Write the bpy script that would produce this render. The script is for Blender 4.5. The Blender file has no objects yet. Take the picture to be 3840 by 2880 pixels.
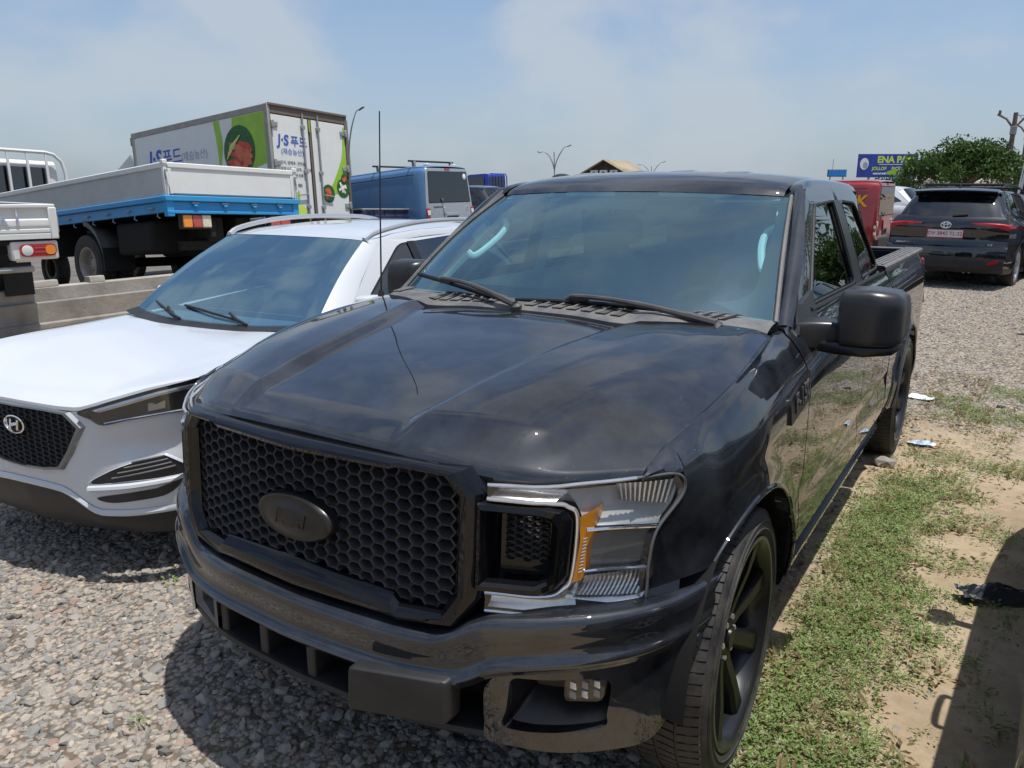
import bpy, bmesh, math, random
import numpy as np
from mathutils import Vector, Matrix

random.seed(7); np.random.seed(7)
SC = bpy.context.scene
COL = SC.collection
R = math.radians

# ---------------------------------------------------------------- camera
cd = bpy.data.cameras.new('camera'); cam = bpy.data.objects.new('camera', cd); COL.objects.link(cam)
cam.location = (1.53725, -2.16475, 1.75522)
cam.rotation_euler = (math.pi / 2 - 0.243688, 0, 0.567883)
cd.sensor_fit = 'HORIZONTAL'; cd.sensor_width = 36; cd.lens = 2919.42 / 3840 * 36
cd.clip_start = 0.05; cd.clip_end = 6000
SC.camera = cam

# ---------------------------------------------------------------- sky, sun, exposure
SUN_DIR = Vector((0.22, 0.03, 1.0)).normalized()          # towards the sun
SUN_EL = math.asin(SUN_DIR.z); SUN_AZ = math.atan2(SUN_DIR.x, SUN_DIR.y)
world = bpy.data.worlds.new('World'); SC.world = world; world.use_nodes = True
nt = world.node_tree; nt.nodes.clear()
def N(tree, t, **kw):
    n = tree.nodes.new(t)
    for k, v in kw.items(): setattr(n, k, v)
    return n
sky = N(nt, 'ShaderNodeTexSky', sky_type='NISHITA', sun_disc=False)
sky.sun_elevation = SUN_EL; sky.sun_rotation = SUN_AZ
sky.air_density = 1.0; sky.dust_density = 1.6; sky.ozone_density = 1.5; sky.altitude = 0
tc = N(nt, 'ShaderNodeTexCoord')
sep = N(nt, 'ShaderNodeSeparateXYZ'); nt.links.new(tc.outputs['Generated'], sep.inputs[0])
dz_ = N(nt, 'ShaderNodeMath', operation='MULTIPLY_ADD'); dz_.inputs[1].default_value = 1.75; nt.links.new(sep.outputs['Z'], dz_.inputs[0])
CLOUD_SEED = dz_.inputs[2]; CLOUD_SEED.default_value = 21.3
cmb = N(nt, 'ShaderNodeCombineXYZ'); nt.links.new(sep.outputs['X'], cmb.inputs[0]); nt.links.new(sep.outputs['Y'], cmb.inputs[1]); nt.links.new(dz_.outputs[0], cmb.inputs[2])
cn = N(nt, 'ShaderNodeTexNoise'); cn.inputs['Scale'].default_value = 3.6; cn.inputs['Detail'].default_value = 8
cn.inputs['Roughness'].default_value = 0.50; cn.inputs['Distortion'].default_value = 0.15
nt.links.new(cmb.outputs[0], cn.inputs['Vector'])
cr_ = N(nt, 'ShaderNodeMapRange'); cr_.interpolation_type = 'SMOOTHSTEP'
cr_.inputs['From Min'].default_value = 0.43; cr_.inputs['From Max'].default_value = 0.62
cr_.inputs['To Max'].default_value = 0.68
nt.links.new(cn.outputs['Fac'], cr_.inputs['Value'])
ctint = N(nt, 'ShaderNodeMix', data_type='RGBA', blend_type='MIX')
nt.links.new(cr_.outputs[0], ctint.inputs['Factor'])
skm = N(nt, 'ShaderNodeMix', data_type='RGBA', blend_type='MULTIPLY'); skm.inputs['Factor'].default_value = 1
skm.inputs['B'].default_value = (0.98, 1.10, 1.24, 1)
nt.links.new(sky.outputs[0], skm.inputs['A'])
nt.links.new(skm.outputs['Result'], ctint.inputs['A']); ctint.inputs['B'].default_value = (5.3, 5.6, 5.9, 1)
hz_ = N(nt, 'ShaderNodeMapRange'); hz_.interpolation_type = 'SMOOTHSTEP'     # milky haze low in the sky, all round
hz_.inputs['From Min'].default_value = 0.0; hz_.inputs['From Max'].default_value = 0.36
hz_.inputs['To Min'].default_value = 0.60; hz_.inputs['To Max'].default_value = 0.10
nt.links.new(sep.outputs['Z'], hz_.inputs['Value'])
hmix = N(nt, 'ShaderNodeMix', data_type='RGBA'); nt.links.new(hz_.outputs[0], hmix.inputs['Factor'])
nt.links.new(ctint.outputs['Result'], hmix.inputs['A']); hmix.inputs['B'].default_value = (3.75, 4.40, 5.15, 1)
bg = N(nt, 'ShaderNodeBackground'); bg.inputs['Strength'].default_value = 0.10
nt.links.new(hmix.outputs['Result'], bg.inputs[0])
wo = N(nt, 'ShaderNodeOutputWorld'); nt.links.new(bg.outputs[0], wo.inputs[0])

sl = bpy.data.lights.new('sun', 'SUN'); sun = bpy.data.objects.new('sun', sl); COL.objects.link(sun)
sl.energy = 4.2; sl.angle = R(0.6); sl.color = (1.0, 0.975, 0.93)
sun.location = (0, 0, 30)
sun.rotation_euler = (-SUN_DIR).to_track_quat('-Z', 'Y').to_euler()
SC.view_settings.view_transform = 'Standard'; SC.view_settings.look = 'None'
SC.view_settings.exposure = 0.22; SC.view_settings.gamma = 1.0; SC.view_settings.use_curve_mapping = False
SC.cycles.use_denoising = True
SC.cycles.max_bounces = 8; SC.cycles.transparent_max_bounces = 16
SC.cycles.sample_clamp_indirect = 6.0
SC.cycles.caustics_reflective = False; SC.cycles.caustics_refractive = False

# ---------------------------------------------------------------- helpers: curves
def pchip(X, Y):
    X = np.asarray(X, float); Y = np.asarray(Y, float)
    h = np.diff(X); d = np.diff(Y, axis=0) / (h if Y.ndim == 1 else h[:, None])
    m = np.zeros_like(Y)
    if len(X) == 2:
        m[:] = d[0]
    else:
        w1 = 2 * h[1:] + h[:-1]; w2 = h[1:] + 2 * h[:-1]
        if Y.ndim > 1: w1 = w1[:, None]; w2 = w2[:, None]
        with np.errstate(divide='ignore', invalid='ignore'):
            mm = (w1 + w2) / (w1 / d[:-1] + w2 / d[1:])
        m[1:-1] = np.where(d[:-1] * d[1:] > 0, mm, 0)
        m[0] = d[0]; m[-1] = d[-1]
    def f(x):
        x = np.asarray(x, float); xs = np.clip(x, X[0], X[-1])
        i = np.clip(np.searchsorted(X, xs, side='right') - 1, 0, len(X) - 2)
        t = (xs - X[i]) / h[i]; hh = h[i]
        if Y.ndim > 1: t = t[..., None]; hh = hh[..., None]
        t2 = t * t; t3 = t2 * t
        return (2*t3 - 3*t2 + 1) * Y[i] + (t3 - 2*t2 + t) * hh * m[i] + (-2*t3 + 3*t2) * Y[i+1] + (t3 - t2) * hh * m[i+1]
    return f
def chord(P):
    P = np.asarray(P, float); s = np.r_[0, np.cumsum(np.linalg.norm(np.diff(P, axis=0), axis=1) + 1e-9)]
    return s
def curve(P, n):                     # shape-keeping smooth curve through control points
    P = np.asarray(P, float); s = chord(P)
    return pchip(s, P)(np.linspace(0, s[-1], n))
def poly(P, n):                      # straight polyline, evenly resampled
    P = np.asarray(P, float); s = chord(P); u = np.linspace(0, s[-1], n)
    return np.stack([np.interp(u, s, P[:, k]) for k in range(P.shape[1])], 1)
def cat(P, n, closed=False):         # Catmull-Rom, rounder
    P = np.asarray(P, float)
    Q = np.vstack([P[-1], P, P[0], P[1]]) if closed else np.vstack([2*P[0]-P[1], P, 2*P[-1]-P[-2]])
    m = len(P) if closed else len(P) - 1
    u = np.linspace(0, m, n, endpoint=not closed); i = np.clip(u.astype(int), 0, m - 1); t = (u - i)[:, None]
    a, b, c, d = Q[i], Q[i+1], Q[i+2], Q[i+3]
    return .5 * (2*b + (c - a)*t + (2*a - 5*b + 4*c - d)*t*t + (3*b - a - 3*c + d)*t**3)
def knots(S, n):                      # even samples that also hit every knot
    S = np.asarray(S, float); tot = S[-1]; out = [S[0]]
    for a, b in zip(S[:-1], S[1:]):
        k = max(1, int(round((b - a)/tot*n))); out += list(np.linspace(a, b, k + 1)[1:])
    return np.array(out)
def pgrid(C, nu, nv):                # surface through a control net C[i][j] = (x, y, z); columns and rows stay aligned
    C = np.asarray(C, float)
    U = np.mean([chord(r)/chord(r)[-1] for r in C], axis=0); V = np.mean([chord(C[:, j])/chord(C[:, j])[-1] for j in range(C.shape[1])], axis=0)
    rows = np.stack([pchip(U, r)(knots(U, nv)) for r in C])
    return np.stack([pchip(V, rows[:, j])(knots(V, nu)) for j in range(rows.shape[1])], 1)
def rounded(P, r, k=4):              # closed 2-D polygon with rounded corners
    P = [np.asarray(p, float) for p in P]; out = []
    n = len(P)
    for i in range(n):
        a, b, c = P[i-1], P[i], P[(i+1) % n]
        rr = r[i] if hasattr(r, '__len__') else r
        u = (a - b); v = (c - b); lu, lv = np.linalg.norm(u), np.linalg.norm(v)
        q = min(rr, lu * .48, lv * .48)
        p0 = b + u / lu * q; p1 = b + v / lv * q
        for t in np.linspace(0, 1, k + 1): out.append((1-t)**2 * p0 + 2*t*(1-t) * b + t*t * p1)
    return np.array(out)

# ---------------------------------------------------------------- helpers: meshes
class MB:
    def __init__(s): s.v = []; s.f = []
    def add(s, V, F):
        o = len(s.v); s.v += [tuple(map(float, p)) for p in V]; s.f += [tuple(i + o for i in f) for f in F]; return s
    def grid(s, P, cu=False, cv=False):
        P = np.asarray(P, float); n, m = P.shape[:2]; F = []
        for i in range(n if cu else n - 1):
            for j in range(m if cv else m - 1):
                F.append((i*m + j, i*m + (j+1) % m, ((i+1) % n)*m + (j+1) % m, ((i+1) % n)*m + j))
        return s.add(P.reshape(-1, 3), F)
    def box(s, c, d, rot=None):
        c = np.asarray(c, float); h = np.asarray(d, float) / 2
        V = np.array([(x, y, z) for x in (-1, 1) for y in (-1, 1) for z in (-1, 1)]) * h
        if rot is not None: V = V @ np.array(Matrix.Rotation(rot[1], 3, rot[0])).T
        return s.add(V + c, [(0, 1, 3, 2), (4, 6, 7, 5), (0, 4, 5, 1), (2, 3, 7, 6), (0, 2, 6, 4), (1, 5, 7, 3)])
    def box2(s, a, b):
        a = np.asarray(a, float); b = np.asarray(b, float); return s.box((a+b)/2, np.abs(b-a))
    def ngon(s, P): return s.add(P, [tuple(range(len(P)))])
    def tube(s, P, r, n=8, cap=True):
        P = np.asarray(P, float); m = len(P); T = np.gradient(P, axis=0); T /= np.linalg.norm(T, axis=1)[:, None] + 1e-12
        up = np.array((0, 0, 1.0)) if abs(T[0][2]) < .9 else np.array((1.0, 0, 0))
        rings = []; rr = np.full(m, r) if np.isscalar(r) else np.asarray(r, float)
        for i in range(m):
            a = np.cross(T[i], up); a /= np.linalg.norm(a) + 1e-12; b = np.cross(a, T[i]); up = b
            th = np.linspace(0, 2*math.pi, n, endpoint=False)
            rings.append(P[i] + rr[i] * (np.cos(th)[:, None] * a + np.sin(th)[:, None] * b))
        s.grid(np.array(rings), cv=True)
        if cap:
            s.ngon(rings[0][::-1]); s.ngon(rings[-1])
        return s
    def lathe(s, prof, c, ax, n=32, cap=False):      # prof: (axial, radius) pairs
        ax = np.asarray(ax, float); ax /= np.linalg.norm(ax)
        u = np.cross(ax, (0, 0, 1.0) if abs(ax[2]) < .9 else (1.0, 0, 0)); u /= np.linalg.norm(u); w = np.cross(ax, u)
        th = np.linspace(0, 2*math.pi, n, endpoint=False)
        P = np.array([[np.asarray(c, float) + a*ax + r*(math.cos(t)*u + math.sin(t)*w) for t in th] for a, r in prof])
        s.grid(P, cv=True)
        if cap: s.ngon(P[0][::-1]); s.ngon(P[-1])
        return s
    def prism(s, O, fn, d0, d1):                     # outline O (2-D, closed), fn(a, b, depth) -> point
        A = np.array([fn(a, b, d0) for a, b in O]); B = np.array([fn(a, b, d1) for a, b in O])
        s.grid(np.array([A, B]), cv=True); s.ngon(A[::-1]); s.ngon(B); return s
    def disc(s, O, c, fn, off, rings=5):             # filled outline that follows a curved surface
        O = np.asarray(O, float); c = np.asarray(c, float)
        s.grid(np.array([[fn(*(c + (p - c)*k), off) for p in O] for k in np.linspace(1, .001, rings + 1)]), cv=True); return s
    def rim(s, L, off):                              # flange from a loop of points
        L = np.asarray(L, float); return s.grid(np.array([L, L + np.asarray(off, float)]), cv=True)
    def xf(s, M):
        M = np.array(M); V = np.array(s.v); V = V @ M[:3, :3].T + M[:3, 3]; s.v = [tuple(p) for p in V]; return s
    def mirror(s):
        return MB_from([(-x, y, z) for x, y, z in s.v], [tuple(reversed(f)) for f in s.f])
    def flip(s, sx):
        return s if sx > 0 else s.mirror()
    def join(s, o): return s.add(o.v, o.f)
def MB_from(v, f):
    m = MB(); m.v = list(v); m.f = list(f); return m

MATS = {}
def obj(name, mb, mat, parent=None, angle=38, bevel=0, sub=0, seg=2, solid=0, weld=True):
    me = bpy.data.meshes.new(name); me.from_pydata(mb.v, [], mb.f)
    bm = bmesh.new(); bm.from_mesh(me)
    if weld: bmesh.ops.remove_doubles(bm, verts=bm.verts, dist=2e-5)
    bmesh.ops.recalc_face_normals(bm, faces=bm.faces)
    bm.to_mesh(me); bm.free()
    for p in me.polygons: p.use_smooth = True
    me.set_sharp_from_angle(angle=R(angle))
    me.materials.append(MATS[mat])
    o = bpy.data.objects.new(name, me); COL.objects.link(o)
    if parent is not None: o.parent = parent
    if solid:
        m = o.modifiers.new('Solidify', 'SOLIDIFY'); m.thickness = solid; m.offset = 0
    if bevel:
        m = o.modifiers.new('Bevel', 'BEVEL'); m.width = bevel; m.segments = seg; m.limit_method = 'ANGLE'; m.angle_limit = R(35)
        m.harden_normals = False
    if sub:
        m = o.modifiers.new('Subdivision', 'SUBSURF'); m.levels = sub; m.render_levels = sub
    return o
def thing(name, label, cat_, loc=(0, 0, 0), rot=(0, 0, 0), group=None):
    o = bpy.data.objects.new(name, None); COL.objects.link(o)
    o.location = loc; o.rotation_euler = rot; o.empty_display_size = .2
    o['label'] = label; o['category'] = cat_
    if group: o['group'] = group
    return o
def tag(o, label, cat_, group=None):
    o['label'] = label; o['category'] = cat_
    if group: o['group'] = group
    return o
def text_mesh(txt, size, depth=.002, shear=0, bold=0, font=None, align='CENTER', spacing=1):
    cu = bpy.data.curves.new('lettering', 'FONT'); cu.body = txt; cu.size = size; cu.extrude = depth; cu.shear = shear
    cu.offset = bold; cu.align_x = align; cu.align_y = 'CENTER'; cu.space_character = spacing
    cu.resolution_u = 3
    o = bpy.data.objects.new('lettering', cu); COL.objects.link(o)
    bpy.context.view_layer.update()
    me = bpy.data.meshes.new_from_object(o); bpy.data.objects.remove(o); bpy.data.curves.remove(cu)
    mb = MB_from([tuple(v.co) for v in me.vertices], [tuple(p.vertices) for p in me.polygons])
    bpy.data.meshes.remove(me); return mb
def place_text(mb, origin, right, up):               # text plane -> world axes
    r = Vector(right).normalized(); u = Vector(up); u = (u - r * u.dot(r)).normalized(); n = r.cross(u)
    M = Matrix.Identity(4)
    for i in range(3): M[i][0] = r[i]; M[i][1] = u[i]; M[i][2] = n[i]; M[i][3] = origin[i]
    return mb.xf(M)
# ---------------------------------------------------------------- materials
def pset(b, **kw):
    for k, v in kw.items():
        k = k.replace('_', ' ')
        if k in b.inputs: b.inputs[k].default_value = v
def mat(name, col, rough=.5, metal=0, coat=0, coat_rough=.03, spec=.5, var=0, vscale=6, bump=0, bscale=60, trans=0, ior=1.45,
        dust=0, dustcol=(.42, .36, .28), emit=None, alpha=1, rvar=0, sheen=0, dscale=9):
    m = bpy.data.materials.new(name); m.use_nodes = True; t = m.node_tree; b = t.nodes['Principled BSDF']
    c4 = (*col, 1)
    pset(b, Base_Color=c4, Roughness=rough, Metallic=metal, Coat_Weight=coat, Coat_Roughness=coat_rough, Specular_IOR_Level=spec,
         Transmission_Weight=trans, IOR=ior)
    L = t.links; co = N(t, 'ShaderNodeTexCoord')
    last = None
    if var:
        n = N(t, 'ShaderNodeTexNoise'); n.inputs['Scale'].default_value = vscale; n.inputs['Detail'].default_value = 6; n.inputs['Roughness'].default_value = .65
        L.new(co.outputs['Object'], n.inputs['Vector'])
        mx = N(t, 'ShaderNodeMix', data_type='RGBA'); mx.inputs['A'].default_value = tuple(c * (1 - var) for c in col) + (1,)
        mx.inputs['B'].default_value = tuple(min(1, c * (1 + var)) for c in col) + (1,)
        mr = N(t, 'ShaderNodeMapRange'); mr.inputs['From Min'].default_value = .3; mr.inputs['From Max'].default_value = .7
        L.new(n.outputs['Fac'], mr.inputs['Value']); L.new(mr.outputs[0], mx.inputs['Factor']); last = mx.outputs['Result']
    if dust:
        n2 = N(t, 'ShaderNodeTexNoise'); n2.inputs['Scale'].default_value = dscale; n2.inputs['Detail'].default_value = 9; n2.inputs['Roughness'].default_value = .7
        L.new(co.outputs['Object'], n2.inputs['Vector'])
        m2 = N(t, 'ShaderNodeMapRange'); m2.inputs['From Min'].default_value = .38; m2.inputs['From Max'].default_value = .75
        m2.inputs['To Max'].default_value = dust; L.new(n2.outputs['Fac'], m2.inputs['Value'])
        md = N(t, 'ShaderNodeMix', data_type='RGBA'); md.inputs['B'].default_value = (*dustcol, 1)
        if last is not None: L.new(last, md.inputs['A'])
        else: md.inputs['A'].default_value = c4
        L.new(m2.outputs[0], md.inputs['Factor']); last = md.outputs['Result']
        ra = N(t, 'ShaderNodeMath', operation='MULTIPLY_ADD'); ra.inputs[1].default_value = .5; ra.inputs[2].default_value = rough
        L.new(m2.outputs[0], ra.inputs[0]); L.new(ra.outputs[0], b.inputs['Roughness'])
    if last is not None: L.new(last, b.inputs['Base Color'])
    if bump:
        n3 = N(t, 'ShaderNodeTexNoise'); n3.inputs['Scale'].default_value = bscale; n3.inputs['Detail'].default_value = 5
        L.new(co.outputs['Object'], n3.inputs['Vector'])
        bp = N(t, 'ShaderNodeBump'); bp.inputs['Strength'].default_value = bump; bp.inputs['Distance'].default_value = .01
        L.new(n3.outputs['Fac'], bp.inputs['Height']); L.new(bp.outputs[0], b.inputs['Normal'])
    if emit: pset(b, Emission_Color=(*emit[:3], 1), Emission_Strength=emit[3])
    MATS[name] = m; return m
def glass(name, tint, refl=1.5, rough=.0, dustcol=None, dust=0, gcol=(1, 1, 1)):
    m = bpy.data.materials.new(name); m.use_nodes = True; t = m.node_tree; t.nodes.clear(); L = t.links
    tr = N(t, 'ShaderNodeBsdfTransparent'); tr.inputs[0].default_value = (*tint, 1)
    gl = N(t, 'ShaderNodeBsdfGlossy'); gl.inputs['Roughness'].default_value = rough; gl.inputs['Color'].default_value = (*gcol, 1)
    fr = N(t, 'ShaderNodeFresnel'); fr.inputs['IOR'].default_value = refl
    ge = N(t, 'ShaderNodeNewGeometry'); vm = N(t, 'ShaderNodeMix', data_type='FLOAT')
    # a thin pane: the same reflectance from either face
    fi = N(t, 'ShaderNodeFresnel'); fi.inputs['IOR'].default_value = 1 / refl
    dd = N(t, 'ShaderNodeMath', operation='MAXIMUM')
    mix = N(t, 'ShaderNodeMixShader'); out = N(t, 'ShaderNodeOutputMaterial')
    lw = N(t, 'ShaderNodeLayerWeight'); lw.inputs['Blend'].default_value = .5
    # Schlick from facing
    pw = N(t, 'ShaderNodeMath', operation='POWER'); pw.inputs[1].default_value = 5.0; L.new(lw.outputs['Facing'], pw.inputs[0])
    f0 = ((refl - 1) / (refl + 1)) ** 2 * 1.9
    ma = N(t, 'ShaderNodeMath', operation='MULTIPLY_ADD'); ma.inputs[1].default_value = 1 - f0; ma.inputs[2].default_value = f0
    L.new(pw.outputs[0], ma.inputs[0])
    for n in (fr, ge, vm, fi, dd): t.nodes.remove(n)
    L.new(ma.outputs[0], mix.inputs[0]); L.new(tr.outputs[0], mix.inputs[1]); L.new(gl.outputs[0], mix.inputs[2])
    last = mix.outputs[0]
    if dust:
        df = N(t, 'ShaderNodeBsdfDiffuse'); df.inputs[0].default_value = (*dustcol, 1)
        m2 = N(t, 'ShaderNodeMixShader'); m2.inputs[0].default_value = dust
        L.new(last, m2.inputs[1]); L.new(df.outputs[0], m2.inputs[2]); last = m2.outputs[0]
    L.new(last, out.inputs[0]); MATS[name] = m; return m

def paint(name, col, rough=.35, speck=0, dust=.03, dustcol=(.40, .36, .30), metal=0, coat=1.0, spec=.4, cior=1.5):
    m = mat(name, col, rough=rough, metal=metal, coat=coat, coat_rough=.015, spec=spec, dust=dust, dustcol=dustcol, dscale=3.2)
    m.node_tree.nodes['Principled BSDF'].inputs['Coat IOR'].default_value = cior
    t = m.node_tree; L = t.links; b = t.nodes['Principled BSDF']; co = [n for n in t.nodes if n.type == 'TEX_COORD'][0]
    n = N(t, 'ShaderNodeTexNoise'); n.inputs['Scale'].default_value = 14; n.inputs['Detail'].default_value = 7; L.new(co.outputs['Object'], n.inputs['Vector'])
    mr = N(t, 'ShaderNodeMapRange'); mr.inputs['From Min'].default_value = .4; mr.inputs['From Max'].default_value = .8
    mr.inputs['To Min'].default_value = .008; mr.inputs['To Max'].default_value = .045
    L.new(n.outputs['Fac'], mr.inputs['Value']); L.new(mr.outputs[0], b.inputs['Coat Roughness'])
    if speck:                                         # bird-lime and dust specks
        v = N(t, 'ShaderNodeTexVoronoi'); v.inputs['Scale'].default_value = speck; L.new(co.outputs['Object'], v.inputs['Vector'])
        n2 = N(t, 'ShaderNodeTexNoise'); n2.inputs['Scale'].default_value = 3.0; L.new(co.outputs['Object'], n2.inputs['Vector'])
        th = N(t, 'ShaderNodeMapRange'); th.inputs['From Min'].default_value = .52; th.inputs['From Max'].default_value = .75
        th.inputs['To Min'].default_value = 0.0; th.inputs['To Max'].default_value = .085; L.new(n2.outputs['Fac'], th.inputs['Value'])
        lt = N(t, 'ShaderNodeMath', operation='LESS_THAN'); L.new(v.outputs['Distance'], lt.inputs[0]); L.new(th.outputs[0], lt.inputs[1])
        prev = b.inputs['Base Color'].links[0].from_socket if b.inputs['Base Color'].links else None
        mx = N(t, 'ShaderNodeMix', data_type='RGBA'); mx.inputs['B'].default_value = (.45, .45, .43, 1)
        if prev: L.new(prev, mx.inputs['A'])
        else: mx.inputs['A'].default_value = (*col, 1)
        L.new(lt.outputs[0], mx.inputs['Factor']); L.new(mx.outputs['Result'], b.inputs['Base Color'])
        iv = N(t, 'ShaderNodeMath', operation='SUBTRACT'); iv.inputs[0].default_value = 1; L.new(lt.outputs[0], iv.inputs[1]); L.new(iv.outputs[0], b.inputs['Coat Weight'])
    return m
paint('black_paint', (.0035, .004, .006), rough=.5, speck=95, dust=.085, dustcol=(.36, .40, .47), spec=.05, cior=1.75)  # dust film tinted bluish, brightening the hood by colour like reflected sky
paint('black_gloss', (.0035, .0036, .005), rough=.5, dust=.0, spec=.03, cior=1.42)
paint('white_paint', (.55, .57, .595), rough=.35, dust=.10, dustcol=(.62, .58, .52))
paint('dark_blue_black_paint', (.004, .005, .009), rough=.5, dust=.01, spec=.05, cior=1.8)
paint('blue_metal_paint', (.10, .225, .42), rough=.34, metal=.25, dust=.10)
paint('navy_paint', (.010, .016, .055), rough=.4, coat=.6, dust=.10)
paint('slate_paint', (.12, .17, .22), rough=.3, metal=.4, dust=.05)
paint('silver_paint', (.45, .47, .49), rough=.32, metal=.55, dust=.10)
paint('red_paint', (.30, .012, .015), rough=.35, dust=.10)
paint('grey_paint', (.16, .17, .18), rough=.3, metal=.5, dust=.04)
paint('truck_blue', (.015, .27, .58), rough=.45, coat=.25, dust=.22, dustcol=(.25, .28, .30))
paint('cab_blue', (.02, .06, .42), rough=.4, coat=.5, dust=.08)
paint('truck_white', (.70, .70, .67), rough=.5, coat=.2, dust=.25, dustcol=(.46, .43, .37))
paint('truck_grey', (.48, .48, .46), rough=.5, coat=.15, dust=.35, dustcol=(.33, .30, .26))
paint('box_white', (.70, .71, .68), rough=.4, coat=.2, dust=.30, dustcol=(.52, .50, .45))
mat('box_frame', (.30, .29, .27), rough=.5, dust=.5, dustcol=(.20, .16, .12), dscale=5)
mat('box_frame_brown', (.16, .125, .10), rough=.6, dust=.5, dustcol=(.09, .07, .06), dscale=5)
mat('black_plastic', (.011, .011, .013), rough=.45, dust=.03, bump=.03, bscale=700)
mat('satin_black', (.007, .007, .008), rough=.30, dust=.03, dscale=5)
mat('mesh_black', (.016, .016, .018), rough=.36, dust=.05)
mat('bracket_plastic', (.013, .014, .016), rough=.5, dust=.03, bump=.04, bscale=500)
mat('grey_plastic', (.10, .10, .105), rough=.6, dust=.25, bump=.05, bscale=500)
mat('cowl_plastic', (.085, .088, .095), rough=.55, dust=.35, bump=.04, bscale=400)
mat('mirror_plastic', (.018, .019, .022), rough=.30, dust=.05)
mat('frit_black', (.006, .006, .007), rough=.5, spec=.12)
mat('wiper_grey', (.045, .046, .05), rough=.5, dust=.15)
mat('lamp_rim', (.20, .20, .195), rough=.3, metal=.6)
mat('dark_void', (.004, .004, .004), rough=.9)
mat('underbody', (.012, .011, .010), rough=.85, dust=.4, dustcol=(.05, .042, .034))
mat('tyre_rubber', (.020, .020, .021), rough=.62, dust=.42, dustcol=(.16, .14, .115), dscale=14, bump=.08, bscale=120)
mat('rim_black', (.004, .004, .0045), rough=.34, spec=.3, dust=.03, dustcol=(.16, .14, .12))
mat('rim_steel', (.36, .34, .31), rough=.5, metal=.2, dust=.6, dustcol=(.20, .16, .12))
mat('rim_alloy', (.42, .43, .44), rough=.28, metal=.85, dust=.1)
mat('rim_lip', (.030, .031, .033), rough=.3, metal=.6, coat=.2)
mat('chrome', (.80, .81, .82), rough=.06, metal=1)
mat('chrome_soft', (.66, .66, .66), rough=.24, metal=.8, var=.12, vscale=14)
mat('chrome_wavy', (.72, .73, .74), rough=.10, metal=1, bump=.55, bscale=34)
mat('lamp_bowl', (.66, .66, .65), rough=.30, metal=.25, var=.15, vscale=9)
mat('lamp_dark', (.27, .26, .245), rough=.22, metal=.3, bump=.10, bscale=160)
mat('amber', (.95, .34, .01), rough=.18, coat=1, spec=.6)
mat('amber_lens', (.80, .27, .02), rough=.2, coat=1)
mat('red_lens', (.40, .010, .012), rough=.14, coat=1)
mat('red_lens_dull', (.45, .05, .04), rough=.3, coat=.6, dust=.2)
mat('clear_lens_white', (.70, .70, .66), rough=.15, coat=1)
glass('lens_clear', (.93, .94, .94), refl=1.45)
glass('windshield_glass', (.60, .90, .92), refl=1.85, dust=.05, dustcol=(.32, .60, .74), gcol=(.66, .88, 1.0))  # the dust layer is a teal haze painted into the glass
mat('seat_grey', (.16, .165, .17), rough=.85)
glass('white_suv_glass', (.34, .50, .58), refl=2.6, dust=.05, dustcol=(.22, .48, .70), gcol=(.66, .90, 1.0))  # dust layer here is blue haze put in by colour
glass('side_glass', (.10, .12, .12), refl=1.75)
glass('tint_glass', (.05, .06, .065), refl=1.6)
glass('pale_glass', (.35, .42, .42), refl=1.6)
mat('interior_grey', (.46, .465, .46), rough=.8, var=.1)
mat('interior_light', (.66, .67, .64), rough=.8, var=.08)
mat('interior_dark', (.030, .031, .033), rough=.75)
mat('seal_rubber', (.012, .012, .012), rough=.6)
mat('galvanised', (.32, .33, .34), rough=.5, metal=.5, var=.2, dust=.3)
mat('steel_pole', (.30, .31, .32), rough=.55, metal=.4, var=.15)
mat('concrete', (.29, .265, .23), rough=.95, var=.35, vscale=2.2, bump=.5, bscale=18, dust=.6, dustcol=(.15, .135, .11), dscale=1.6)
mat('concrete_top', (.34, .315, .28), rough=.95, var=.3, vscale=3, bump=.5, bscale=22, dust=.4, dustcol=(.22, .19, .15), dscale=2.5)
mat('wood_pole', (.17, .13, .10), rough=.9, var=.3, vscale=10, bump=.3)
mat('print_blue', (.05, .11, .42), rough=.5)
mat('print_grey', (.34, .37, .45), rough=.6)
mat('print_black', (.02, .02, .02), rough=.5)
mat('print_green', (.28, .50, .03), rough=.45, var=.12, vscale=3, dust=.2, dustcol=(.35, .42, .20))
mat('print_green_dark', (.02, .10, .02), rough=.5, var=.5, vscale=20)
mat('print_red', (.50, .055, .035), rough=.5, var=.35, vscale=16)
mat('print_orange', (.62, .14, .06), rough=.5, var=.25, vscale=16)
mat('print_cream', (.66, .60, .45), rough=.5, var=.2, vscale=18)
mat('print_yellow', (.78, .42, .01), rough=.5)
mat('print_lime', (.55, .70, .10), rough=.5)
mat('print_white', (.78, .78, .76), rough=.5)
mat('plate_white', (.62, .58, .58), rough=.5, var=.05)
mat('plate_red', (.42, .04, .05), rough=.5)
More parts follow.
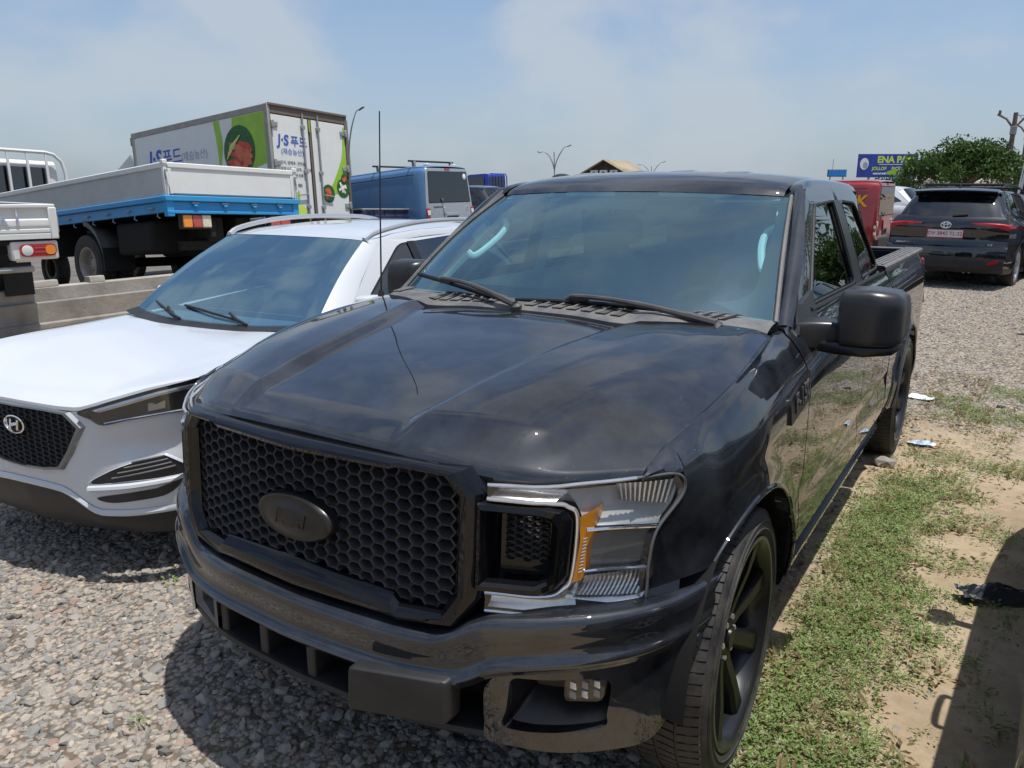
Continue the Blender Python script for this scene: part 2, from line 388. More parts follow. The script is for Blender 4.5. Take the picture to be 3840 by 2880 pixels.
# ================================================================= black pickup truck
def wheel(parent, c, sx, tr, tw, rr, n_spoke, kind, steer=0, rimmat='rim_black'):
    """wheel at centre c; outer face towards +x*sx; tr tyre radius, tw width, rr rim radius"""
    root = bpy.data.objects.new('wheel', None); COL.objects.link(root); root.parent = parent
    root.location = c; root.rotation_euler = (0, 0, steer if sx > 0 else math.pi + steer)
    h = tw / 2
    t = MB()
    prof = [(-h*.9, rr), (-h, rr+.02), (-h*1.02, (rr+tr)/2), (-h*.97, tr-.028), (-h*.88, tr-.010), (-h*.7, tr-.002)]
    prof = prof + [(-a, r) for a, r in prof[::-1]]
    t.lathe(prof, (0, 0, 0), (1, 0, 0), 72)
    ty = obj('tyre', t, 'tyre_rubber', root, angle=50)
    if kind != 'far':
        g = MB(); ng = 84 if kind == 'hero' else 48
        for k in range(ng):                          # tread blocks: sipes as thin raised ribs round the shoulder and crown
            a = 2*math.pi*k/ng
            for (x0, x1, da) in ((-h*.86, -h*.46, .012), (-h*.40, -h*.04, -.008), (h*.04, h*.40, .008), (h*.46, h*.90, -.012)):
                P = []
                w = math.pi/ng*.80
                for (x, s) in ((x0, -1), (x1, -1), (x1, 1), (x0, 1)):
                    aa = a + s*w + da*(1 if x == x1 else -1)
                    rad = tr + .0035 - (.009 if abs(x) > h*.8 else 0)
                    P.append((x, rad*math.cos(aa), rad*math.sin(aa)))
                Q = [(x*1.0, y*(1-.008/tr), z*(1-.008/tr)) for x, y, z in P]
                g.add(P+Q, [(0, 1, 2, 3), (0, 4, 5, 1), (1, 5, 6, 2), (2, 6, 7, 3), (3, 7, 4, 0)])
        gt = obj('tread', g, 'tyre_rubber', root, angle=30); gt['kind'] = 'stuff'
        # sidewall rings
        s = MB()
        for q in (.25, .75):
            r0 = rr + .02 + (tr-rr-.05)*q
            s.lathe([(h*1.0, r0-.004), (h*1.035, r0), (h*1.0, r0+.004)], (0, 0, 0), (1, 0, 0), 64)
        obj('sidewall_rib', s, 'tyre_rubber', root)
    b = MB()                                          # barrel and lip
    b.lathe([(h*.93, rr+.012), (h*1.0, rr+.008), (h*1.0, rr-.004), (h*.90, rr-.016), (h*.55, rr-.030), (-h*.8, rr-.045), (-h*.9, rr)], (0, 0, 0), (1, 0, 0), 72)
    obj('rim', b, rimmat if kind != 'hero' else 'rim_lip', root, angle=30)
    d = MB(); d.lathe([(-h*.10, .02), (-h*.10, rr*.72), (-h*.18, rr*.74)], (0, 0, 0), (1, 0, 0), 40); obj('brake_disc', d, 'underbody', root)
    if kind == 'steel':
        s = MB(); s.lathe([(h*.30, .0), (h*.34, .06), (h*.10, .10), (h*.02, rr*.55), (h*.10, rr*.75), (-h*.05, rr*.95)], (0, 0, 0), (1, 0, 0), 40)
        obj('wheel_disc', s, rimmat, root)
        for k in range(6):
            a = 2*math.pi*k/6; s = MB(); s.lathe([(h*.04, .0), (h*.16, .0), (h*.16, .016), (h*.04, .018)], (0, math.cos(a)*rr*.42, math.sin(a)*rr*.42), (1, 0, 0), 6)
            obj('wheel_nut', s, 'underbody', root)
        return root
    hubx = h*.42; xo = h*.86
    for k in range(n_spoke):
        a = 2*math.pi*(k+.35)/n_spoke
        s = MB(); rows = []
        for rad, w, x in ((.050, .064, hubx+.02), (rr*.35, .060, hubx+.028), (rr*.65, .066, xo-.012), (rr-.012, .088, xo)):
            w = w * (rr/.31)
            ring = []
            for (o, dx) in ((-w/2, -.05), (-w/2, -.012), (-w*.30, 0), (w*.30, 0), (w/2, -.012), (w/2, -.05)):
                ring.append((x+dx, rad*math.cos(a) - o*math.sin(a), rad*math.sin(a) + o*math.cos(a)))
            rows.append(ring)
        s.grid(np.array(rows), cv=True); obj('spoke', s, rimmat, root, angle=25)
    s = MB(); s.lathe([(hubx-.06, .085*rr/.31), (hubx+.015, .082*rr/.31), (hubx+.024, .06), (hubx+.030, .036), (hubx+.038, .034), (hubx+.040, .0)], (0, 0, 0), (1, 0, 0), 32)
    obj('hub_cap', s, rimmat, root)
    for k in range(5 if kind != 'hero' else 6):
        a = 2*math.pi*k/(5 if kind != 'hero' else 6); s = MB()
        s.lathe([(hubx, .010), (hubx+.030, .010), (hubx+.034, .0)], (0, math.cos(a)*.062, math.sin(a)*.062), (1, 0, 0), 6); obj('lug_nut', s, 'chrome_soft', root)
    return root

TRUCK = thing('pickup_truck', 'glossy black pickup truck with honeycomb grille, large black wheels and blacked-out oval emblem', 'pickup truck', (0, 0, 0), (R(-.45), 0, 0))
T = TRUCK
_yf = pchip([0, .3, .56, .63, .70, .80, .88, .93, .965], [-.835, -.815, -.765, -.728, -.675, -.582, -.482, -.395, -.30])
_yb = pchip([0, .3, .56, .75, .87, .94, .975, .990], [-.880, -.863, -.800, -.695, -.585, -.48, -.39, -.31])
def sst(a, b, x):
    q = min(1, max(0, (x - a)/(b - a))); return q*q*(3 - 2*q)
yf = lambda x: float(_yf(abs(x))); yb = lambda x: float(_yb(abs(x)))
# --- side surface x = xs(y, z)
_zt = pchip([-.56, -.50, -.49, -.45, -.407, -.25, 0, .25, .5, .6, .9, 2.8, 4.9], [1.05, 1.080, 1.094, 1.112, 1.126, 1.165, 1.215, 1.250, 1.276, 1.285, 1.305, 1.325, 1.33])
_xt = pchip([-.56, -.50, -.407, -.25, 0, .25, .5, .62, .9, 4.4, 4.85], [.842, .851, .860, .884, .906, .900, .882, .895, .925, .925, .90])
_xm = pchip([-.60, -.52, -.494, -.44, -.40, -.30, -.1, .1, .6, 4.3, 4.85], [.80, .846, .869, .903, .924, .960, .992, 1.003, 1.003, 1.003, .965])
_g = pchip([-.1, 0, .03, .07, .13, .22, .40, 2], [-.05, 0, .26, .55, .84, .98, 1.0, 1.0])
_g2 = pchip([-.1, 0, .02, .05, .10, .20, 2], [-.05, 0, .48, .86, .97, 1.0, 1.0])
AF = (0.0, .415, .492); AR = (3.683, .415, .492)
def xs(y, z):
    d = float(_zt(y)) - z; xt = float(_xt(y)); xm = float(_xm(y))
    k = min(1, max(0, (-.18 - y)/.22)); k = k*k*(3 - 2*k); x = xt + (xm - xt) * (float(_g(max(-.1, d)))*(1 - k) + float(_g2(max(-.1, d)))*k)
    if z < .62: x -= .06 * ((.62 - z)/.24)**2 * .6
    x -= .010 * math.exp(-((z - .70)/.05)**2) * (1 if .55 < y < 2.75 else .3)
    for (cy, cz, r) in (AF, AR):
        q = math.hypot(y - cy, z - cz)
        if z > .3: x += .016 * math.exp(-((q - r)/.05)**2) if q > r - .2 else 0
    return x
def side(y, z, off=0): return (xs(y, z) + off, y, z)
def ruled(mb, A, B, nu, nv, fn, closed=False, ca=None):
    A = (poly(A, nu) if not closed else np.asarray(A)); B = (poly(B, nu) if not closed else np.asarray(B))
    G = np.array([[fn(*(a + (b - a)*t)) for a, b in zip(A, B)] for t in np.linspace(0, 1, nv)])
    mb.grid(G, cv=closed); return G
def flange(mb, G, off, sides='abcd'):
    off = np.asarray(off)
    if 'a' in sides: mb.grid(np.array([G[0], G[0] + off]))
    if 'b' in sides: mb.grid(np.array([G[-1], G[-1] + off]))
    if 'c' in sides: mb.grid(np.array([G[:, 0], G[:, 0] + off]))
    if 'd' in sides: mb.grid(np.array([G[:, -1], G[:, -1] + off]))
def arc(c, a0, a1, n, r=None):
    r = r or c[2]; return [(c[0] + r*math.cos(R(a)), c[1] + r*math.sin(R(a))) for a in np.linspace(a0, a1, n)]

# --- hood
def build_hood():
    #        x: centre, half, wall foot, wall top, mid, shoulder, brow, edge
    rows = [
     [(0, -.795, 1.108), (.14, -.792, 1.106), (.275, -.785, 1.100), (.31, -.782, 1.099), (.42, -.768, 1.090), (.58, -.732, 1.066), (.72, -.682, 1.072), (.866, -.555, 1.080)],
     [(0, -.806, 1.128), (.14, -.803, 1.126), (.275, -.796, 1.122), (.31, -.793, 1.120), (.42, -.779, 1.112), (.58, -.742, 1.090), (.72, -.692, 1.094), (.868, -.562, 1.098)],
     [(0, -.790, 1.146), (.14, -.787, 1.145), (.275, -.780, 1.141), (.31, -.777, 1.141), (.42, -.765, 1.134), (.58, -.730, 1.112), (.72, -.680, 1.112), (.869, -.550, 1.112)],
     [(0, -.712, 1.170), (.14, -.710, 1.171), (.275, -.706, 1.172), (.31, -.70, 1.180), (.42, -.69, 1.178), (.59, -.655, 1.162), (.70, -.635, 1.132), (.870, -.500, 1.128)],
     [(0, -.690, 1.177), (.14, -.690, 1.177), (.279, -.692, 1.175), (.318, -.668, 1.200), (.42, -.645, 1.202), (.605, -.615, 1.188), (.715, -.585, 1.147), (.872, -.455, 1.138)],
     [(0, -.35, 1.236), (.16, -.35, 1.2355), (.318, -.35, 1.232), (.366, -.35, 1.260), (.48, -.35, 1.262), (.645, -.34, 1.249), (.76, -.32, 1.217), (.886, -.27, 1.170)],
     [(0, 0, 1.283), (.18, 0, 1.282), (.370, 0, 1.277), (.424, 0, 1.305), (.53, 0, 1.306), (.69, 0, 1.293), (.80, 0, 1.265), (.902, 0, 1.217)],
     [(0, .278, 1.316), (.21, .275, 1.313), (.428, .262, 1.300), (.486, .268, 1.326), (.57, .31, 1.326), (.73, .40, 1.318), (.82, .46, 1.303), (.872, .51, 1.276)],
     [(0, .292, 1.306), (.21, .289, 1.303), (.428, .276, 1.290), (.486, .282, 1.316), (.57, .324, 1.316), (.73, .414, 1.308), (.82, .474, 1.293), (.874, .524, 1.266)]]
    for i_, w_ in ((0, 1), (1, 1), (2, 1), (3, .9), (4, .8), (5, .28)):
        rows[i_] = [(x - .019*w_*q, y + .062*w_*q - (.004*w_*q), z - .018*w_*q) for (x, y, z), q in zip(rows[i_], (0, 0, 0, 0, .02, .18, .78, 1.0))]
    net = []
    for r_ in rows:
        r_ = [np.array(p) for p in r_]; h, i_, w_, m_ = r_[1], r_[2], r_[3], r_[4]
        net.append([r_[0], h, i_ + (h - i_)*.10, i_ + (h - i_)*.03, i_ + (w_ - i_)*.10, i_ + (w_ - i_)*.90, w_ + (m_ - w_)*.04, w_ + (m_ - w_)*.14, m_, r_[5] + (m_ - r_[5])*.12, r_[5] + (r_[6] - r_[5])*.12] + r_[6:])
    net = [np.array(q) for q in net]; r2, r4, r5, r6, r7 = net[2], net[4], net[5], net[6], net[7]
    net = [net[0], net[1], r2, r2 + (r4 - r2)*.12, r2 + (r4 - r2)*.93, r4 + (r5 - r4)*.025, r4 + (r5 - r4)*.10, r5, r6, r7, net[8]]
    G = pgrid(np.array(net), 90, 90)
    full = np.concatenate([G[:, ::-1] * [-1, 1, 1], G[:, 1:]], axis=1)
    mb = MB(); mb.grid(full)
    e = full[:, -1]; mb.grid(np.array([e, e + [-.004, 0, -.03]])); e = full[:, 0]; mb.grid(np.array([e, e + [.004, 0, -.03]]))
    e = full[0]; mb.grid(np.array([e, e + [0, .03, -.004]]))
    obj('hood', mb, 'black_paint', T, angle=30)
build_hood()

# --- grille
GI = [(0, 1.074), (.12, 1.076), (.33, 1.079), (.350, 1.090), (.468, 1.088), (.508, 1.048), (.508, .92), (.506, .798), (.470, .742), (.35, .738), (.332, .760), (.12, .772), (0, .774)]
GO = [(0, 1.118), (.12, 1.118), (.33, 1.117), (.350, 1.117), (.515, 1.112), (.563, 1.058), (.563, .92), (.560, .790), (.505, .705), (.35, .686), (.332, .685), (.12, .684), (0, .684)]
def symloop(P): return P + [(-x, z) for x, z in P[-2:0:-1]]
def build_grille():
    gi = np.array(symloop(GI))*[.965, 1]; go = np.array(symloop(GO))
    def lp(t, dy, rake=.05): 
        L = go + (gi - go)*t
        return [(x, yf(x) + dy + (z - .9)*rake, z) for x, z in L]
    mb = MB(); mb.grid(np.array([lp(-.12, .09), lp(0, .012), lp(.08, -.008), lp(.28, -.024), lp(.45, -.028), lp(.68, -.024), lp(.92, -.006), lp(1.0, .004), lp(1.04, .04)]), cv=True)
    obj('grille_surround', mb, 'black_gloss', T, angle=28)
    # honeycomb mesh
    px, pz = .0385, .0338; hw, hh = .0257, .0169
    mb = MB()
    def inside(x, z): return abs(x) < .500 and .735 < z < 1.10
    base = lambda x, z, d: (x, yf(x) + .006 + d + (z - .9)*.05, z)
    i = 0
    for ci in range(-14, 15):
        for rj in range(-7, 8):
            cx = ci*px; cz = .912 + rj*pz + (pz/2 if ci % 2 else 0)
            if not inside(cx, cz): continue
            H = [(-hw, 0), (-hw*.5, hh), (hw*.5, hh), (hw, 0), (hw*.5, -hh), (-hw*.5, -hh)]
            O = [(cx + a*1.02, cz + b*1.02) for a, b in H]; I = [(cx + a*.84, cz + b*.82) for a, b in H]; K = [(cx + a*.72, cz + b*.42 + .0052) for a, b in H]
            A = np.array([base(x, z, 0) for x, z in O]); B = np.array([base(x, z, -.003) for x, z in I]); C = np.array([base(x, z, .020) for x, z in K])
            mb.grid(np.array([A, B, C]), cv=True)
    obj('grille_mesh', mb, 'mesh_black', T, angle=20)
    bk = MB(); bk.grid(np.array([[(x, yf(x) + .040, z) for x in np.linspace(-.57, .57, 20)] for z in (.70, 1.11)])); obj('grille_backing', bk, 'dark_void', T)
    # oval emblem, blacked out
    em = MB(); rows = []
    for k, (s, d) in enumerate([(1.02, .03), (1.02, -.004), (1.0, -.012), (.93, -.019), (.86, -.017), (.6, -.026), (.3, -.030), (.02, -.031)]):
        rows.append([(.138*s*math.cos(a), yf(0) - .006 + d + (.066*s*math.sin(a))*.05, .900 + .064*s*math.sin(a)) for a in np.linspace(0, 2*math.pi, 48, endpoint=False)])
    em.grid(np.array(rows), cv=True); eo = obj('emblem', em, 'satin_black', T, angle=60)
    tx = text_mesh('Ford', .060, .0003, shear=.25); place_text(tx, (0, yf(0) - .0365, .898), (1, 0, 0), (0, .05, 1)); obj('emblem_script', tx, 'satin_black', eo)
build_grille()

# --- headlights, one per side
def fr(x, z, off=0):
    s = sst(.56, .74, abs(x)); x = x - math.copysign(.018*s, x); z = z - .018*s; return (x, yf(x) + off + (z - .9)*.05, z)
HLO = [(.565, 1.078), (.67, 1.086), (.767, 1.096), (.86, 1.098), (.926, 1.092), (.938, 1.040), (.900, .955), (.890, .87), (.888, .79), (.872, .770), (.70, .764), (.565, .760)]
NOT = [(.565, .808), (.70, .812), (.738, .830), (.755, .866), (.760, 1.008), (.742, 1.040), (.71, 1.048), (.565, 1.044)]
def build_headlight(sx):
    root = bpy.data.objects.new('headlight', None); COL.objects.link(root); root.parent = T
    C = HLO + NOT
    def strip(A, B, n, fa, fb, m=5):
        mb = MB(); ruled(mb, A, B, n, m, fr); return mb
    def region(top, bot, offs, n=16, m=6):
        A = poly(top, n); B = poly(bot, n); rows = []
        for t in np.linspace(0, 1, m):
            q = A + (B - A)*t; rows.append([fr(x, z, offs(t, x, z)) for x, z in q])
        mb = MB(); mb.grid(np.array(rows)); return mb
    # housing: closed back shell behind everything
    hb = MB(); hb.grid(np.array([[fr(x, z, .060) for x in np.linspace(.55, .93, 14)] for z in np.linspace(.75, 1.105, 5)])); obj('housing', hb.flip(sx), 'lamp_bowl', root)
    # upper chrome arm, bowl
    m1 = region([(.565, 1.078), (.75, 1.093)], [(.565, 1.044), (.71, 1.048)], lambda t, x, z: .012 + .030*math.sin(math.pi*t)); obj('upper_arm', m1.flip(sx), 'chrome_soft', root, angle=60)
    bowl = MB(); rows = []
    for k, t in enumerate(np.linspace(0, 1, 8)):
        q = region([(.71, 1.09), (.86, 1.096), (.925, 1.088)], [(.735, 1.03), (.80, 1.0), (.905, .975)], lambda a, x, z: 0)
    A = poly([(.72, 1.088), (.86, 1.094), (.925, 1.086)], 20); B = poly([(.765, .985), (.83, .980), (.905, .968)], 20)
    for t in np.linspace(0, 1, 12):
        q = A + (B - A)*t; rows.append([fr(x, z, .014 + .036*math.sin(math.pi*min(1, (x-.70)/.24))**.7 * (math.sin(math.pi*(.15+.85*t))**.6 if t < 1 else .0)) for x, z in q])
    bowl.grid(np.array(rows)); obj('upper_reflector', bowl.flip(sx), 'lamp_bowl', root, angle=60)
    cr = MB(); A = poly([(.822, 1.086), (.922, 1.078)], 24); B = poly([(.828, 1.045), (.912, 1.018)], 24)      # fluted chrome at the top outer corner
    cr.grid(np.array([[fr(*(A[i] + (B[i] - A[i])*q), .011 + .004*(i % 2)) for i in range(24)] for q in (0, .5, 1)])); obj('reflector_flutes', cr.flip(sx), 'chrome_soft', root, angle=20)
    # brow bars
    for (za, zb, x0, x1) in ((.978, .966, .776, .897), (.872, .862, .774, .884)):
        b = MB(); P = [fr(x, za + (zb-za)*k/11 + .004*math.sin(math.pi*k/11), .004) for k, x in enumerate(np.linspace(x0, x1, 12))]; b.tube(P, .0052, 8); obj('chrome_bar', b.flip(sx), 'chrome', root)
    mid = region([(.774, .958), (.84, .966), (.898, .958)], [(.770, .878), (.84, .872), (.891, .874)], lambda t, x, z: .030); obj('projector', mid.flip(sx), 'lamp_dark', root)
    # lower reflector
    lo = region([(.757, .862), (.83, .866), (.892, .866)], [(.735, .800), (.82, .775), (.876, .775)], lambda t, x, z: .020 + .045*math.sin(math.pi*t)); obj('lower_reflector', lo.flip(sx), 'chrome_soft', root, angle=60)
    rb = MB(); A = poly([(.772, .855), (.886, .857)], 30); B = poly([(.756, .806), (.872, .790)], 30)
    rb.grid(np.array([[fr(*(A[i] + (B[i] - A[i])*q), .016 + .016*math.sin(math.pi*q) + .003*(i % 2)) for i in range(30)] for q in np.linspace(0, 1, 5)])); obj('reflector_flutes', rb.flip(sx), 'chrome_soft', root, angle=20)
    m2 = region([(.565, .806), (.70, .811), (.74, .826)], [(.565, .764), (.70, .768), (.76, .772)], lambda t, x, z: .012 + .018*math.sin(math.pi*t)); obj('lower_arm', m2.flip(sx), 'chrome_soft', root, angle=60)
    # amber marker
    am = MB(); A = [(.762, 1.010), (.764, .95), (.760, .90), (.752, .862), (.742, .838)]; B = [(.792, 1.032), (.790, .975), (.777, .935), (.777, .875), (.770, .850)]
    a = np.array([fr(x, z, .006) for x, z in A]); b = np.array([fr(x, z, .004) for x, z in B]); b2 = np.array([fr(x, z, .04) for x, z in B]); a2 = np.array([fr(x, z, .05) for x, z in A])
    am.grid(np.array([a2, a, b, b2])); obj('amber_marker', am.flip(sx), 'amber', root, angle=30)
    rs = MB()
    for k in range(11):
        z = .955 - k*.0085; x = .776 - .0007*k
        rs.tube([fr(x-.004, z, .002), fr(x+.003, z+.003, .002)], .0015, 5)
    obj('marker_rib', rs.flip(sx), 'clear_lens_white', root)
    # bezel: grey frame round the lamp and a chrome edge round the notch
    bz = MB(); P = [fr(x, z, -.001) for x, z in cat(HLO[3:11], 60)]; bz.tube(P, .0042, 8); obj('bezel', bz.flip(sx), 'lamp_rim', root)
    ou = MB(); A = np.array(cat(HLO[4:9], 40)); Bq = A + (np.array([.80, .93]) - A) * .10
    ou.grid(np.array([[fr(x, z, -.001) for x, z in A], [fr(x, z, .018) for x, z in Bq], [fr(x, z, .05) for x, z in Bq]])); obj('bezel_wall', ou.flip(sx), 'lamp_rim', root)
    for hq in (HLO[:4], HLO[9:]):
        bz = MB(); bz.tube([fr(x, z, -.001) for x, z in poly(hq, 12)], .0045, 6); obj('bezel_edge', bz.flip(sx), 'chrome_soft', root)
    bz = MB(); P = [fr(x, z, -.002) for x, z in rounded_path(NOT, 48)]; bz.tube(P, .0055, 8); obj('notch_trim', bz.flip(sx), 'chrome_soft', root)
    # lens
    ln = MB(); 
    ln.grid(np.array([[fr(*p, -.001) for p in (np.array(a) + (np.array(b) - np.array(a))*t for a, b in zip(poly(HLO[:5], 16), poly([(.565, 1.046), (.70, 1.050), (.745, 1.042), (.775, 1.01), (.90, .96)], 16)))] for t in np.linspace(0, 1, 5)]))
    ln.grid(np.array([[fr(*p, -.001) for p in (np.array(a) + (np.array(b) - np.array(a))*t for a, b in zip(poly([(.748, 1.036), (.765, 1.0), (.760, .86), (.735, .815), (.565, .806)], 22), poly([(.938, 1.040), (.900, .955), (.888, .79), (.872, .770), (.565, .760)], 22)))] for t in np.linspace(0, 1, 6)]))
    obj('lens', ln.flip(sx), 'lens_clear', root, angle=60)
    # black box in the notch
    bx = MB(); N0 = np.array([(.548, .812), (.70, .816), (.733, .834), (.749, .868), (.753, 1.006), (.737, 1.034), (.71, 1.042), (.548, 1.040)])
    ctr = np.array((.625, .93))
    def lpn(s, d, sh=0): return [fr(*(ctr + (p - ctr)*s), d) for p in N0]
    bx.grid(np.array([lpn(1.0, .05), lpn(1.0, -.006), lpn(.95, -.020), lpn(.84, -.022), lpn(.78, -.012), lpn(.70, .055)]), cv=True)
    bx.ngon(lpn(.70, .055)); bo = obj('lamp_insert', bx.flip(sx), 'black_gloss', root, angle=28)
    hx = MB()
    for ci in range(5):
        for rj in range(7):
            cx = .600 + ci*.020; cz = .885 + rj*.0165 + (.008 if ci % 2 else 0)
            H = [(-.013, 0), (-.007, .0075), (.007, .0075), (.013, 0), (.007, -.0075), (-.007, -.0075)]
            hx.grid(np.array([[fr(cx + a, cz + b, .044) for a, b in H], [fr(cx + a*.78, cz + b*.72, .042) for a, b in H], [fr(cx + a*.6, cz + b*.6, .054) for a, b in H]]), cv=True)
    obj('insert_mesh', hx.flip(sx), 'mesh_black', bo, angle=20)
def rounded_path(P, n): return cat(np.array(P), n)
for s_ in (1, -1): build_headlight(s_)
# grille-to-headlamp filler, so nothing shows behind
for s_ in (1, -1):
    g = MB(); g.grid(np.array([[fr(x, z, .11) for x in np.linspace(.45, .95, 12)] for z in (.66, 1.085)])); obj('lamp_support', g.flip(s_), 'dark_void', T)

# --- bumper
_zr = pchip([0, .50, .54, .60, .65, .80, .90, .99], [.572, .580, .594, .628, .637, .648, .657, .676])
_ztp = pchip([0, .44, .49, .54, .59, .70, .99], [.680, .683, .698, .730, .748, .752, .760])
def build_bumper():
    X = np.concatenate([np.linspace(-.99, -.70, 16), np.linspace(-.69, -.40, 22), np.linspace(-.38, .38, 14), np.linspace(.40, .69, 22), np.linspace(.70, .99, 16)])
    rows = []
    spec = [(1, .008, .075), (1, .006, .026), (1, .002, .010), (1, -.006, -.001), (.86, 0, -.007), (.68, 0, -.009), (.48, 0, -.005), (.28, .0, -.001), (.14, .0, -.005), (.06, .0, -.013), (.0, 0, -.021), (0, -.007, -.023), (0, -.014, -.018), (0, -.023, -.007), (0, -.034, .002)]
    for (k, dz, dy) in spec:
        rows.append([(x, yb(x) + dy, float(_zr(abs(x))) + (float(_ztp(abs(x))) - float(_zr(abs(x))))*k + dz) for x in X])
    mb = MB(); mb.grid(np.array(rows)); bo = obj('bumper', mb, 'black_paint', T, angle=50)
    def low(x, z, off=0):
        s = sst(.58, .76, x); x = x - .011*s; z = z - .016*s; return (x, yb(x) + .004 + off + .05*max(0, (.50 - z)), z)
    zb_ = pchip([.55, .75, .9, .985], [.405, .395, .390, .395])
    for sx in (1, -1):
        OUT = [(.575, .548), (.575, .47), (.580, .412), (.66, .402), (.75, .396), (.85, .392), (.915, .395), (.945, .44), (.970, .53), (.988, .640), (.93, .645), (.86, .638), (.74, .632), (.66, .624), (.615, .612), (.585, .575)]
        POC = [(.635, .575), (.628, .51), (.618, .462), (.66, .452), (.72, .454), (.78, .458), (.838, .466), (.842, .50), (.846, .54), (.846, .588), (.82, .604), (.77, .606), (.72, .604), (.68, .602), (.652, .600), (.640, .592)]
        mb = MB(); A = np.array(OUT); B = np.array(POC)
        O2 = cat(A, 96, True); B2 = cat(B, 96, True)
        G = [[low(*(a + (b-a)*t)) for a, b in zip(O2, B2)] for t in np.linspace(0, 1, 8)]
        cp = np.array((.745, .525))
        G += [[low(*(b + (cp - b)*.03), .012) for b in B2], [low(*(b + (cp - b)*.06), .03) for b in B2]]
        mb.grid(np.array(G), cv=True)
        e = np.array([low(*p) for p in O2]); mb.grid(np.array([e, e + [0, .05, .0]]), cv=True)
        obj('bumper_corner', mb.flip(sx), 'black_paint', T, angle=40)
        pk = MB(); lip = [low(*(b + (cp - b)*.06), .03) for b in B2]; dp = [low(cp[0] + (b[0]-cp[0])*.80, cp[1] + .025 + (b[1]-cp[1])*.50, .12) for b in B2]
        pk.grid(np.array([lip, dp]), cv=True); pk.ngon(dp); po = obj('fog_pocket', pk.flip(sx), 'satin_black', T, angle=30)
        # fog lamp, three little projectors behind a clear lens
        fg = MB(); FO = rounded([(.752, .538), (.828, .530), (.834, .592), (.752, .598)], .012)
        fg.prism(FO, lambda a, b, d: low(a, b, d), .028, .075); f_o = obj('fog_lamp', fg.flip(sx), 'mesh_black', T, bevel=.002)
        for q in range(3):
            for w in range(2):
                ch = MB(); cc = low(.768 + q*.0235, .578 - w*.026, .022); ch.box(cc, (.019, .008, .021)); obj('led', ch.flip(sx), 'lamp_dark' if (q + w) % 2 else 'chrome_soft', f_o, bevel=.003)
        fl_ = MB(); fl_.ngon([low(a, b, .017) for a, b in FO]); obj('fog_lens', fl_.flip(sx), 'lens_clear', f_o)
    # intake: lower lip, back plate, posts
    X2 = np.linspace(-.585, .585, 40); mb = MB()
    mb.grid(np.array([[(x, yb(x) + dy, z) for x in X2] for dy, z in ((.16, .440), (.03, .436), (.016, .430), (.012, .418), (.030, .400), (.10, .385))])); obj('intake_lip', mb, 'black_plastic', T, angle=40)
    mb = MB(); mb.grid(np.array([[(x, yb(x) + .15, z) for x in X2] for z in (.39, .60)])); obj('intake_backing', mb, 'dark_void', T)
    for x in (-.365, -.165, .035, .225, .40):
        p = MB(); O = rounded([(x-.017, 0), (x+.017, 0), (x+.017, .11), (x-.017, .11)], .008)
        p.prism(O, lambda a, b, d: (a, yb(x) + .022 + b, d), .432, .556); obj('intake_post', p, 'bracket_plastic', T)
    br = MB(); b0 = np.array([(-.57, .545), (-.57, .44), (-.39, .432), (-.39, .545)])
    br.grid(np.array([[(x, yb(x) + .012, z) for x, z in b0], [(-.48 + (x+.48)*.72, yb(x) + .02, .49 + (z-.49)*.66) for x, z in b0], [(-.48 + (x+.48)*.6, yb(x) + .10, .49 + (z-.49)*.6) for x, z in b0]]), cv=True)
    obj('broken_bracket', br, 'grey_plastic', T, angle=30)
    # number-plate bracket, empty
    lp = MB(); O = rounded([(.245, .456), (.508, .466), (.512, .588), (.250, .580)], .014)
    def pl(s, d):
        c0 = O.mean(0); return [(a, yb(.38) - .040 + d + (a - .38)*.28, b) for a, b in (c0 + (p - c0)*s for p in O)]
    lp.grid(np.array([pl(1, .055), pl(1, .006), pl(.975, 0), pl(.93, -.003)]), cv=True); lp.ngon(pl(.93, -.003)); obj('plate_bracket', lp, 'bracket_plastic', T, angle=30)
build_bumper()

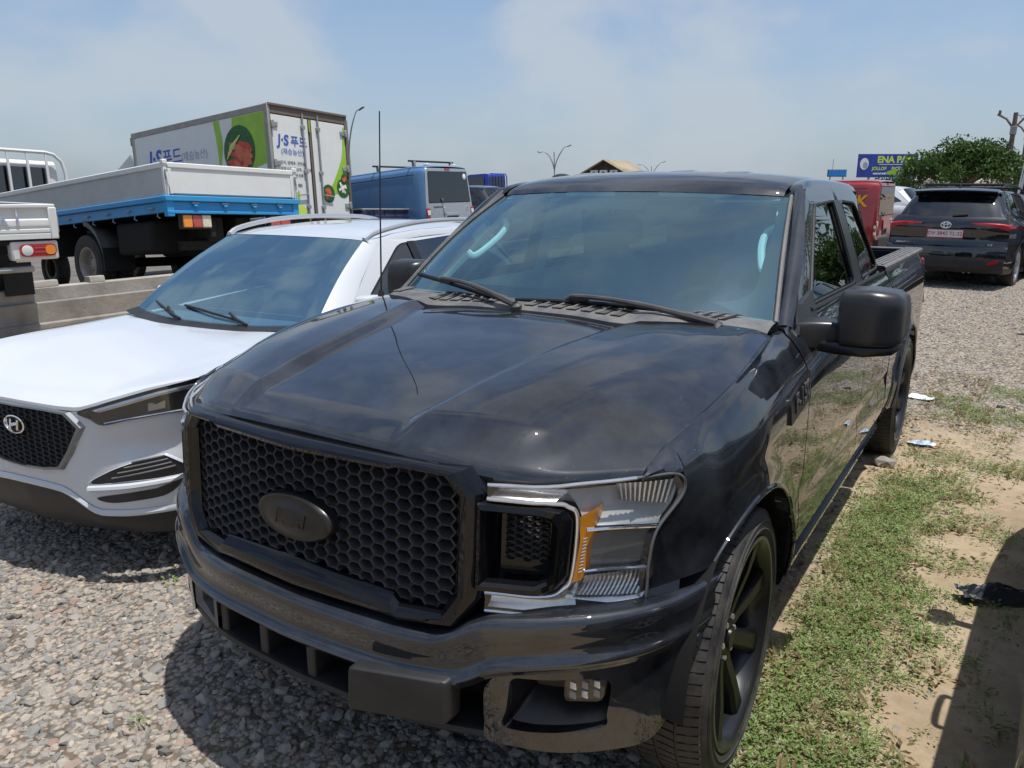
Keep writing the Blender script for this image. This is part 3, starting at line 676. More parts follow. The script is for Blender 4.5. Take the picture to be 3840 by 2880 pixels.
# --- fenders, doors, bed sides
YD0, YD1, YD2, YC = .600, 1.800, 2.480, 2.750
def build_sides(sx):
    fp = 'black_paint'
    # fender
    key = [(129.5, -.502, .777), (124, -.497, .85), (118, -.488, .925), (112, -.408, 1.018), (108, -.402, 1.072)]
    key += [(q, y, float(_zt(y))) for q, y in zip(np.linspace(104, 47, 16), np.linspace(-.385, YD0 - .010, 16))]
    key += [(40, YD0 - .005, 1.18), (32, YD0 - .005, 1.0), (22, YD0 - .005, .80), (12, YD0 - .005, .64), (4, YD0 - .005, .51)]
    K = np.array(key); qs = np.concatenate([np.linspace(K[0, 0], 109, 40)[:-1], np.linspace(109, 100, 30)[:-1], np.linspace(100, K[-1, 0], 90)])
    Bs = np.stack([np.interp(-qs, -K[:, 0], K[:, 1]), np.interp(-qs, -K[:, 0], K[:, 2])], 1)
    A = np.array([(AF[0] + AF[2]*math.cos(R(q)), AF[1] + AF[2]*math.sin(R(q))) for q in qs])
    mb = MB(); G = np.array([[side(*(a + (b-a)*t)) for a, b in zip(A, Bs)] for t in np.linspace(0, 1, 40)**.62])
    mb.grid(G); flange(mb, G, (-.05, 0, 0), 'a'); flange(mb, G, (-.015, 0, 0), 'bcd')
    E0 = curve([(.850, -.506, 1.080), (.851, -.490, 1.093), (.855, -.45, 1.111), (.860, -.407, 1.125), (.863, -.382, 1.133)], 14)
    E1 = np.array([np.array(fr(x, 1.0955 + .003*k/13, -.005)) for k, x in enumerate(np.linspace(.868, .934, 14))]); E1[-1] = side(-.402, 1.074); E0[0] = E1[0]
    mb.grid(np.array([E0, E0*.7 + E1*.3 + [.006, -.004, .005], E0*.3 + E1*.7 + [.007, -.005, .004], E1])); mb.grid(np.array([E1, E1 + [-.004, .02, -.02]]))
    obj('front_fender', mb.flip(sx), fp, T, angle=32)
    for c, q0 in ((AF, 128), (AR, 178)):
        lipm = MB(); lipm.tube([side(*p, .001) for p in arc(c, q0, 4, 60, c[2]-.002)], .008, 8); obj('arch_lip', lipm.flip(sx), fp, T)
    for c in (AF, AR):
        a0, a1 = (178, 2); ln = MB()
        ln.grid(np.array([[(x, y, z) for (y, z) in arc(c, a0, a1, 30, c[2]+.004)] for x in (.985, .60)])); ln.ngon([(.60, y, z) for (y, z) in arc(c, a0, a1, 30, c[2]+.004)])
        obj('wheel_well', ln.flip(sx), 'dark_void', T)
    # doors: lower panels
    def door(y0, y1, name, sill):
        mb = MB(); A = [(y0 + .005, sill), (y1 - .005, sill)]; Bq = [(y0 + .005, float(_zt(y0)) + .005), (y1 - .005, float(_zt(y1)) + .005)]
        Bq = [(y, float(_zt(y)) + .006) for y in np.linspace(y0 + .005, y1 - .005, 12)]
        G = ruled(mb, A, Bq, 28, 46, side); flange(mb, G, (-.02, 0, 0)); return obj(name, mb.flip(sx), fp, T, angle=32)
    d1 = door(YD0, YD1, 'front_door', .500); d2 = door(YD1, YD2, 'rear_door', .500)
    c1 = door(YD2, YC, 'cab_corner', .500)
    # sill
    mb = MB(); G = ruled(mb, [(.505, .375), (YC, .375)], [(.505, .492), (YC, .492)], 30, 10, lambda y, z: side(y, z, -.004)); flange(mb, G, (-.05, 0, 0)); obj('rocker_panel', mb.flip(sx), fp, T)
    mb = MB(); G = ruled(mb, [(.56, .392), (YC-.03, .392)], [(.56, .43), (YC-.03, .43)], 30, 5, lambda y, z: side(y, z, .012)); flange(mb, G, (-.02, 0, 0)); obj('sill_guard', mb.flip(sx), 'black_gloss', T)
    # handle
    for (yy, dd) in ((1.60, d1),):
        h = MB(); P = [side(y, 1.13, o) for y, o in ((yy-.10, .004), (yy-.09, .035), (yy, .042), (yy+.09, .035), (yy+.10, .004))]; h.tube(cat(P, 16), .013, 8); obj('handle', h.flip(sx), 'black_gloss', dd)
    # badge on the fender
    bd = MB(); O = rounded([(.315, 1.035), (.575, 1.075), (.590, 1.150), (.600, 1.152), (.600, 1.168), (.330, 1.120), (.315, 1.10)], .008)
    bd.prism(O, lambda a, b, d: side(a, b - .01, d), -.012, .009)
    bo = obj('fender_badge', bd.flip(sx), 'satin_black', T, angle=30)
    if sx > 0:
        p0 = side(.455, 1.095, .0125); tx = text_mesh('F-150', .088, .002, shear=.12, bold=.001, spacing=.95)
        place_text(tx, p0, (0, 1, .14), (-.10, 0, 1)); obj('badge_lettering', tx, 'wiper_grey', bo)
    # ---------------- cab upper: window frames
    def gh(y, z, off=0):
        # greenhouse side: leans in towards the roof
        t = (z - 1.30)/.42; x = .928 - .118*t - .020*t*t
        if t > 1: x -= .22*(t - 1)**1.5 * .42
        if y < 1.0: x -= .035*((1.0 - y)/.4)**2 * (1 - min(1, t)*.6) * .6
        if y > 2.4: x -= .05*((y - 2.4)/.35)**2
        return (x + off, y, z)
    W1 = rounded([(.885, 1.345), (1.360, 1.705), (1.765, 1.722), (1.815, 1.345)], [.05, .04, .03, .03], 5)
    W2 = rounded([(2.015, 1.352), (1.955, 1.722), (2.300, 1.712), (2.600, 1.362)], [.02, .03, .05, .06], 5)
    F1 = rounded([(.665, 1.290), (1.300, 1.775), (1.86, 1.795), (1.905, 1.315)], [.02, .06, .01, .01], 5)
    F2 = rounded([(1.905, 1.317), (1.862, 1.795), (2.42, 1.785), (2.752, 1.325)], [.01, .01, .09, .02], 5)
    for (W, F, nm, gm) in ((W1, F1, 'front_window_frame', 'side_glass'), (W2, F2, 'rear_window_frame', 'side_glass')):
        mb = MB(); G = np.array([[gh(*(w + (f - w)*t)) for w, f in zip(W, F)] for t in np.linspace(0, 1, 8)]); mb.grid(G, cv=True)
        mb.rim(G[0], (-.02, 0, 0)); fo = obj(nm, mb.flip(sx), fp, T, angle=40)
        sl_ = MB(); P = np.array([gh(*w, .002) for w in W]); sl_.tube(np.vstack([P, P[:1]]), .0065, 6, cap=False); obj('window_seal', sl_.flip(sx), 'seal_rubber', fo)
        gp = MB(); c = W.mean(0); rows = [[gh(*(c + (w - c)*s), -.010) for w in W] for s in (1, .66, .33, .01)]; gp.grid(np.array(rows), cv=True); obj('side_window', gp.flip(sx), gm, fo, angle=60)
    bp = MB(); A = [(1.825, 1.335), (1.785, 1.725)]; Bq = [(2.000, 1.335), (1.945, 1.725)]
    G = ruled(bp, A, Bq, 8, 4, lambda y, z: gh(y, z, .006)); flange(bp, G, (-.02, 0, 0)); obj('pillar_cover', bp.flip(sx), 'satin_black', T)
    # belt moulding
    mb = MB(); mb.tube([gh(y, 1.330, .006) for y in np.linspace(.86, 2.62, 20)], .010, 6); obj('belt_moulding', mb.flip(sx), 'seal_rubber', T)
    # A-pillar outer, up to the roof rail
    mb = MB(); P0 = np.array([(.855, .615, 1.290), (.800, .90, 1.490), (.745, 1.19, 1.690), (.722, 1.30, 1.755)]); P1 = np.array([gh(.640, 1.292), gh(.955, 1.520), gh(1.20, 1.705), gh(1.300, 1.770)])
    mid = (P0 + P1)/2 + np.array([.006, -.006, .010])
    mb.grid(pgrid(np.array([P0 + [-.004, .004, -.03], P0, mid, P1]), 12, 20)); obj('a_pillar', mb.flip(sx), fp, T, angle=45)
    # roof side rail joining frames to the roof
    rz_ = pchip([1.285, 1.295, 1.41, 1.55, 1.85, 2.2, 2.45, 2.58, 2.66, 2.72, 2.75], [1.745, 1.764, 1.796, 1.812, 1.82, 1.816, 1.804, 1.785, 1.765, 1.72, 1.70])
    mb = MB(); ys = np.concatenate([[1.288], np.linspace(1.31, 2.742, 30)]); rows = []
    for q in range(7):
        row = []
        for k, y in enumerate(ys):
            a = np.array(gh(max(y, 1.297), 1.772 - .02*(max(0, y-2.4)/.35)**1.5)); b = np.array((.692 + (.026 if k == 0 else .012*max(0, (1.45 - y)/.15)), y, float(rz_(y))))
            f = min(1, (y - 1.285)/.15); t = q/6; p = a + (b - a)*t; p[2] += (.004 + .014*f)*math.sin(math.pi*t); p[0] += (.004 + .006*f)*math.sin(math.pi*t); row.append(p)
        rows.append(row)
    mb.grid(np.array(rows)); obj('roof_rail', mb.flip(sx), fp, T, angle=45)
    # ---------------- bed
    arcR = arc(AR, 178, 2, 90)
    yb0, yb1, zb = YC + .02, 4.80, .45
    mb = MB(); A = np.array(arcR); 
    Bp = poly([(yb0, .44), (yb0, 1.335), (yb1, 1.335), (yb1, .50), (4.35, .47)], 500); ang2 = lambda p: math.atan2(p[1]-AR[1], p[0]-AR[0])
    aB = np.array([ang2(p) for p in Bp]); Bs = np.array([Bp[int(np.argmin(np.abs(aB - ang2(a))))] for a in A]); Bs[0] = (yb0, .44); Bs[-1] = (yb1 - .1, .46)
    G = np.array([[side(*(a + (b-a)*t)) for a, b in zip(A, Bs)] for t in np.linspace(0, 1, 24)]); mb.grid(G); flange(mb, G, (-.05, 0, 0), 'a'); flange(mb, G, (-.02, 0, 0), 'b')
    obj('bed_side', mb.flip(sx), fp, T, angle=32)
    mb = MB(); rows = [[(x, y, z) for y in np.linspace(yb0, yb1 - .01, 14)] for x, z in ((.925, 1.325), (.928, 1.347), (.918, 1.356), (.89, 1.358), (.83, 1.358), (.80, 1.354), (.795, 1.30))]; mb.grid(np.array(rows)); ro = obj('bed_rail_cap', mb.flip(sx), 'cowl_plastic', T, angle=30)
    for k in range(4):
        rb = MB(); rb.box2((.815 + k*.026, yb0 + .05, 1.356), (.827 + k*.026, yb1 - .08, 1.3625)); obj('rail_rib', rb.flip(sx), 'cowl_plastic', ro)
    mb = MB(); mb.box2((.79, yb0, .78), (.80, yb1, 1.32)); obj('bed_inner_wall', mb.flip(sx), 'black_plastic', T)
    mb = MB(); O = rounded([(4.735, .93), (4.800, .93), (4.800, 1.28), (4.735, 1.28)], .02); mb.prism(O, lambda a, b, d: (xs(a, b) + d, a, b), -.05, .010); obj('tail_light', mb.flip(sx), 'red_lens', T, bevel=.003)
    # mirror
    hs = MB(); rows = []
    def hsec(x, y0, y1, z0, z1, r=.05):
        O = rounded([(y0, z0), (y1, z0), (y1, z1), (y0, z1)], [r*.5, r*.3, r*.5, r], 5); return [(x, a, b) for a, b in O]
    mroot = bpy.data.objects.new('side_mirror', None); COL.objects.link(mroot); mroot.parent = T
    if sx < 0:                                          # the far mirror is folded back against the door
        mroot.matrix_local = Matrix.Translation((-.955, .93, .0)) @ Matrix.Rotation(R(88), 4, 'Z') @ Matrix.Diagonal((.8, .8, 1, 1)) @ Matrix.Translation((.985, -.80, -.005))
    rows = [hsec(1.048, .74, .83, 1.26, 1.40), hsec(1.050, .70, .85, 1.248, 1.418), hsec(1.070, .650, .86, 1.238, 1.436, .045), hsec(1.16, .640, .865, 1.238, 1.442, .05), hsec(1.245, .655, .865, 1.243, 1.434, .05), hsec(1.274, .69, .862, 1.252, 1.415, .045), hsec(1.283, .75, .858, 1.27, 1.38, .05), hsec(1.285, .80, .85, 1.29, 1.36, .03)]
    hs.grid(np.array(rows), cv=True); hs.ngon(rows[0]); hs.ngon(rows[-1]); obj('mirror_cap', hs.flip(sx), 'mirror_plastic', mroot, angle=45)
    hs = MB(); rows = [hsec(.985, .70, .84, 1.200, 1.242, .02), hsec(1.06, .665, .862, 1.198, 1.243, .03), hsec(1.16, .652, .868, 1.200, 1.243, .03), hsec(1.25, .68, .866, 1.212, 1.245, .03), hsec(1.279, .74, .86, 1.232, 1.252, .01)]
    hs.grid(np.array(rows), cv=True); hs.ngon(rows[0]); hs.ngon(rows[-1]); obj('mirror_base', hs.flip(sx), 'satin_black', mroot, angle=45)
    hs = MB(); rows = [hsec(.90, .68, .86, 1.205, 1.305, .03), hsec(.965, .69, .84, 1.205, 1.312, .03), hsec(1.02, .71, .83, 1.215, 1.312, .03), hsec(1.055, .72, .83, 1.22, 1.305, .03)]
    hs.grid(np.array(rows), cv=True); obj('mirror_arm', hs.flip(sx), 'mirror_plastic', mroot, angle=45)
    if sx > 0: mroot.matrix_local = Matrix.Translation((1.03, .76, 1.30)) @ Matrix.Diagonal((.91, .92, .95, 1)) @ Matrix.Translation((-1.03, -.76, -1.30))
    g = MB(); g.ngon([(x, .868, z) for x, z in rounded([(1.075, 1.262), (1.262, 1.268), (1.258, 1.412), (1.075, 1.418)], .03)]); obj('mirror_glass', g.flip(sx), 'chrome', mroot)
    # sail panel in front of the window
    mb = MB(); G = ruled(mb, [(.665, 1.262), (.930, 1.262)], [(.75, 1.36), (.930, 1.395)], 8, 5, lambda y, z: gh(y, max(z, 1.262), .010)); flange(mb, G, (-.02, 0, 0)); obj('mirror_sail', mb.flip(sx), 'mirror_plastic', T)
    # seats
    for sy in (1.62,):
        seat = MB(); cx = .40
        rows = []
        for (yy, zz_, w, d) in ((sy-.28, .86, .25, .10), (sy+.02, .88, .26, .12), (sy+.22, .92, .26, .12), (sy+.30, 1.12, .25, .12), (sy+.37, 1.36, .22, .10), (sy+.40, 1.44, .16, .07)):
            rows.append([(cx-w, yy, zz_-.02), (cx-w*.8, yy-d*.5, zz_+d*.4), (cx, yy-d*.35, zz_+d*.3), (cx+w*.8, yy-d*.5, zz_+d*.4), (cx+w, yy, zz_-.02), (cx+w*.9, yy+d, zz_-d*.4), (cx-w*.9, yy+d, zz_-d*.4)])
        seat.grid(np.array(rows), cv=True); seat.ngon(rows[0]); seat.ngon(rows[-1]); so = obj('seat', seat.flip(sx), 'seat_grey', T, sub=1)
        hr = MB(); hr.lathe([(-.12, .02), (-.115, .07), (-.06, .085), (.06, .085), (.115, .07), (.12, .02)], (cx, sy+.40, 1.55), (1, 0, 0), 14, True); obj('headrest', hr.flip(sx), 'seat_grey', so)
    # inner door / pillar trim, pale
    mb = MB(); P0 = np.array([(.815, .66, 1.285), (.762, .93, 1.475), (.712, 1.20, 1.665), (.692, 1.30, 1.72)]); mb.grid(np.array([P0 + [-.03, .0, -.022], P0 + [.0, .05, -.03], P0 + [.04, .14, -.05]])); obj('pillar_trim', mb.flip(sx), 'interior_light', T)
    hd = MB(); hd.tube(cat([(.735, .98, 1.47), (.700, 1.0, 1.455), (.655, 1.12, 1.53), (.650, 1.20, 1.59), (.690, 1.235, 1.62)], 20), .016, 8); obj('grab_handle', hd.flip(sx), 'interior_light', T)
    mb = MB(); G = ruled(mb, [(.70, .62), (2.7, .62)], [(.70, 1.30), (2.7, 1.33)], 12, 6, lambda y, z: (min(.86, xs(y, z) - .09), y, z)); obj('door_trim', mb.flip(sx), 'interior_light', T)
    mb = MB(); G = ruled(mb, [(1.86, 1.3), (1.80, 1.74)], [(1.98, 1.3), (1.93, 1.74)], 8, 4, lambda y, z: gh(y, z, -.05)); obj('b_pillar_trim', mb.flip(sx), 'interior_light', T)
    mb = MB(); G = ruled(mb, [(2.50, 1.3), (2.22, 1.75)], [(2.74, 1.3), (2.60, 1.75)], 8, 4, lambda y, z: gh(y, z, -.05)); obj('c_pillar_trim', mb.flip(sx), 'interior_grey', T)
    return gh
for s_ in (1, -1): build_sides(s_)

# --- windshield, roof, cowl
WB = [(0, .375, 1.338), (.30, .395, 1.336), (.55, .45, 1.330), (.72, .53, 1.320), (.800, .58, 1.310), (.853, .622, 1.300)]
WT = [(0, 1.135, 1.757), (.20, 1.15, 1.756), (.36, 1.172, 1.752), (.50, 1.200, 1.747), (.62, 1.235, 1.742), (.715, 1.275, 1.736)]
def ws_net():
    b = curve(WB, 24); t = curve(WT, 24); rows = []
    for k in np.linspace(0, 1, 16):
        p = b + (t - b)*k; bul = .030*math.sin(math.pi*k); p = p + np.array([0, -.45, .9])*bul; rows.append(p)
    G = np.array(rows); return np.concatenate([G[:, ::-1]*[-1, 1, 1], G[:, 1:]], 1)
WS = ws_net()
mb = MB(); mb.grid(WS); wso = obj('windshield', mb, 'windshield_glass', T, angle=80)
def wsp(u, v, off=.0):                                # u -1..1 across, v 0..1 up
    j = (u + 1)/2*(WS.shape[1]-1); i = v*(WS.shape[0]-1); i0 = int(min(i, WS.shape[0]-2)); j0 = int(min(j, WS.shape[1]-2)); a, b = i-i0, j-j0
    p = (WS[i0, j0]*(1-a)*(1-b) + WS[i0+1, j0]*a*(1-b) + WS[i0, j0+1]*(1-a)*b + WS[i0+1, j0+1]*a*b); return p + np.array([0, -.46, .89])*off
fb = MB()                                             # black printed border: ring between edge and inner outline
inner = rounded([(-.90, .10), (.90, .10), (.955, .90), (-.955, .90)], [.16, .16, .06, .06], 6); outer = []
for (u, v) in inner:
    s = max(abs(u)/1.0, abs(v-.5)/.5); outer.append((np.clip(u/ s, -1, 1) if s > 0 else u, np.clip(.5 + (v-.5)/s, 0, 1)))
Pin = [wsp(u, v, -.004) for u, v in inner]; 
def towards(a, b, t): return a + (np.array(b) - a)*t
fb.grid(np.array([[wsp(*(np.array(i_) + (np.array(o_) - np.array(i_))*t), -.004) for i_, o_ in zip(inner, outer)] for t in np.linspace(0, 1, 6)]), cv=True)
obj('glass_border', fb, 'frit_black', wso, angle=60)
sh = MB(); sh.grid(np.array([[wsp(u, v, -.006) for u in np.linspace(-.22, .22, 10)] for v in np.linspace(.80, .93, 4)])); obj('sensor_patch', sh, 'frit_black', wso)
mi = MB(); mi.lathe([(-.13, .01), (-.12, .035), (0, .042), (.12, .035), (.13, .01)], (.0, 1.04, 1.60), (1, 0, .0), 14, True); obj('rear_view_mirror', mi, 'interior_dark', T)
for e, q in ((WS[:, -1], .006), (WS[:, 0], -.006)):
    tr = MB(); tr.tube(e + [q, 0, .006], .009, 6); obj('windshield_moulding', tr, 'cowl_plastic', wso)
def build_roof():
    xsn = [0, .15, .30, .345, .39, .50, .60, .66, .692]
    zc = [1.866, 1.865, 1.862, 1.859, 1.857, 1.851, 1.841, 1.831, 1.820]
    rows = []
    Wt = curve(WT, 60); wx = Wt[:, 0]
    fr_ = lambda x: (np.interp(x, wx, Wt[:, 1]), np.interp(x, wx, Wt[:, 2]))
    step = pchip([0, .27, .36, 1], [.018, .018, .0, .0])
    for k, (y, dz) in enumerate([(None, 0), (1.24, -.058), (1.36, -.026), (1.55, -.008), (1.85, 0), (2.2, -.004), (2.45, -.016), (2.62, -.035), (2.70, -.055), (2.745, -.10)]):
        row = []
        for x, z in zip(xsn, zc):
            if y is None:
                yy, z0 = fr_(x); row.append((x, yy + .004 - float(step(x))*0, z0 + .004)); 
            else: row.append((x, y + (.05*(x/.69)**2 if k < 3 else -.04*(x/.69)**2*(k > 6)), z + dz))
        rows.append(row)
    G = pgrid(np.array(rows), 50, 40); full = np.concatenate([G[:, ::-1]*[-1, 1, 1], G[:, 1:]], 1)
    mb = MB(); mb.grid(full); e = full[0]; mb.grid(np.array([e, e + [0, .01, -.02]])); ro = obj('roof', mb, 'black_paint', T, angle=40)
    # raised ribs pressed in the roof panel
    for x in (-.40, -.13, .13, .40):
        r = MB(); O = [(-.05, 0), (-.035, .006), (.035, .006), (.05, 0)]
        r.grid(np.array([[(x + a, y, np.interp(abs(x+a), xsn, zc) + b*f - .002 - .004*((y-1.85)/.5)**2*4) for a, b in O] for y, f in ((1.52, 0), (1.60, 1), (2.30, 1), (2.40, 0))])); obj('roof_rib', r, 'black_paint', ro)
    an = MB(); rows = []
    for t in np.linspace(0, math.pi/2, 8):
        rows.append([(-.60 + .055*math.cos(t)*math.cos(a), 1.68 + .080*math.cos(t)*math.sin(a), 1.826 + .032*math.sin(t)) for a in np.linspace(0, 2*math.pi, 20, endpoint=False)])
    an.grid(np.array(rows), cv=True); obj('roof_antenna', an, 'satin_black', T)
    # headliner and rear wall of the cab
    h = MB(); h.grid(np.array([[(x, y, 1.765 if y > 1.3 else 1.725) for x in np.linspace(-.68, .68, 6)] for y in (1.25, 1.45, 2.6)])); obj('headliner', h, 'interior_grey', T)
    # rear window wall
    rw = MB(); ring_o = rounded([(-.86, 1.30), (.86, 1.30), (.70, 1.78), (-.70, 1.78)], .05); ring_i = rounded([(-.66, 1.38), (.66, 1.38), (.58, 1.70), (-.58, 1.70)], .05)
    rw.grid(np.array([[(x, YC - .12*(z-1.3)/.48, z) for x, z in ring_o], [(x, YC - .12*(z-1.3)/.48 - .01, z) for x, z in ring_i]]), cv=True); rw.grid(np.array([[(x, YC + .004, z) for x in np.linspace(-.93, .93, 8)] for z in (.5, 1.31)])); obj('cab_rear_wall', rw, 'black_paint', T)
    rg = MB(); rg.ngon([(x, YC - .12*(z-1.3)/.48 - .014, z) for x, z in ring_i]); obj('rear_window', rg, 'tint_glass', T)
build_roof()
def build_cowl():
    hb = lambda x: float(pchip([0, .21, .428, .486, .57, .73, .82, .88], [.296, .293, .280, .286, .328, .418, .478, .53])(abs(x)))
    hz = lambda x: float(pchip([0, .21, .428, .486, .57, .73, .82, .88], [1.318, 1.316, 1.306, 1.318, 1.318, 1.310, 1.296, 1.270])(abs(x)))
    wy = pchip([p[0] for p in WB], [p[1] for p in WB]); wz = pchip([p[0] for p in WB], [p[2] for p in WB])
    def pt(x, t, off=0):
        a = np.array((x, hb(x), hz(x))); b = np.array((x, float(wy(abs(x))) + .03, float(wz(abs(x))) + .006)); return a + (b - a)*t + np.array((0, -.15*off, off))
    mb = MB(); X = np.linspace(-.86, .86, 70)
    mb.grid(np.array([[pt(x, t, .004 + .008*math.sin(math.pi*min(1, t*1.2))) for x in X] for t in np.linspace(0, 1, 8)])); e = np.array([pt(x, 0, .004) for x in X]); mb.grid(np.array([e, e - [0, 0, .05]])); co = obj('cowl', mb, 'cowl_plastic', T, angle=40)
    for x in [-.80, -.765, -.73, -.44, -.385, -.33, -.275, -.22, -.165, .02, .08, .14, .20, .26, .32, .38, .60, .64, .68, .72]:
        w = .020 if abs(x) > .5 else .036
        v = MB(); lean = .030
        P = [pt(x - w/2, .25, .0142), pt(x + w/2, .25, .0142), pt(x + w/2 + lean, .85, .0145), pt(x - w/2 + lean, .85, .0145)]
        v.ngon(P); vo = obj('vent_slot', v, 'dark_void', co)
        g = MB(); Pm = np.array(P); g.tube([Pm[0], Pm[3]], .004, 5); g.tube([Pm[3], Pm[2]], .003, 5); obj('vent_frame', g, 'cowl_plastic', co)
        if abs(x) < .5:
            f = MB()
            for k in range(5):
                q = k/4.6; f.tube([Pm[0] + (Pm[1]-Pm[0])*q + [0, 0, .001], Pm[0] + (Pm[1]-Pm[0])*q + (Pm[3]-Pm[0])*.35 + [0, 0, .001]], .0016, 4)
            obj('vent_fin', f, 'grey_plastic', co)
    # wipers
    def wiper(tip, heel, piv, hinge):
        tip, heel, piv, hinge = map(lambda p: np.array(p, float), (tip, heel, piv, hinge))
        w = bpy.data.objects.new('wiper', None); COL.objects.link(w); w.parent = T
        d = heel - tip; n = np.array((0, -.46, .89))
        b = MB(); m = tip + d*.5
        P = np.array([tip + d*t + n*(.010 + .006*math.sin(math.pi*t)) for t in np.linspace(0, 1, 14)]); b.tube(P, [.005]+[.0072]*12+[.005], 6); obj('blade', b, 'black_plastic', w)
        b = MB(); b.tube(P - n*.010, .004, 5); obj('blade_rubber', b, 'seal_rubber', w)
        b = MB(); hp = hinge + n*.034; b.tube(cat([hinge - d*.09 + n*.020, hp, hinge + (piv-hinge)*.35 + n*.048, hinge + (piv-hinge)*.72 + n*.040, piv + n*.026], 20), [.008, .009]+[.009]*9+[.011]*5+[.015]*4, 8); obj('arm', b, 'wiper_grey', w)
        b = MB(); b.box(hinge + n*.024, (.075, .028, .024), ('Z', math.atan2(d[1], d[0]))); obj('blade_clip', b, 'black_plastic', w, bevel=.006)
        b = MB(); b.lathe([(-.03, .022), (.022, .022), (.030, .012), (.030, 0)], piv, (0, -.3, .95), 16); obj('pivot_cap', b, 'wiper_grey', w)
    wiper((-.640, .480, 1.400), (-.085, .345, 1.330), (-.020, .300, 1.318), (-.44, .432, 1.372))
    wiper((-.070, .372, 1.340), (.520, .408, 1.346), (.720, .395, 1.300), (.200, .395, 1.348))
    # dashboard and steering wheel
    d = MB(); X = np.linspace(-.82, .82, 20)
    d.grid(np.array([[(x, y - .06*(1-(x/.85)**2) + (.03 if False else 0), z + (.02*math.exp(-((x-.38)/.2)**2) if q in (2, 3) else 0)) for x in X] for q, (y, z) in enumerate(((.42, 1.29), (.62, 1.275), (.86, 1.255), (1.0, 1.22), (1.05, 1.10), (1.02, .8)))])); obj('dashboard', d, 'interior_grey', T, angle=50)
    s = MB(); s.tube([(.40 + .185*math.cos(a), 1.17 + .06*math.sin(a), 1.17 + .17*math.sin(a)) for a in np.linspace(0, 2*math.pi, 33)], .016, 8, cap=False); so = obj('steering_wheel', s, 'interior_dark', T)
    b = MB(); b.tube([(.22, 1.17, 1.17), (.40, 1.15, 1.165), (.58, 1.17, 1.17)], .022, 8); b.tube([(.40, 1.16, 1.16), (.40, 1.0, 1.12)], .04, 8); obj('steering_hub', b, 'interior_dark', so)
build_cowl()
# --- bed floor, tailgate, underbody
mb = MB(); mb.box2((-.80, YC+.02, .74), (.80, 4.78, .78)); obj('bed_floor', mb, 'black_plastic', T)
mb = MB(); mb.box2((-.80, YC+.02, .76), (.80, YC+.05, 1.33)); obj('bed_front_wall', mb, 'black_paint', T)
mb = MB(); mb.box2((-.79, 4.745, .70), (.79, 4.81, 1.335)); to = obj('tailgate', mb, 'black_paint', T, bevel=.012)
mb = MB(); mb.box2((-.79, 4.735, 1.335), (.79, 4.815, 1.352)); obj('tailgate_cap', mb, 'cowl_plastic', to, bevel=.005)
mb = MB(); mb.box2((-.80, 4.82, .48), (.80, 4.93, .64)); obj('rear_bumper', mb, 'black_gloss', T, bevel=.02)
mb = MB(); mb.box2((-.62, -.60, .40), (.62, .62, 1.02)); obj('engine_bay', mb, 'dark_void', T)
mb = MB(); mb.box2((-.86, .62, .42), (.86, 2.70, .56)); obj('cab_floor', mb, 'underbody', T)
for x in (-.42, .42):
    mb = MB(); mb.box2((x-.05, -.5, .36), (x+.05, 4.7, .52)); obj('frame_rail', mb, 'underbody', T)
for y in (0, 3.683):
    mb = MB(); mb.tube([(-.8, y, .41), (.8, y, .41)], .05, 10); obj('axle', mb, 'underbody', T)
# --- radio mast on the far fender
mb = MB(); mb.tube([(-.885, .505, 1.285), (-.885, .508, 1.315)], [.016, .011], 10); mb.tube([(-.885, .508, 1.31), (-.880, .515, 1.7), (-.872, .522, 2.095)], [.0042, .0034, .0028], 6); obj('radio_mast', mb, 'seal_rubber', T)
# --- wheels
for sx in (1, -1):
    wheel(T, (sx*.862, 0, .415), sx, .415, .275, .318, 8, 'hero', steer=R(1.8))
    wheel(T, (sx*.872, 3.683, .415), sx, .415, .285, .318, 8, 'hero')
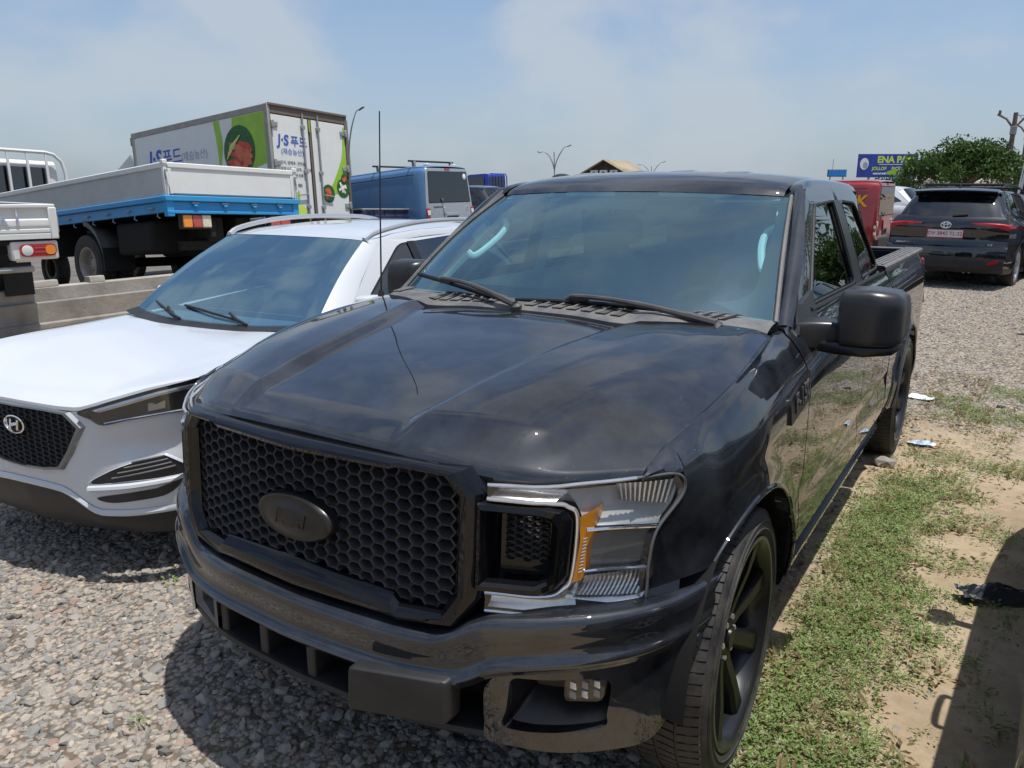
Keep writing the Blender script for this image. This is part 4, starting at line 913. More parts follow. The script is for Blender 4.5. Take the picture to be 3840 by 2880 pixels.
# ================================================================= generic car shell
def sub_empty(name, parent):
    o = bpy.data.objects.new(name, None); COL.objects.link(o); o.parent = parent; return o
def car_shell(root, S):
    P = S['paint']; wb = S['wb']; ar = S['arch']; az = S['axz']; zs = S['sill']; yF, yR = S['yF'], S['yR']
    up = pchip([p[0] for p in S['up']], [p[1] for p in S['up']]); pl = pchip([p[0] for p in S['plan']], [p[1] for p in S['plan']])
    upx = pchip([p[0] for p in S['upin']], [p[1] for p in S['upin']])      # how far the top edge is tucked in
    g = pchip([0, .04, .10, .20, .34, 2], [0, .38, .72, .95, 1, 1])
    def side(y, z, off=0):
        d = max(0, float(up(y)) - z); x = float(pl(y)) - float(upx(y))*(1 - float(g(d)))
        if z < .5: x -= .05*((.5 - z)/.25)**2
        x -= .018*math.exp(-((z - S.get('crease', .62))/.09)**2)
        return (x + off, y, z)
    ys = set(np.linspace(yF, yR, 90))
    for c in (0, wb):
        for a in np.linspace(0, math.pi, 25): ys.add(c + ar*math.cos(a))
        ys.add(c - ar - .002); ys.add(c + ar + .002)
    ys = sorted(ys)
    def zlo(y, r):
        for c in (0, wb):
            if abs(y - c) < r: return max(zs, az + math.sqrt(max(0, r*r - (y - c)**2)))
        return zs
    clad = S.get('clad', 0)                              # dark cladding round the arches and sills
    for sx in (1, -1):
        mb = MB(); rows = []
        for y in ys:
            z0 = max(zlo(y, ar + clad), zs + clad*1.6) if clad else zlo(y, ar); z1 = float(up(y)); z0 = min(z0, z1 - .01)
            rows.append([side(y, z0 + (z1 - z0)*t) for t in np.linspace(0, 1, 18)])
        G = np.array(rows); mb.grid(G); e = G[:, -1]; mb.grid(np.array([e, e + [-.03, 0, -.012]])); obj('body_side', mb.flip(sx), P, root, angle=35)
        if clad:
            mb = MB(); rows = []
            for y in ys:
                z0 = zlo(y, ar); z1 = max(zlo(y, ar + clad), zs + clad*1.6) + .004; z1 = max(z1, z0 + .002)
                rows.append([side(y, z0 + (z1 - z0)*t, .008) for t in np.linspace(0, 1, 5)])
            mb.grid(np.array(rows)); e = np.array(rows)[:, 0]; mb.grid(np.array([e, e + [-.05, 0, 0]])); obj('cladding', mb.flip(sx), 'black_plastic', root, angle=35)
        for c in (0, wb):
            ln = MB(); A = [(c + (ar+.01)*math.cos(a), az + (ar+.01)*math.sin(a)) for a in np.linspace(-.3, math.pi+.3, 26)]
            xo = float(pl(c)) - .03; ln.grid(np.array([[(x, y, z) for y, z in A] for x in (xo, xo - .34)])); ln.ngon([(xo - .34, y, z) for y, z in A]); obj('wheel_well', ln.flip(sx), 'dark_void', root)
        for yl in S.get('cuts', []):
            ct = MB(); ct.tube([side(yl + .05*(z - .8)*(.3 if yl > 1.5 else .1), z, .0005) for z in np.linspace(zs + .1, float(up(yl)) - .02, 14)], .004, 4); obj('door_gap', ct.flip(sx), 'seal_rubber', root)
        for yl in S.get('handles', []):
            h = MB(); h.tube(cat([side(yl - .10, .92, .002), side(yl - .08, .92, .028), side(yl + .08, .92, .028), side(yl + .10, .92, .002)], 12), .012, 8); obj('handle', h.flip(sx), P, root)
    # greenhouse side
    bx = lambda y: side(y, float(up(y)))[0] - .015
    zr = pchip([p[0] for p in S['roofz']], [p[1] for p in S['roofz']]); rx = S['roofx']; rxf = pchip([p[0] for p in rx], [p[1] for p in rx])
    def gh(y, z, off=0):
        zb = float(up(y)); zt = float(zr(y)) - .045; t = (z - zb)/max(.05, zt - zb); x = bx(y) + (float(rxf(y)) + .035 - bx(y))*t + .018*math.sin(math.pi*max(0, min(1, t))); return (x + off, y, z)
    S['gh'] = gh; S['side'] = side
    for sx in (1, -1):
        DL = np.array(S['dlo']); FR = np.array(S['frame'])
        fr_ = MB(); W = rounded(DL, S.get('dr', .05), 5); F = rounded(FR, S.get('dr', .05), 5)
        G = np.array([[gh(*(w + (f - w)*t)) for w, f in zip(W, F)] for t in np.linspace(0, 1, 6)]); fr_.grid(G, cv=True); fo = obj('window_frame', fr_.flip(sx), P, root, angle=40)
        tr = MB(); tr.rim(G[0], (-.012, 0, 0)); Wc = W.mean(0); tr.grid(np.array([[gh(*w, -.002) for w in W], [gh(*(w + (Wc - w)*.05), -.004) for w in W]]), cv=True); obj('window_surround', tr.flip(sx), 'satin_black', fo)
        cuts = S['wcuts']; ydlo = (DL[:, 0].min(), DL[:, 0].max())
        # panes, clipped polygon between cut lines
        def clip(Pg, y0, y1):
            def cl(Q, f):
                out = []
                for i in range(len(Q)):
                    a, b = Q[i-1], Q[i]; fa, fb = f(a), f(b)
                    if fa >= 0: out.append(a)
                    if (fa >= 0) != (fb >= 0): out.append(a + (b - a)*(fa/(fa - fb)))
                return out
            return cl(cl([np.array(p) for p in Pg], lambda p: p[0] - y0), lambda p: y1 - p[0])
        eds = [ydlo[0]-1] + list(cuts) + [ydlo[1]+1]
        for k in range(len(eds) - 1):
            pg = clip(W, eds[k] + .03, eds[k+1] - .03)
            if len(pg) > 2:
                pg = poly(np.vstack([pg, pg[:1]]), 40)[:-1]; c = pg.mean(0); gm = MB(); gm.grid(np.array([[gh(*(c + (p - c)*s), -.006) for p in pg] for s in (1, .5, .02)]), cv=True); obj('side_window', gm.flip(sx), S['glass'], fo, angle=60)
        for c_ in cuts:
            pm = MB(); z0 = float(up(c_)); tp = DL[DL[:, 1] > DL[:, 1].mean()]; tp = tp[np.argsort(tp[:, 0])]; z1 = min(float(zr(c_)) - .07, float(np.interp(c_, tp[:, 0], tp[:, 1])) + .004); pm.grid(np.array([[gh(c_ + d, z, .001) for z in np.linspace(z0, z1, 6)] for d in (-.045, .045)])); obj('pillar', pm.flip(sx), 'satin_black', fo)
    # windshield, roof, rear glass
    def half(C, n): 
        q = curve(C, n); return np.concatenate([q[::-1]*[-1, 1, 1], q[1:]], 0)
    def sheet(A, B, nm, m, bul, n=10, par=root):
        a = half(A, 20); b = half(B, 20); mb = MB(); G = np.array([a + (b - a)*t + np.array(bul)*math.sin(math.pi*t) for t in np.linspace(0, 1, n)]); mb.grid(G); o = obj(nm, mb, m, par, angle=60); return o, G
    S['ws_o'], S['WS'] = sheet(S['WB'], S['WT'], 'windshield', S['wsglass'], (0, -.015, .025))
    bd = MB(); G = S['WS']
    def at(u, v, off=0):
        i = v*(G.shape[0]-1); j = (u+1)/2*(G.shape[1]-1); i0, j0 = int(min(i, G.shape[0]-2)), int(min(j, G.shape[1]-2)); a, b = i-i0, j-j0
        return G[i0, j0]*(1-a)*(1-b) + G[i0+1, j0]*a*(1-b) + G[i0, j0+1]*(1-a)*b + G[i0+1, j0+1]*a*b + np.array((0, .5, -.8))*off
    inn = rounded([(-.93, .09), (.93, .09), (.94, .93), (-.94, .93)], [.1, .1, .05, .05], 5); out = []
    for (u, v) in inn:
        s = max(abs(u), abs(v-.5)/.5); out.append((u/s, .5 + (v-.5)/s))
    bd.grid(np.array([[at(*(np.array(a) + (np.array(b)-np.array(a))*t), .004) for a, b in zip(inn, out)] for t in np.linspace(0, 1, 4)]), cv=True); obj('glass_border', bd, 'frit_black', S['ws_o'])
    S['wsat'] = at
    # roof
    rows = []; wt = curve(S['WT'], 40); rt = curve(S['RT'], 40)
    yv = S['roofrows']
    for y in yv:
        row = []
        for t in np.linspace(0, 1, 8):
            hx = float(rxf(y)); x = hx*t; z = float(zr(y)) - .048*t**2.4
            row.append((x, y, z))
        rows.append(row)
    A = [tuple(np.array(p) + (0, .003, .003)) for p in poly(S['WT'], 8)]; B = [tuple(np.array(p) + (0, -.003, .003)) for p in poly(S['RT'], 8)]
    net = np.array([A] + rows + [B]); Gr = pgrid(net, 40, 24); full = np.concatenate([Gr[:, ::-1]*[-1, 1, 1], Gr[:, 1:]], 1); mb = MB(); mb.grid(full); obj('roof', mb, S.get('roofpaint', P), root, angle=40)
    for sx in (1, -1):                                    # cant rail between frame top and roof edge
        F = rounded(np.array(S['frame']), S.get('dr', .05), 5); top = [p for p in F if p[1] > float(zr(p[0])) - .16 and p[1] > float(up(p[0])) + .12]
        mb = MB(); e = Gr[:, -1]; rows = []
        yy = e[:, 1]; fr_z = [min(float(zr(y)) - .055, z - .012) for y, z in zip(yy, e[:, 2])]
        rows = [e, (e + np.array([gh(y, z) for y, z in zip(yy, fr_z)]))/2 + [.006, 0, .012], np.array([gh(y, z) for y, z in zip(yy, fr_z)]), np.array([gh(y, z - .03) for y, z in zip(yy, fr_z)]) - [.006, 0, 0]]
        mb.grid(np.array(rows)); obj('cant_rail', mb.flip(sx), P, root, angle=50)
        ap = MB(); wb_, wt_ = np.array(S['WB'][-1]), np.array(S['WT'][-1]); k = np.linspace(0, 1, 14)[:, None]
        L0 = wb_ + (wt_ - wb_)*k + np.array([0, -.015, .025])*np.sin(math.pi*k)
        fl0, fl1 = np.array(S['frame'][0]), np.array(S['frame'][1]); L1 = np.array([gh(*(fl0 + (fl1 - fl0)*q[0])) for q in k])
        ap.grid(np.array([L0, (L0 + L1)/2 + [.008, -.006, .010], L1])); obj('a_pillar', ap.flip(sx), P, root, angle=50)
        cp = MB(); rb_, rt_ = np.array(S['RB'][-1]), np.array(S['RT'][-1]); L0 = rb_ + (rt_ - rb_)*k; f3, f2 = np.array(S['frame'][3]), np.array(S['frame'][2]); L1 = np.array([gh(*(f3 + (f2 - f3)*q[0])) for q in k])
        cp.grid(np.array([L0, (L0 + L1)/2 + [.012, .014, .004], L1])); obj('d_pillar', cp.flip(sx), P, root, angle=50)
    S['rg_o'], S['RG'] = sheet(S['RB'], S['RT'], 'rear_window', S['rglass'], (0, .012, .012))
    # hood
    if 'hood' in S:
        Gh = pgrid(np.array(S['hood']), 40, 26); full = np.concatenate([Gh[:, ::-1]*[-1, 1, 1], Gh[:, 1:]], 1); mb = MB(); mb.grid(full)
        e = full[-1]; mb.grid(np.array([e, e + [0, .05, -.03]])); obj('hood', mb, P, root, angle=40)
        for e_ in (full[:, 0], full[:, -1], full[0]):
            gp_ = MB(); gp_.tube(e_ + [0, -.002 if e_ is full[0] else 0, .0005], .0032, 5); obj('panel_gap', gp_, 'seal_rubber', root)
        ys_ = [p[1] for p in S['WB']]; cw = MB(); a = half([(x, y - .10 if i < 5 else y - .06, z - .012) for i, (x, y, z) in enumerate(S['WB'])], 20); b = half(S['WB'], 20); cw.grid(np.array([a, b + [0, .02, .004]])); obj('cowl', cw, 'black_plastic', root)
    # interior and floor
    it = MB(); it.box2((-.70, S['WB'][0][1] + .1, .30), (.70, S['RB'][0][1] - .2, .62)); obj('cabin_floor', it, 'interior_dark', root)
    db = MB(); zb = S['WB'][0][2]; y0 = S['WB'][0][1]; db.grid(np.array([[(x, y, z) for x in np.linspace(-.68, .68, 8)] for y, z in ((y0 + .06, zb - .03), (y0 + .4, zb - .01), (y0 + .62, zb - .03), (y0 + .66, zb - .3))])); obj('dashboard', db, 'interior_grey', root, angle=50)
    for cx in (-.37, .37):
        sy = y0 + 1.25; rows = []
        for (yy, z_, w, d) in ((sy-.28, .66, .23, .1), (sy+.2, .70, .24, .12), (sy+.28, .95, .24, .11), (sy+.36, zb + .12, .20, .09), (sy+.38, zb + .18, .12, .06)):
            rows.append([(cx-w, yy, z_), (cx-w*.8, yy-d*.5, z_+d*.4), (cx, yy-d*.35, z_+d*.3), (cx+w*.8, yy-d*.5, z_+d*.4), (cx+w, yy, z_), (cx+w*.9, yy+d, z_-d*.4), (cx-w*.9, yy+d, z_-d*.4)])
        st = MB(); st.grid(np.array(rows), cv=True); st.ngon(rows[0]); st.ngon(rows[-1]); so = obj('seat', st, 'interior_dark', root)
        hr = MB(); hr.lathe([(-.11, .02), (-.10, .07), (0, .08), (.10, .07), (.11, .02)], (cx, sy+.40, zb + .26), (1, 0, 0), 12, True); obj('headrest', hr, 'interior_dark', so)
    ub = MB(); ub.box2((-.70, yF + .25, zs), (.70, yR - .2, zs + .12)); obj('underbody', ub, 'underbody', root)
    for sx in (1, -1):
        for c in (0, wb):
            wheel(root, (sx*(float(pl(c)) - S['tw']/2 - .02), c, az), sx, S['tr'], S['tw'], S['rr'], S['nsp'], S.get('wkind', 'mid'), rimmat=S.get('rim', 'rim_alloy'))
    return S
def tail_patch(root, S, rows, name='tailgate', m=None, x1=None, n=24, plan=None):
    """panel across the back: rows of (z, dy); plan(x) gives y"""
    mb = MB(); X = np.linspace(-1, 1, n)
    G = np.array([[((x1(z) if callable(x1) else x1)*u, plan((x1(z) if callable(x1) else x1)*u) + dy, z) for u in X] for z, dy in rows]); mb.grid(G); return obj(name, mb, m or S['paint'], root, angle=35)
def roof_rail(root, sx, P, m, r=.014):
    b = MB(); b.tube(cat(P, 24), r, 8); return obj('roof_rail', b.flip(sx), m, root)
def mirror_unit(root, sx, x, y, z, m, dark='black_plastic', w=.20, h=.13):
    mr = sub_empty('side_mirror', root)
    def sec(xx, d, hh): return [(xx, y + a*d, z + b*hh) for a, b in rounded([(-.5, -.5), (.35, -.5), (.35, .5), (-.5, .5)], .22, 4)]
    b = MB(); rows = [sec(x, .10, h*.7), sec(x + .02, .16, h), sec(x + w*.6, .17, h*1.05), sec(x + w*.9, .13, h*.9), sec(x + w, .06, h*.5)]
    b.grid(np.array(rows), cv=True); b.ngon(rows[0]); b.ngon(rows[-1]); obj('mirror_cap', b.flip(sx), m, mr, angle=50)
    b = MB(); b.tube([(x - .09, y, z - .04), (x + .05, y, z - h*.42)], .026, 8); obj('mirror_arm', b.flip(sx), dark, mr)
    b = MB(); b.ngon([(x + .02 + a*(w - .05), y + .062, z + c*h*.78) for a, c in rounded([(0, -.5), (1, -.45), (1, .45), (0, .5)], .15)]); obj('mirror_glass', b.flip(sx), 'chrome', mr)

# ================================================================= white SUV
SUV = thing('suv', 'white compact SUV with dark mesh grille parked beside the black pickup truck', 'suv', (-2.4977, .4518, -.0898), (0, R(.69), .14678))
_yt = pchip([0, .37, .55, .7, .8, .868, .890, .908, .918], [-.892, -.866, -.82, -.74, -.64, -.51, -.42, -.32, -.22]); yt = lambda x: float(_yt(abs(x)))
S1 = dict(paint='white_paint', wb=2.67, arch=.385, axz=.345, sill=.26, yF=-.42, yR=3.42, clad=.06, tr=.347, tw=.225, rr=.225, nsp=10, crease=.66,
  up=[(-.55, 1.008), (-.42, 1.016), (-.2, 1.022), (.15, 1.026), (.62, 1.032), (1.2, 1.065), (2.2, 1.12), (3.0, 1.16), (3.45, 1.15)],
  upin=[(-.55, .05), (-.2, .075), (.6, .075), (1, .07), (3.4, .09)],
  plan=[(-.55, .855), (-.42, .885), (-.2, .912), (.3, .922), (2.2, .922), (3.0, .90), (3.42, .83)],
  roofz=[(.9, 1.50), (1.17, 1.562), (1.5, 1.607), (1.9, 1.622), (2.4, 1.618), (2.9, 1.598), (3.2, 1.57), (3.4, 1.53)],
  roofx=[(.9, .57), (1.2, .575), (2.2, .59), (3.0, .56), (3.3, .53)], roofrows=[1.30, 1.5, 1.9, 2.4, 2.8, 3.05],
  WB=[(0, .335, 1.062), (.3, .35, 1.066), (.5, .385, 1.075), (.64, .42, 1.088), (.72, .455, 1.098)], WT=[(0, 1.10, 1.545), (.2, 1.105, 1.544), (.38, 1.12, 1.541), (.50, 1.14, 1.536), (.570, 1.165, 1.528)],
  RT=[(0, 3.20, 1.572), (.2, 3.195, 1.571), (.38, 3.18, 1.566), (.50, 3.16, 1.560), (.545, 3.13, 1.548)], RB=[(0, 3.46, 1.16), (.3, 3.45, 1.16), (.5, 3.42, 1.16), (.64, 3.38, 1.16), (.70, 3.34, 1.16)],
  dlo=[(.74, 1.10), (1.46, 1.500), (2.40, 1.525), (3.05, 1.235)], frame=[(.52, 1.035), (1.28, 1.53), (2.75, 1.57), (3.30, 1.16)], dr=.08,
  wcuts=[1.62, 2.52], glass='side_glass', wsglass='white_suv_glass', rglass='tint_glass', cuts=[.58, 1.62, 2.45], handles=[1.4, 2.3],
  hood=[[(0, -.888, .866), (.22, -.880, .862), (.36, -.864, .864), (.52, -.795, .913), (.68, -.685, .965), (.82, -.555, 1.000)],
        [(0, -.886, .884), (.22, -.878, .882), (.36, -.862, .884), (.52, -.79, .930), (.68, -.680, .980), (.822, -.548, 1.010)],
        [(0, -.840, .910), (.22, -.835, .910), (.37, -.815, .916), (.53, -.755, .950), (.69, -.650, .990), (.826, -.52, 1.014)],
        [(0, -.60, .968), (.24, -.60, .970), (.42, -.59, .974), (.57, -.55, .990), (.71, -.49, 1.008), (.832, -.42, 1.018)],
        [(0, -.2, 1.018), (.26, -.2, 1.020), (.46, -.2, 1.024), (.62, -.2, 1.028), (.74, -.2, 1.028), (.842, -.2, 1.024)],
        [(0, .12, 1.045), (.28, .12, 1.047), (.50, .14, 1.052), (.66, .16, 1.052), (.77, .18, 1.044), (.848, .20, 1.028)],
        [(0, .265, 1.052), (.30, .28, 1.054), (.52, .32, 1.062), (.68, .40, 1.064), (.78, .50, 1.052), (.850, .58, 1.032)]])
car_shell(SUV, S1)
def suv_front():
    def cv(x, z): return .030*math.exp(-((z - .72)/.07)**2)*max(0, min(1, (abs(x) - .44)/.14))*max(0, min(1, (.86 - abs(x))/.1)) + .010*max(0, .45 - z)/.1
    fr2 = lambda x, z, off=0: (x, yt(x) + off + cv(x, z), z)
    zup = pchip([0, .36, .52, .68, .82, .925], [.868, .866, .913, .965, 1.0, 1.0])
    mb = MB(); X = np.concatenate([np.linspace(-.914, -.5, 30), np.linspace(-.48, .48, 28), np.linspace(.5, .914, 30)])
    for_ = pchip([0, .24, .28, .45, .55, .76, .92], [.468, .455, .440, .362, .366, .388, .40])
    mb.grid(np.array([[fr2(x, float(for_(abs(x))) + (float(zup(abs(x))) - float(for_(abs(x))))*t) for x in X] for t in np.linspace(0, 1, 30)])); obj('bumper', mb, 'white_paint', SUV, angle=40)
    # lower black apron with its raised corners
    for_ = pchip([0, .24, .28, .45, .55, .76, .92], [.468, .455, .440, .362, .366, .388, .40])
    mb = MB(); mb.grid(np.array([[fr2(x, .262 + (float(for_(abs(x))) - .262)*t, -.010 + .05*(1-t)**2) for x in X] for t in np.linspace(0, 1, 8)])); obj('lower_apron', mb, 'black_plastic', SUV, angle=40)
    e = MB(); e.grid(np.array([[fr2(x, float(for_(abs(x))), -.010) for x in X], [fr2(x, float(for_(abs(x))) + .012, -.014) for x in X], [fr2(x, float(for_(abs(x))) + .030, -.004) for x in X]])); obj('bumper_lip', e, 'white_paint', SUV)
    # grille
    GO2 = [(0, .866), (.2, .864), (.33, .858), (.405, .795), (.32, .66), (.25, .575), (.15, .560), (0, .556)]
    go = np.array(symloop(GO2)); c = np.array((0, .715))
    sh = lambda k: [tuple(c + (p - c)*k) for p in go]
    g = MB(); g.grid(np.array([[fr2(*p, .0) for p in sh(1.03)], [fr2(*p, -.018) for p in sh(1.0)], [fr2(*p, -.020) for p in sh(.95)], [fr2(*p, -.004) for p in sh(.92)]]), cv=True); obj('grille_surround', g, 'grey_paint', SUV, angle=30)
    b = MB(); b.disc(poly(np.array(sh(.94) + sh(.94)[:1]), 60)[:-1], c, fr2, -.005, 8); obj('grille_backing', b, 'dark_void', SUV)
    ms = MB()
    from_ = lambda x, z: True
    poly_in = np.array(sh(.93))
    def inside(x, z):
        n = len(poly_in); r = False
        for i in range(n):
            (x1, z1), (x2, z2) = poly_in[i], poly_in[i-1]
            if (z1 > z) != (z2 > z) and x < (x2 - x1)*(z - z1)/(z2 - z1) + x1: r = not r
        return r
    for ci in range(-10, 11):
        for rj in range(-8, 9):
            cx = ci*.042; cz = .715 + rj*.024 + (.012 if ci % 2 else 0)
            if not inside(cx, cz): continue
            H = [(-.026, 0), (-.016, .0115), (.016, .0115), (.026, 0), (.016, -.0115), (-.016, -.0115)]
            ms.grid(np.array([[fr2(cx + a, cz + b_, -.008) for a, b_ in H], [fr2(cx + a*.76, cz + b_*.70, -.012) for a, b_ in H], [fr2(cx + a*.66, cz + b_*.6, .0) for a, b_ in H]]), cv=True)
    obj('grille_mesh', ms, 'mesh_black', SUV, angle=20)
    em = MB(); ring = lambda s, d: [(.075*s*math.cos(a), yt(0) + d, .770 + .046*s*math.sin(a)) for a in np.linspace(0, 2*math.pi, 36, endpoint=False)]
    em.grid(np.array([ring(1, -.012), ring(.98, -.026), ring(.86, -.028), ring(.80, -.018)]), cv=True); eo = obj('emblem', em, 'chrome', SUV, angle=40)
    for P in ([(-.030, -.026), (-.020, .026)], [(.020, -.026), (.030, .026)], [(-.022, -.004), (.022, .006)]):
        t = MB(); t.tube([(a, yt(0) - .024, .770 + b_) for a, b_ in P], .008, 6); obj('emblem_stroke', t, 'chrome', eo)
    b = MB(); b.ngon(ring(.82, -.015)); obj('emblem_plate', b, 'mesh_black', eo)
    for sx in (1, -1):
        hl = sub_empty('headlight', SUV)
        O = np.array([(.392, .868), (.52, .914), (.68, .968), (.80, 1.003), (.862, 1.016), (.872, .95), (.852, .878), (.75, .862), (.62, .838), (.510, .812), (.455, .838)])
        cc = np.array((.68, .905)); L = lambda k: cc + (O - cc)*k
        m = MB(); q = cat(O, 66, True); m.grid(np.array([[fr2(*p, .004) for p in q], [fr2(*p, -.016) for p in cc + (q - cc)*.985], [fr2(*p, -.005) for p in cc + (q - cc)*.93]]), cv=True); m.disc(cc + (q - cc)*.93, cc, fr2, -.005, 8); obj('housing', m.flip(sx), 'mesh_black', hl, angle=30)
        m = MB(); A = poly([(.47, .882), (.60, .926), (.74, .971), (.85, .995)], 20); B = poly([(.50, .872), (.62, .910), (.74, .950), (.845, .976)], 20); m.grid(np.array([[fr2(*p, -.010) for p in A], [fr2(*p, -.014) for p in (A+B)/2], [fr2(*p, -.006) for p in B]])); obj('brow_strip', m.flip(sx), 'chrome_soft', hl)
        m = MB(); m.lathe([(.0, .001), (-.004, .020), (-.016, .034), (-.024, .042), (-.014, .048), (-.0, .050)], fr2(.815, .915, -.008), (.55, -.83, 0), 24); obj('projector', m.flip(sx), 'chrome', hl)
        m = MB(); m.lathe([(.010, .0), (.008, .016), (0, .028), (-.010, .034)], fr2(.815, .915, -.006), (.55, -.83, 0), 20); obj('projector_lens', m.flip(sx), 'lens_clear', hl)
        for k in range(1):
            m = MB(); x0 = .70 + k*.075; z0 = .880 + k*.017; m.add([fr2(x0, z0, -.010), fr2(x0 + .055, z0 + .012, -.010), fr2(x0 + .055, z0 + .045, -.006), fr2(x0, z0 + .036, -.006)], [(0, 1, 2, 3)]); obj('reflector', m.flip(sx), 'lamp_dark', hl)
        m = MB(); m.tube([fr2(x, z, -.006) for x, z in poly([(.515, .820), (.62, .845), (.75, .868), (.80, .874)], 10)], .005, 6); obj('chrome_edge', m.flip(sx), 'chrome', hl)
        m = MB(); q2 = cc + (q - cc)*.97; m.disc(q2, cc, fr2, -.0165, 8); obj('lens', m.flip(sx), 'lens_clear', hl, angle=80)
        # fog cluster: upper lens, white blade, lower slot
        fo = sub_empty('fog_cluster', SUV)
        O = cat(np.array([(.415, .522), (.50, .580), (.60, .625), (.69, .652), (.735, .655), (.80, .575), (.60, .545)]), 50, True); cc2 = np.array((.63, .59))
        m = MB(); m.grid(np.array([[fr2(*p, -.002) for p in cc2 + (O - cc2)*1.10], [fr2(*p, -.010) for p in cc2 + (O - cc2)*1.04], [fr2(*p, .002) for p in O]]), cv=True); obj('fog_rim', m.flip(sx), 'white_paint', fo, angle=40)
        m = MB(); m.disc(O, cc2, fr2, -.003, 6); obj('fog_housing', m.flip(sx), 'mesh_black', fo)
        m = MB()
        for i in range(7):
            for j in range(2):
                pass
        for j in range(4):
            m = MB(); m.tube([fr2(x, .560 + j*.020 + (x - .54)*.22, -.006) for x in np.linspace(.52 + j*.03, .765 - j*.012, 10)], .0045, 5); obj('fog_slat', m.flip(sx), 'grey_plastic', fo)
        O = cat(np.array([(.435, .452), (.495, .430), (.62, .447), (.735, .474), (.79, .545), (.74, .515), (.60, .487)]), 40, True); cc3 = np.array((.62, .472))
        m = MB(); m.disc(O, cc3, fr2, -.003, 6); obj('lower_slot', m.flip(sx), 'mesh_black', fo)
        m = MB(); A = poly([(.40, .515), (.60, .540), (.785, .566)], 20); B = poly([(.41, .480), (.60, .500), (.745, .525)], 20); m.grid(np.array([[fr2(*p, -.002) for p in A], [fr2(*p, -.022) for p in A*.7 + B*.3], [fr2(*p, -.026) for p in A*.35 + B*.65], [fr2(*p, -.004) for p in B]])); obj('blade', m.flip(sx), 'white_paint', fo, angle=30)
        mirror_unit(SUV, sx, .930 if sx > 0 else .88, .60 if sx > 0 else .88, 1.20 if sx > 0 else 1.12, 'white_paint', w=.17 if sx > 0 else .06)
        roof_rail(SUV, sx, [(.575, 1.17, 1.535), (.590, 1.30, 1.578), (.605, 1.7, 1.622), (.612, 2.2, 1.632), (.595, 2.75, 1.615), (.570, 3.0, 1.585), (.555, 3.08, 1.56)], 'silver_paint', .018)
        tl = MB(); O = rounded([(3.18, .95), (3.43, .92), (3.42, 1.10), (3.22, 1.12)], .03); tl.prism(O, lambda a, b, d: S1['side'](a, b, d), -.02, .006); obj('tail_light', tl.flip(sx), 'red_lens', SUV)
        w = sub_empty('wiper', SUV); at = S1['wsat']
        (u0, v0, u1, v1) = ((-.78, .10, -.42, .02) if sx < 0 else (-.38, .12, .30, .03))
        m = MB(); P = [at(u0 + (u1-u0)*t, v0 + (v1-v0)*t, -.012 - .010*math.sin(math.pi*t)) for t in np.linspace(0, 1, 10)]; m.tube(P, .008, 6); obj('blade', m, 'black_plastic', w)
        m = MB(); P = [at(u1 - .12, v1 + .05, -.022), at(u1, v1 - .01, -.03), at(u1 + .10, 0, -.01)]; m.tube(P, .010, 6); obj('arm', m, 'black_plastic', w)
    at = S1['wsat']; m = MB(); m.grid(np.array([[at(u, v, .005) for u in np.linspace(-.12, .12, 6)] for v in (.86, .95)])); obj('sensor_patch', m, 'frit_black', S1['ws_o'])
    # back end
    pr = lambda x: 3.56 - .14*(abs(x)/.83)**2.6
    tail_patch(SUV, S1, [(1.17, -.10), (1.10, -.05), (.95, -.02), (.80, 0), (.70, .0)], 'tailgate', x1=lambda z: .835 - .12*max(0, (z - .95)/.22), plan=pr)
    tail_patch(SUV, S1, [(.70, .01), (.62, .03), (.45, .03), (.30, -.02)], 'rear_bumper', 'black_plastic', x1=.86, plan=pr)
suv_front()
# ================================================================= ground
def sstep(a, b, x): t = np.clip((x - a)/(b - a), 0, 1); return t*t*(3 - 2*t)
_rng = np.random.RandomState(3); _perm = _rng.rand(64, 64)
def vnoise(x, y):
    x = np.asarray(x, float); y = np.asarray(y, float); xi = np.floor(x).astype(int); yi = np.floor(y).astype(int); fx = x - xi; fy = y - yi
    fx = fx*fx*(3-2*fx); fy = fy*fy*(3-2*fy); g = lambda a, b: _perm[a % 64, b % 64]
    return (g(xi, yi)*(1-fx) + g(xi+1, yi)*fx)*(1-fy) + (g(xi, yi+1)*(1-fx) + g(xi+1, yi+1)*fx)*fy
def fbm(x, y, o=4): return sum(vnoise(x*2**k + 7*k, y*2**k + 3*k)*.5**(k+1) for k in range(o))
def tz(x, y):
    x = np.asarray(x, float); y = np.asarray(y, float)
    z = -.029*sstep(.6, 3.4, y) + .20*sstep(5, 13, y) - .09*sstep(-1.02, -1.8, x)*(1 - sstep(5, 9, y))
    z = z + .30*sstep(-4.6, -7.1, x)*(1 - .0*y)
    far = sstep(4, 9, np.hypot(x, y))
    return z + (fbm(x*.9, y*.9) - .5)*.03*far
def gravelness(x, y):
    # 1 on the crushed stone, 0 on the bare sandy soil beside the pickup
    edge = .78 + .30*(fbm(x*1.1 + 5, y*1.1) - .5)
    soil = sstep(edge - .10, edge + .12, x)*(1 - sstep(3.6, 5.4, y + 1.6*(fbm(x*1.5, y*1.5) - .5)))
    bank = sstep(-5.0, -6.2, x)
    return np.clip(1 - soil, 0, 1)*(1 - .85*bank)
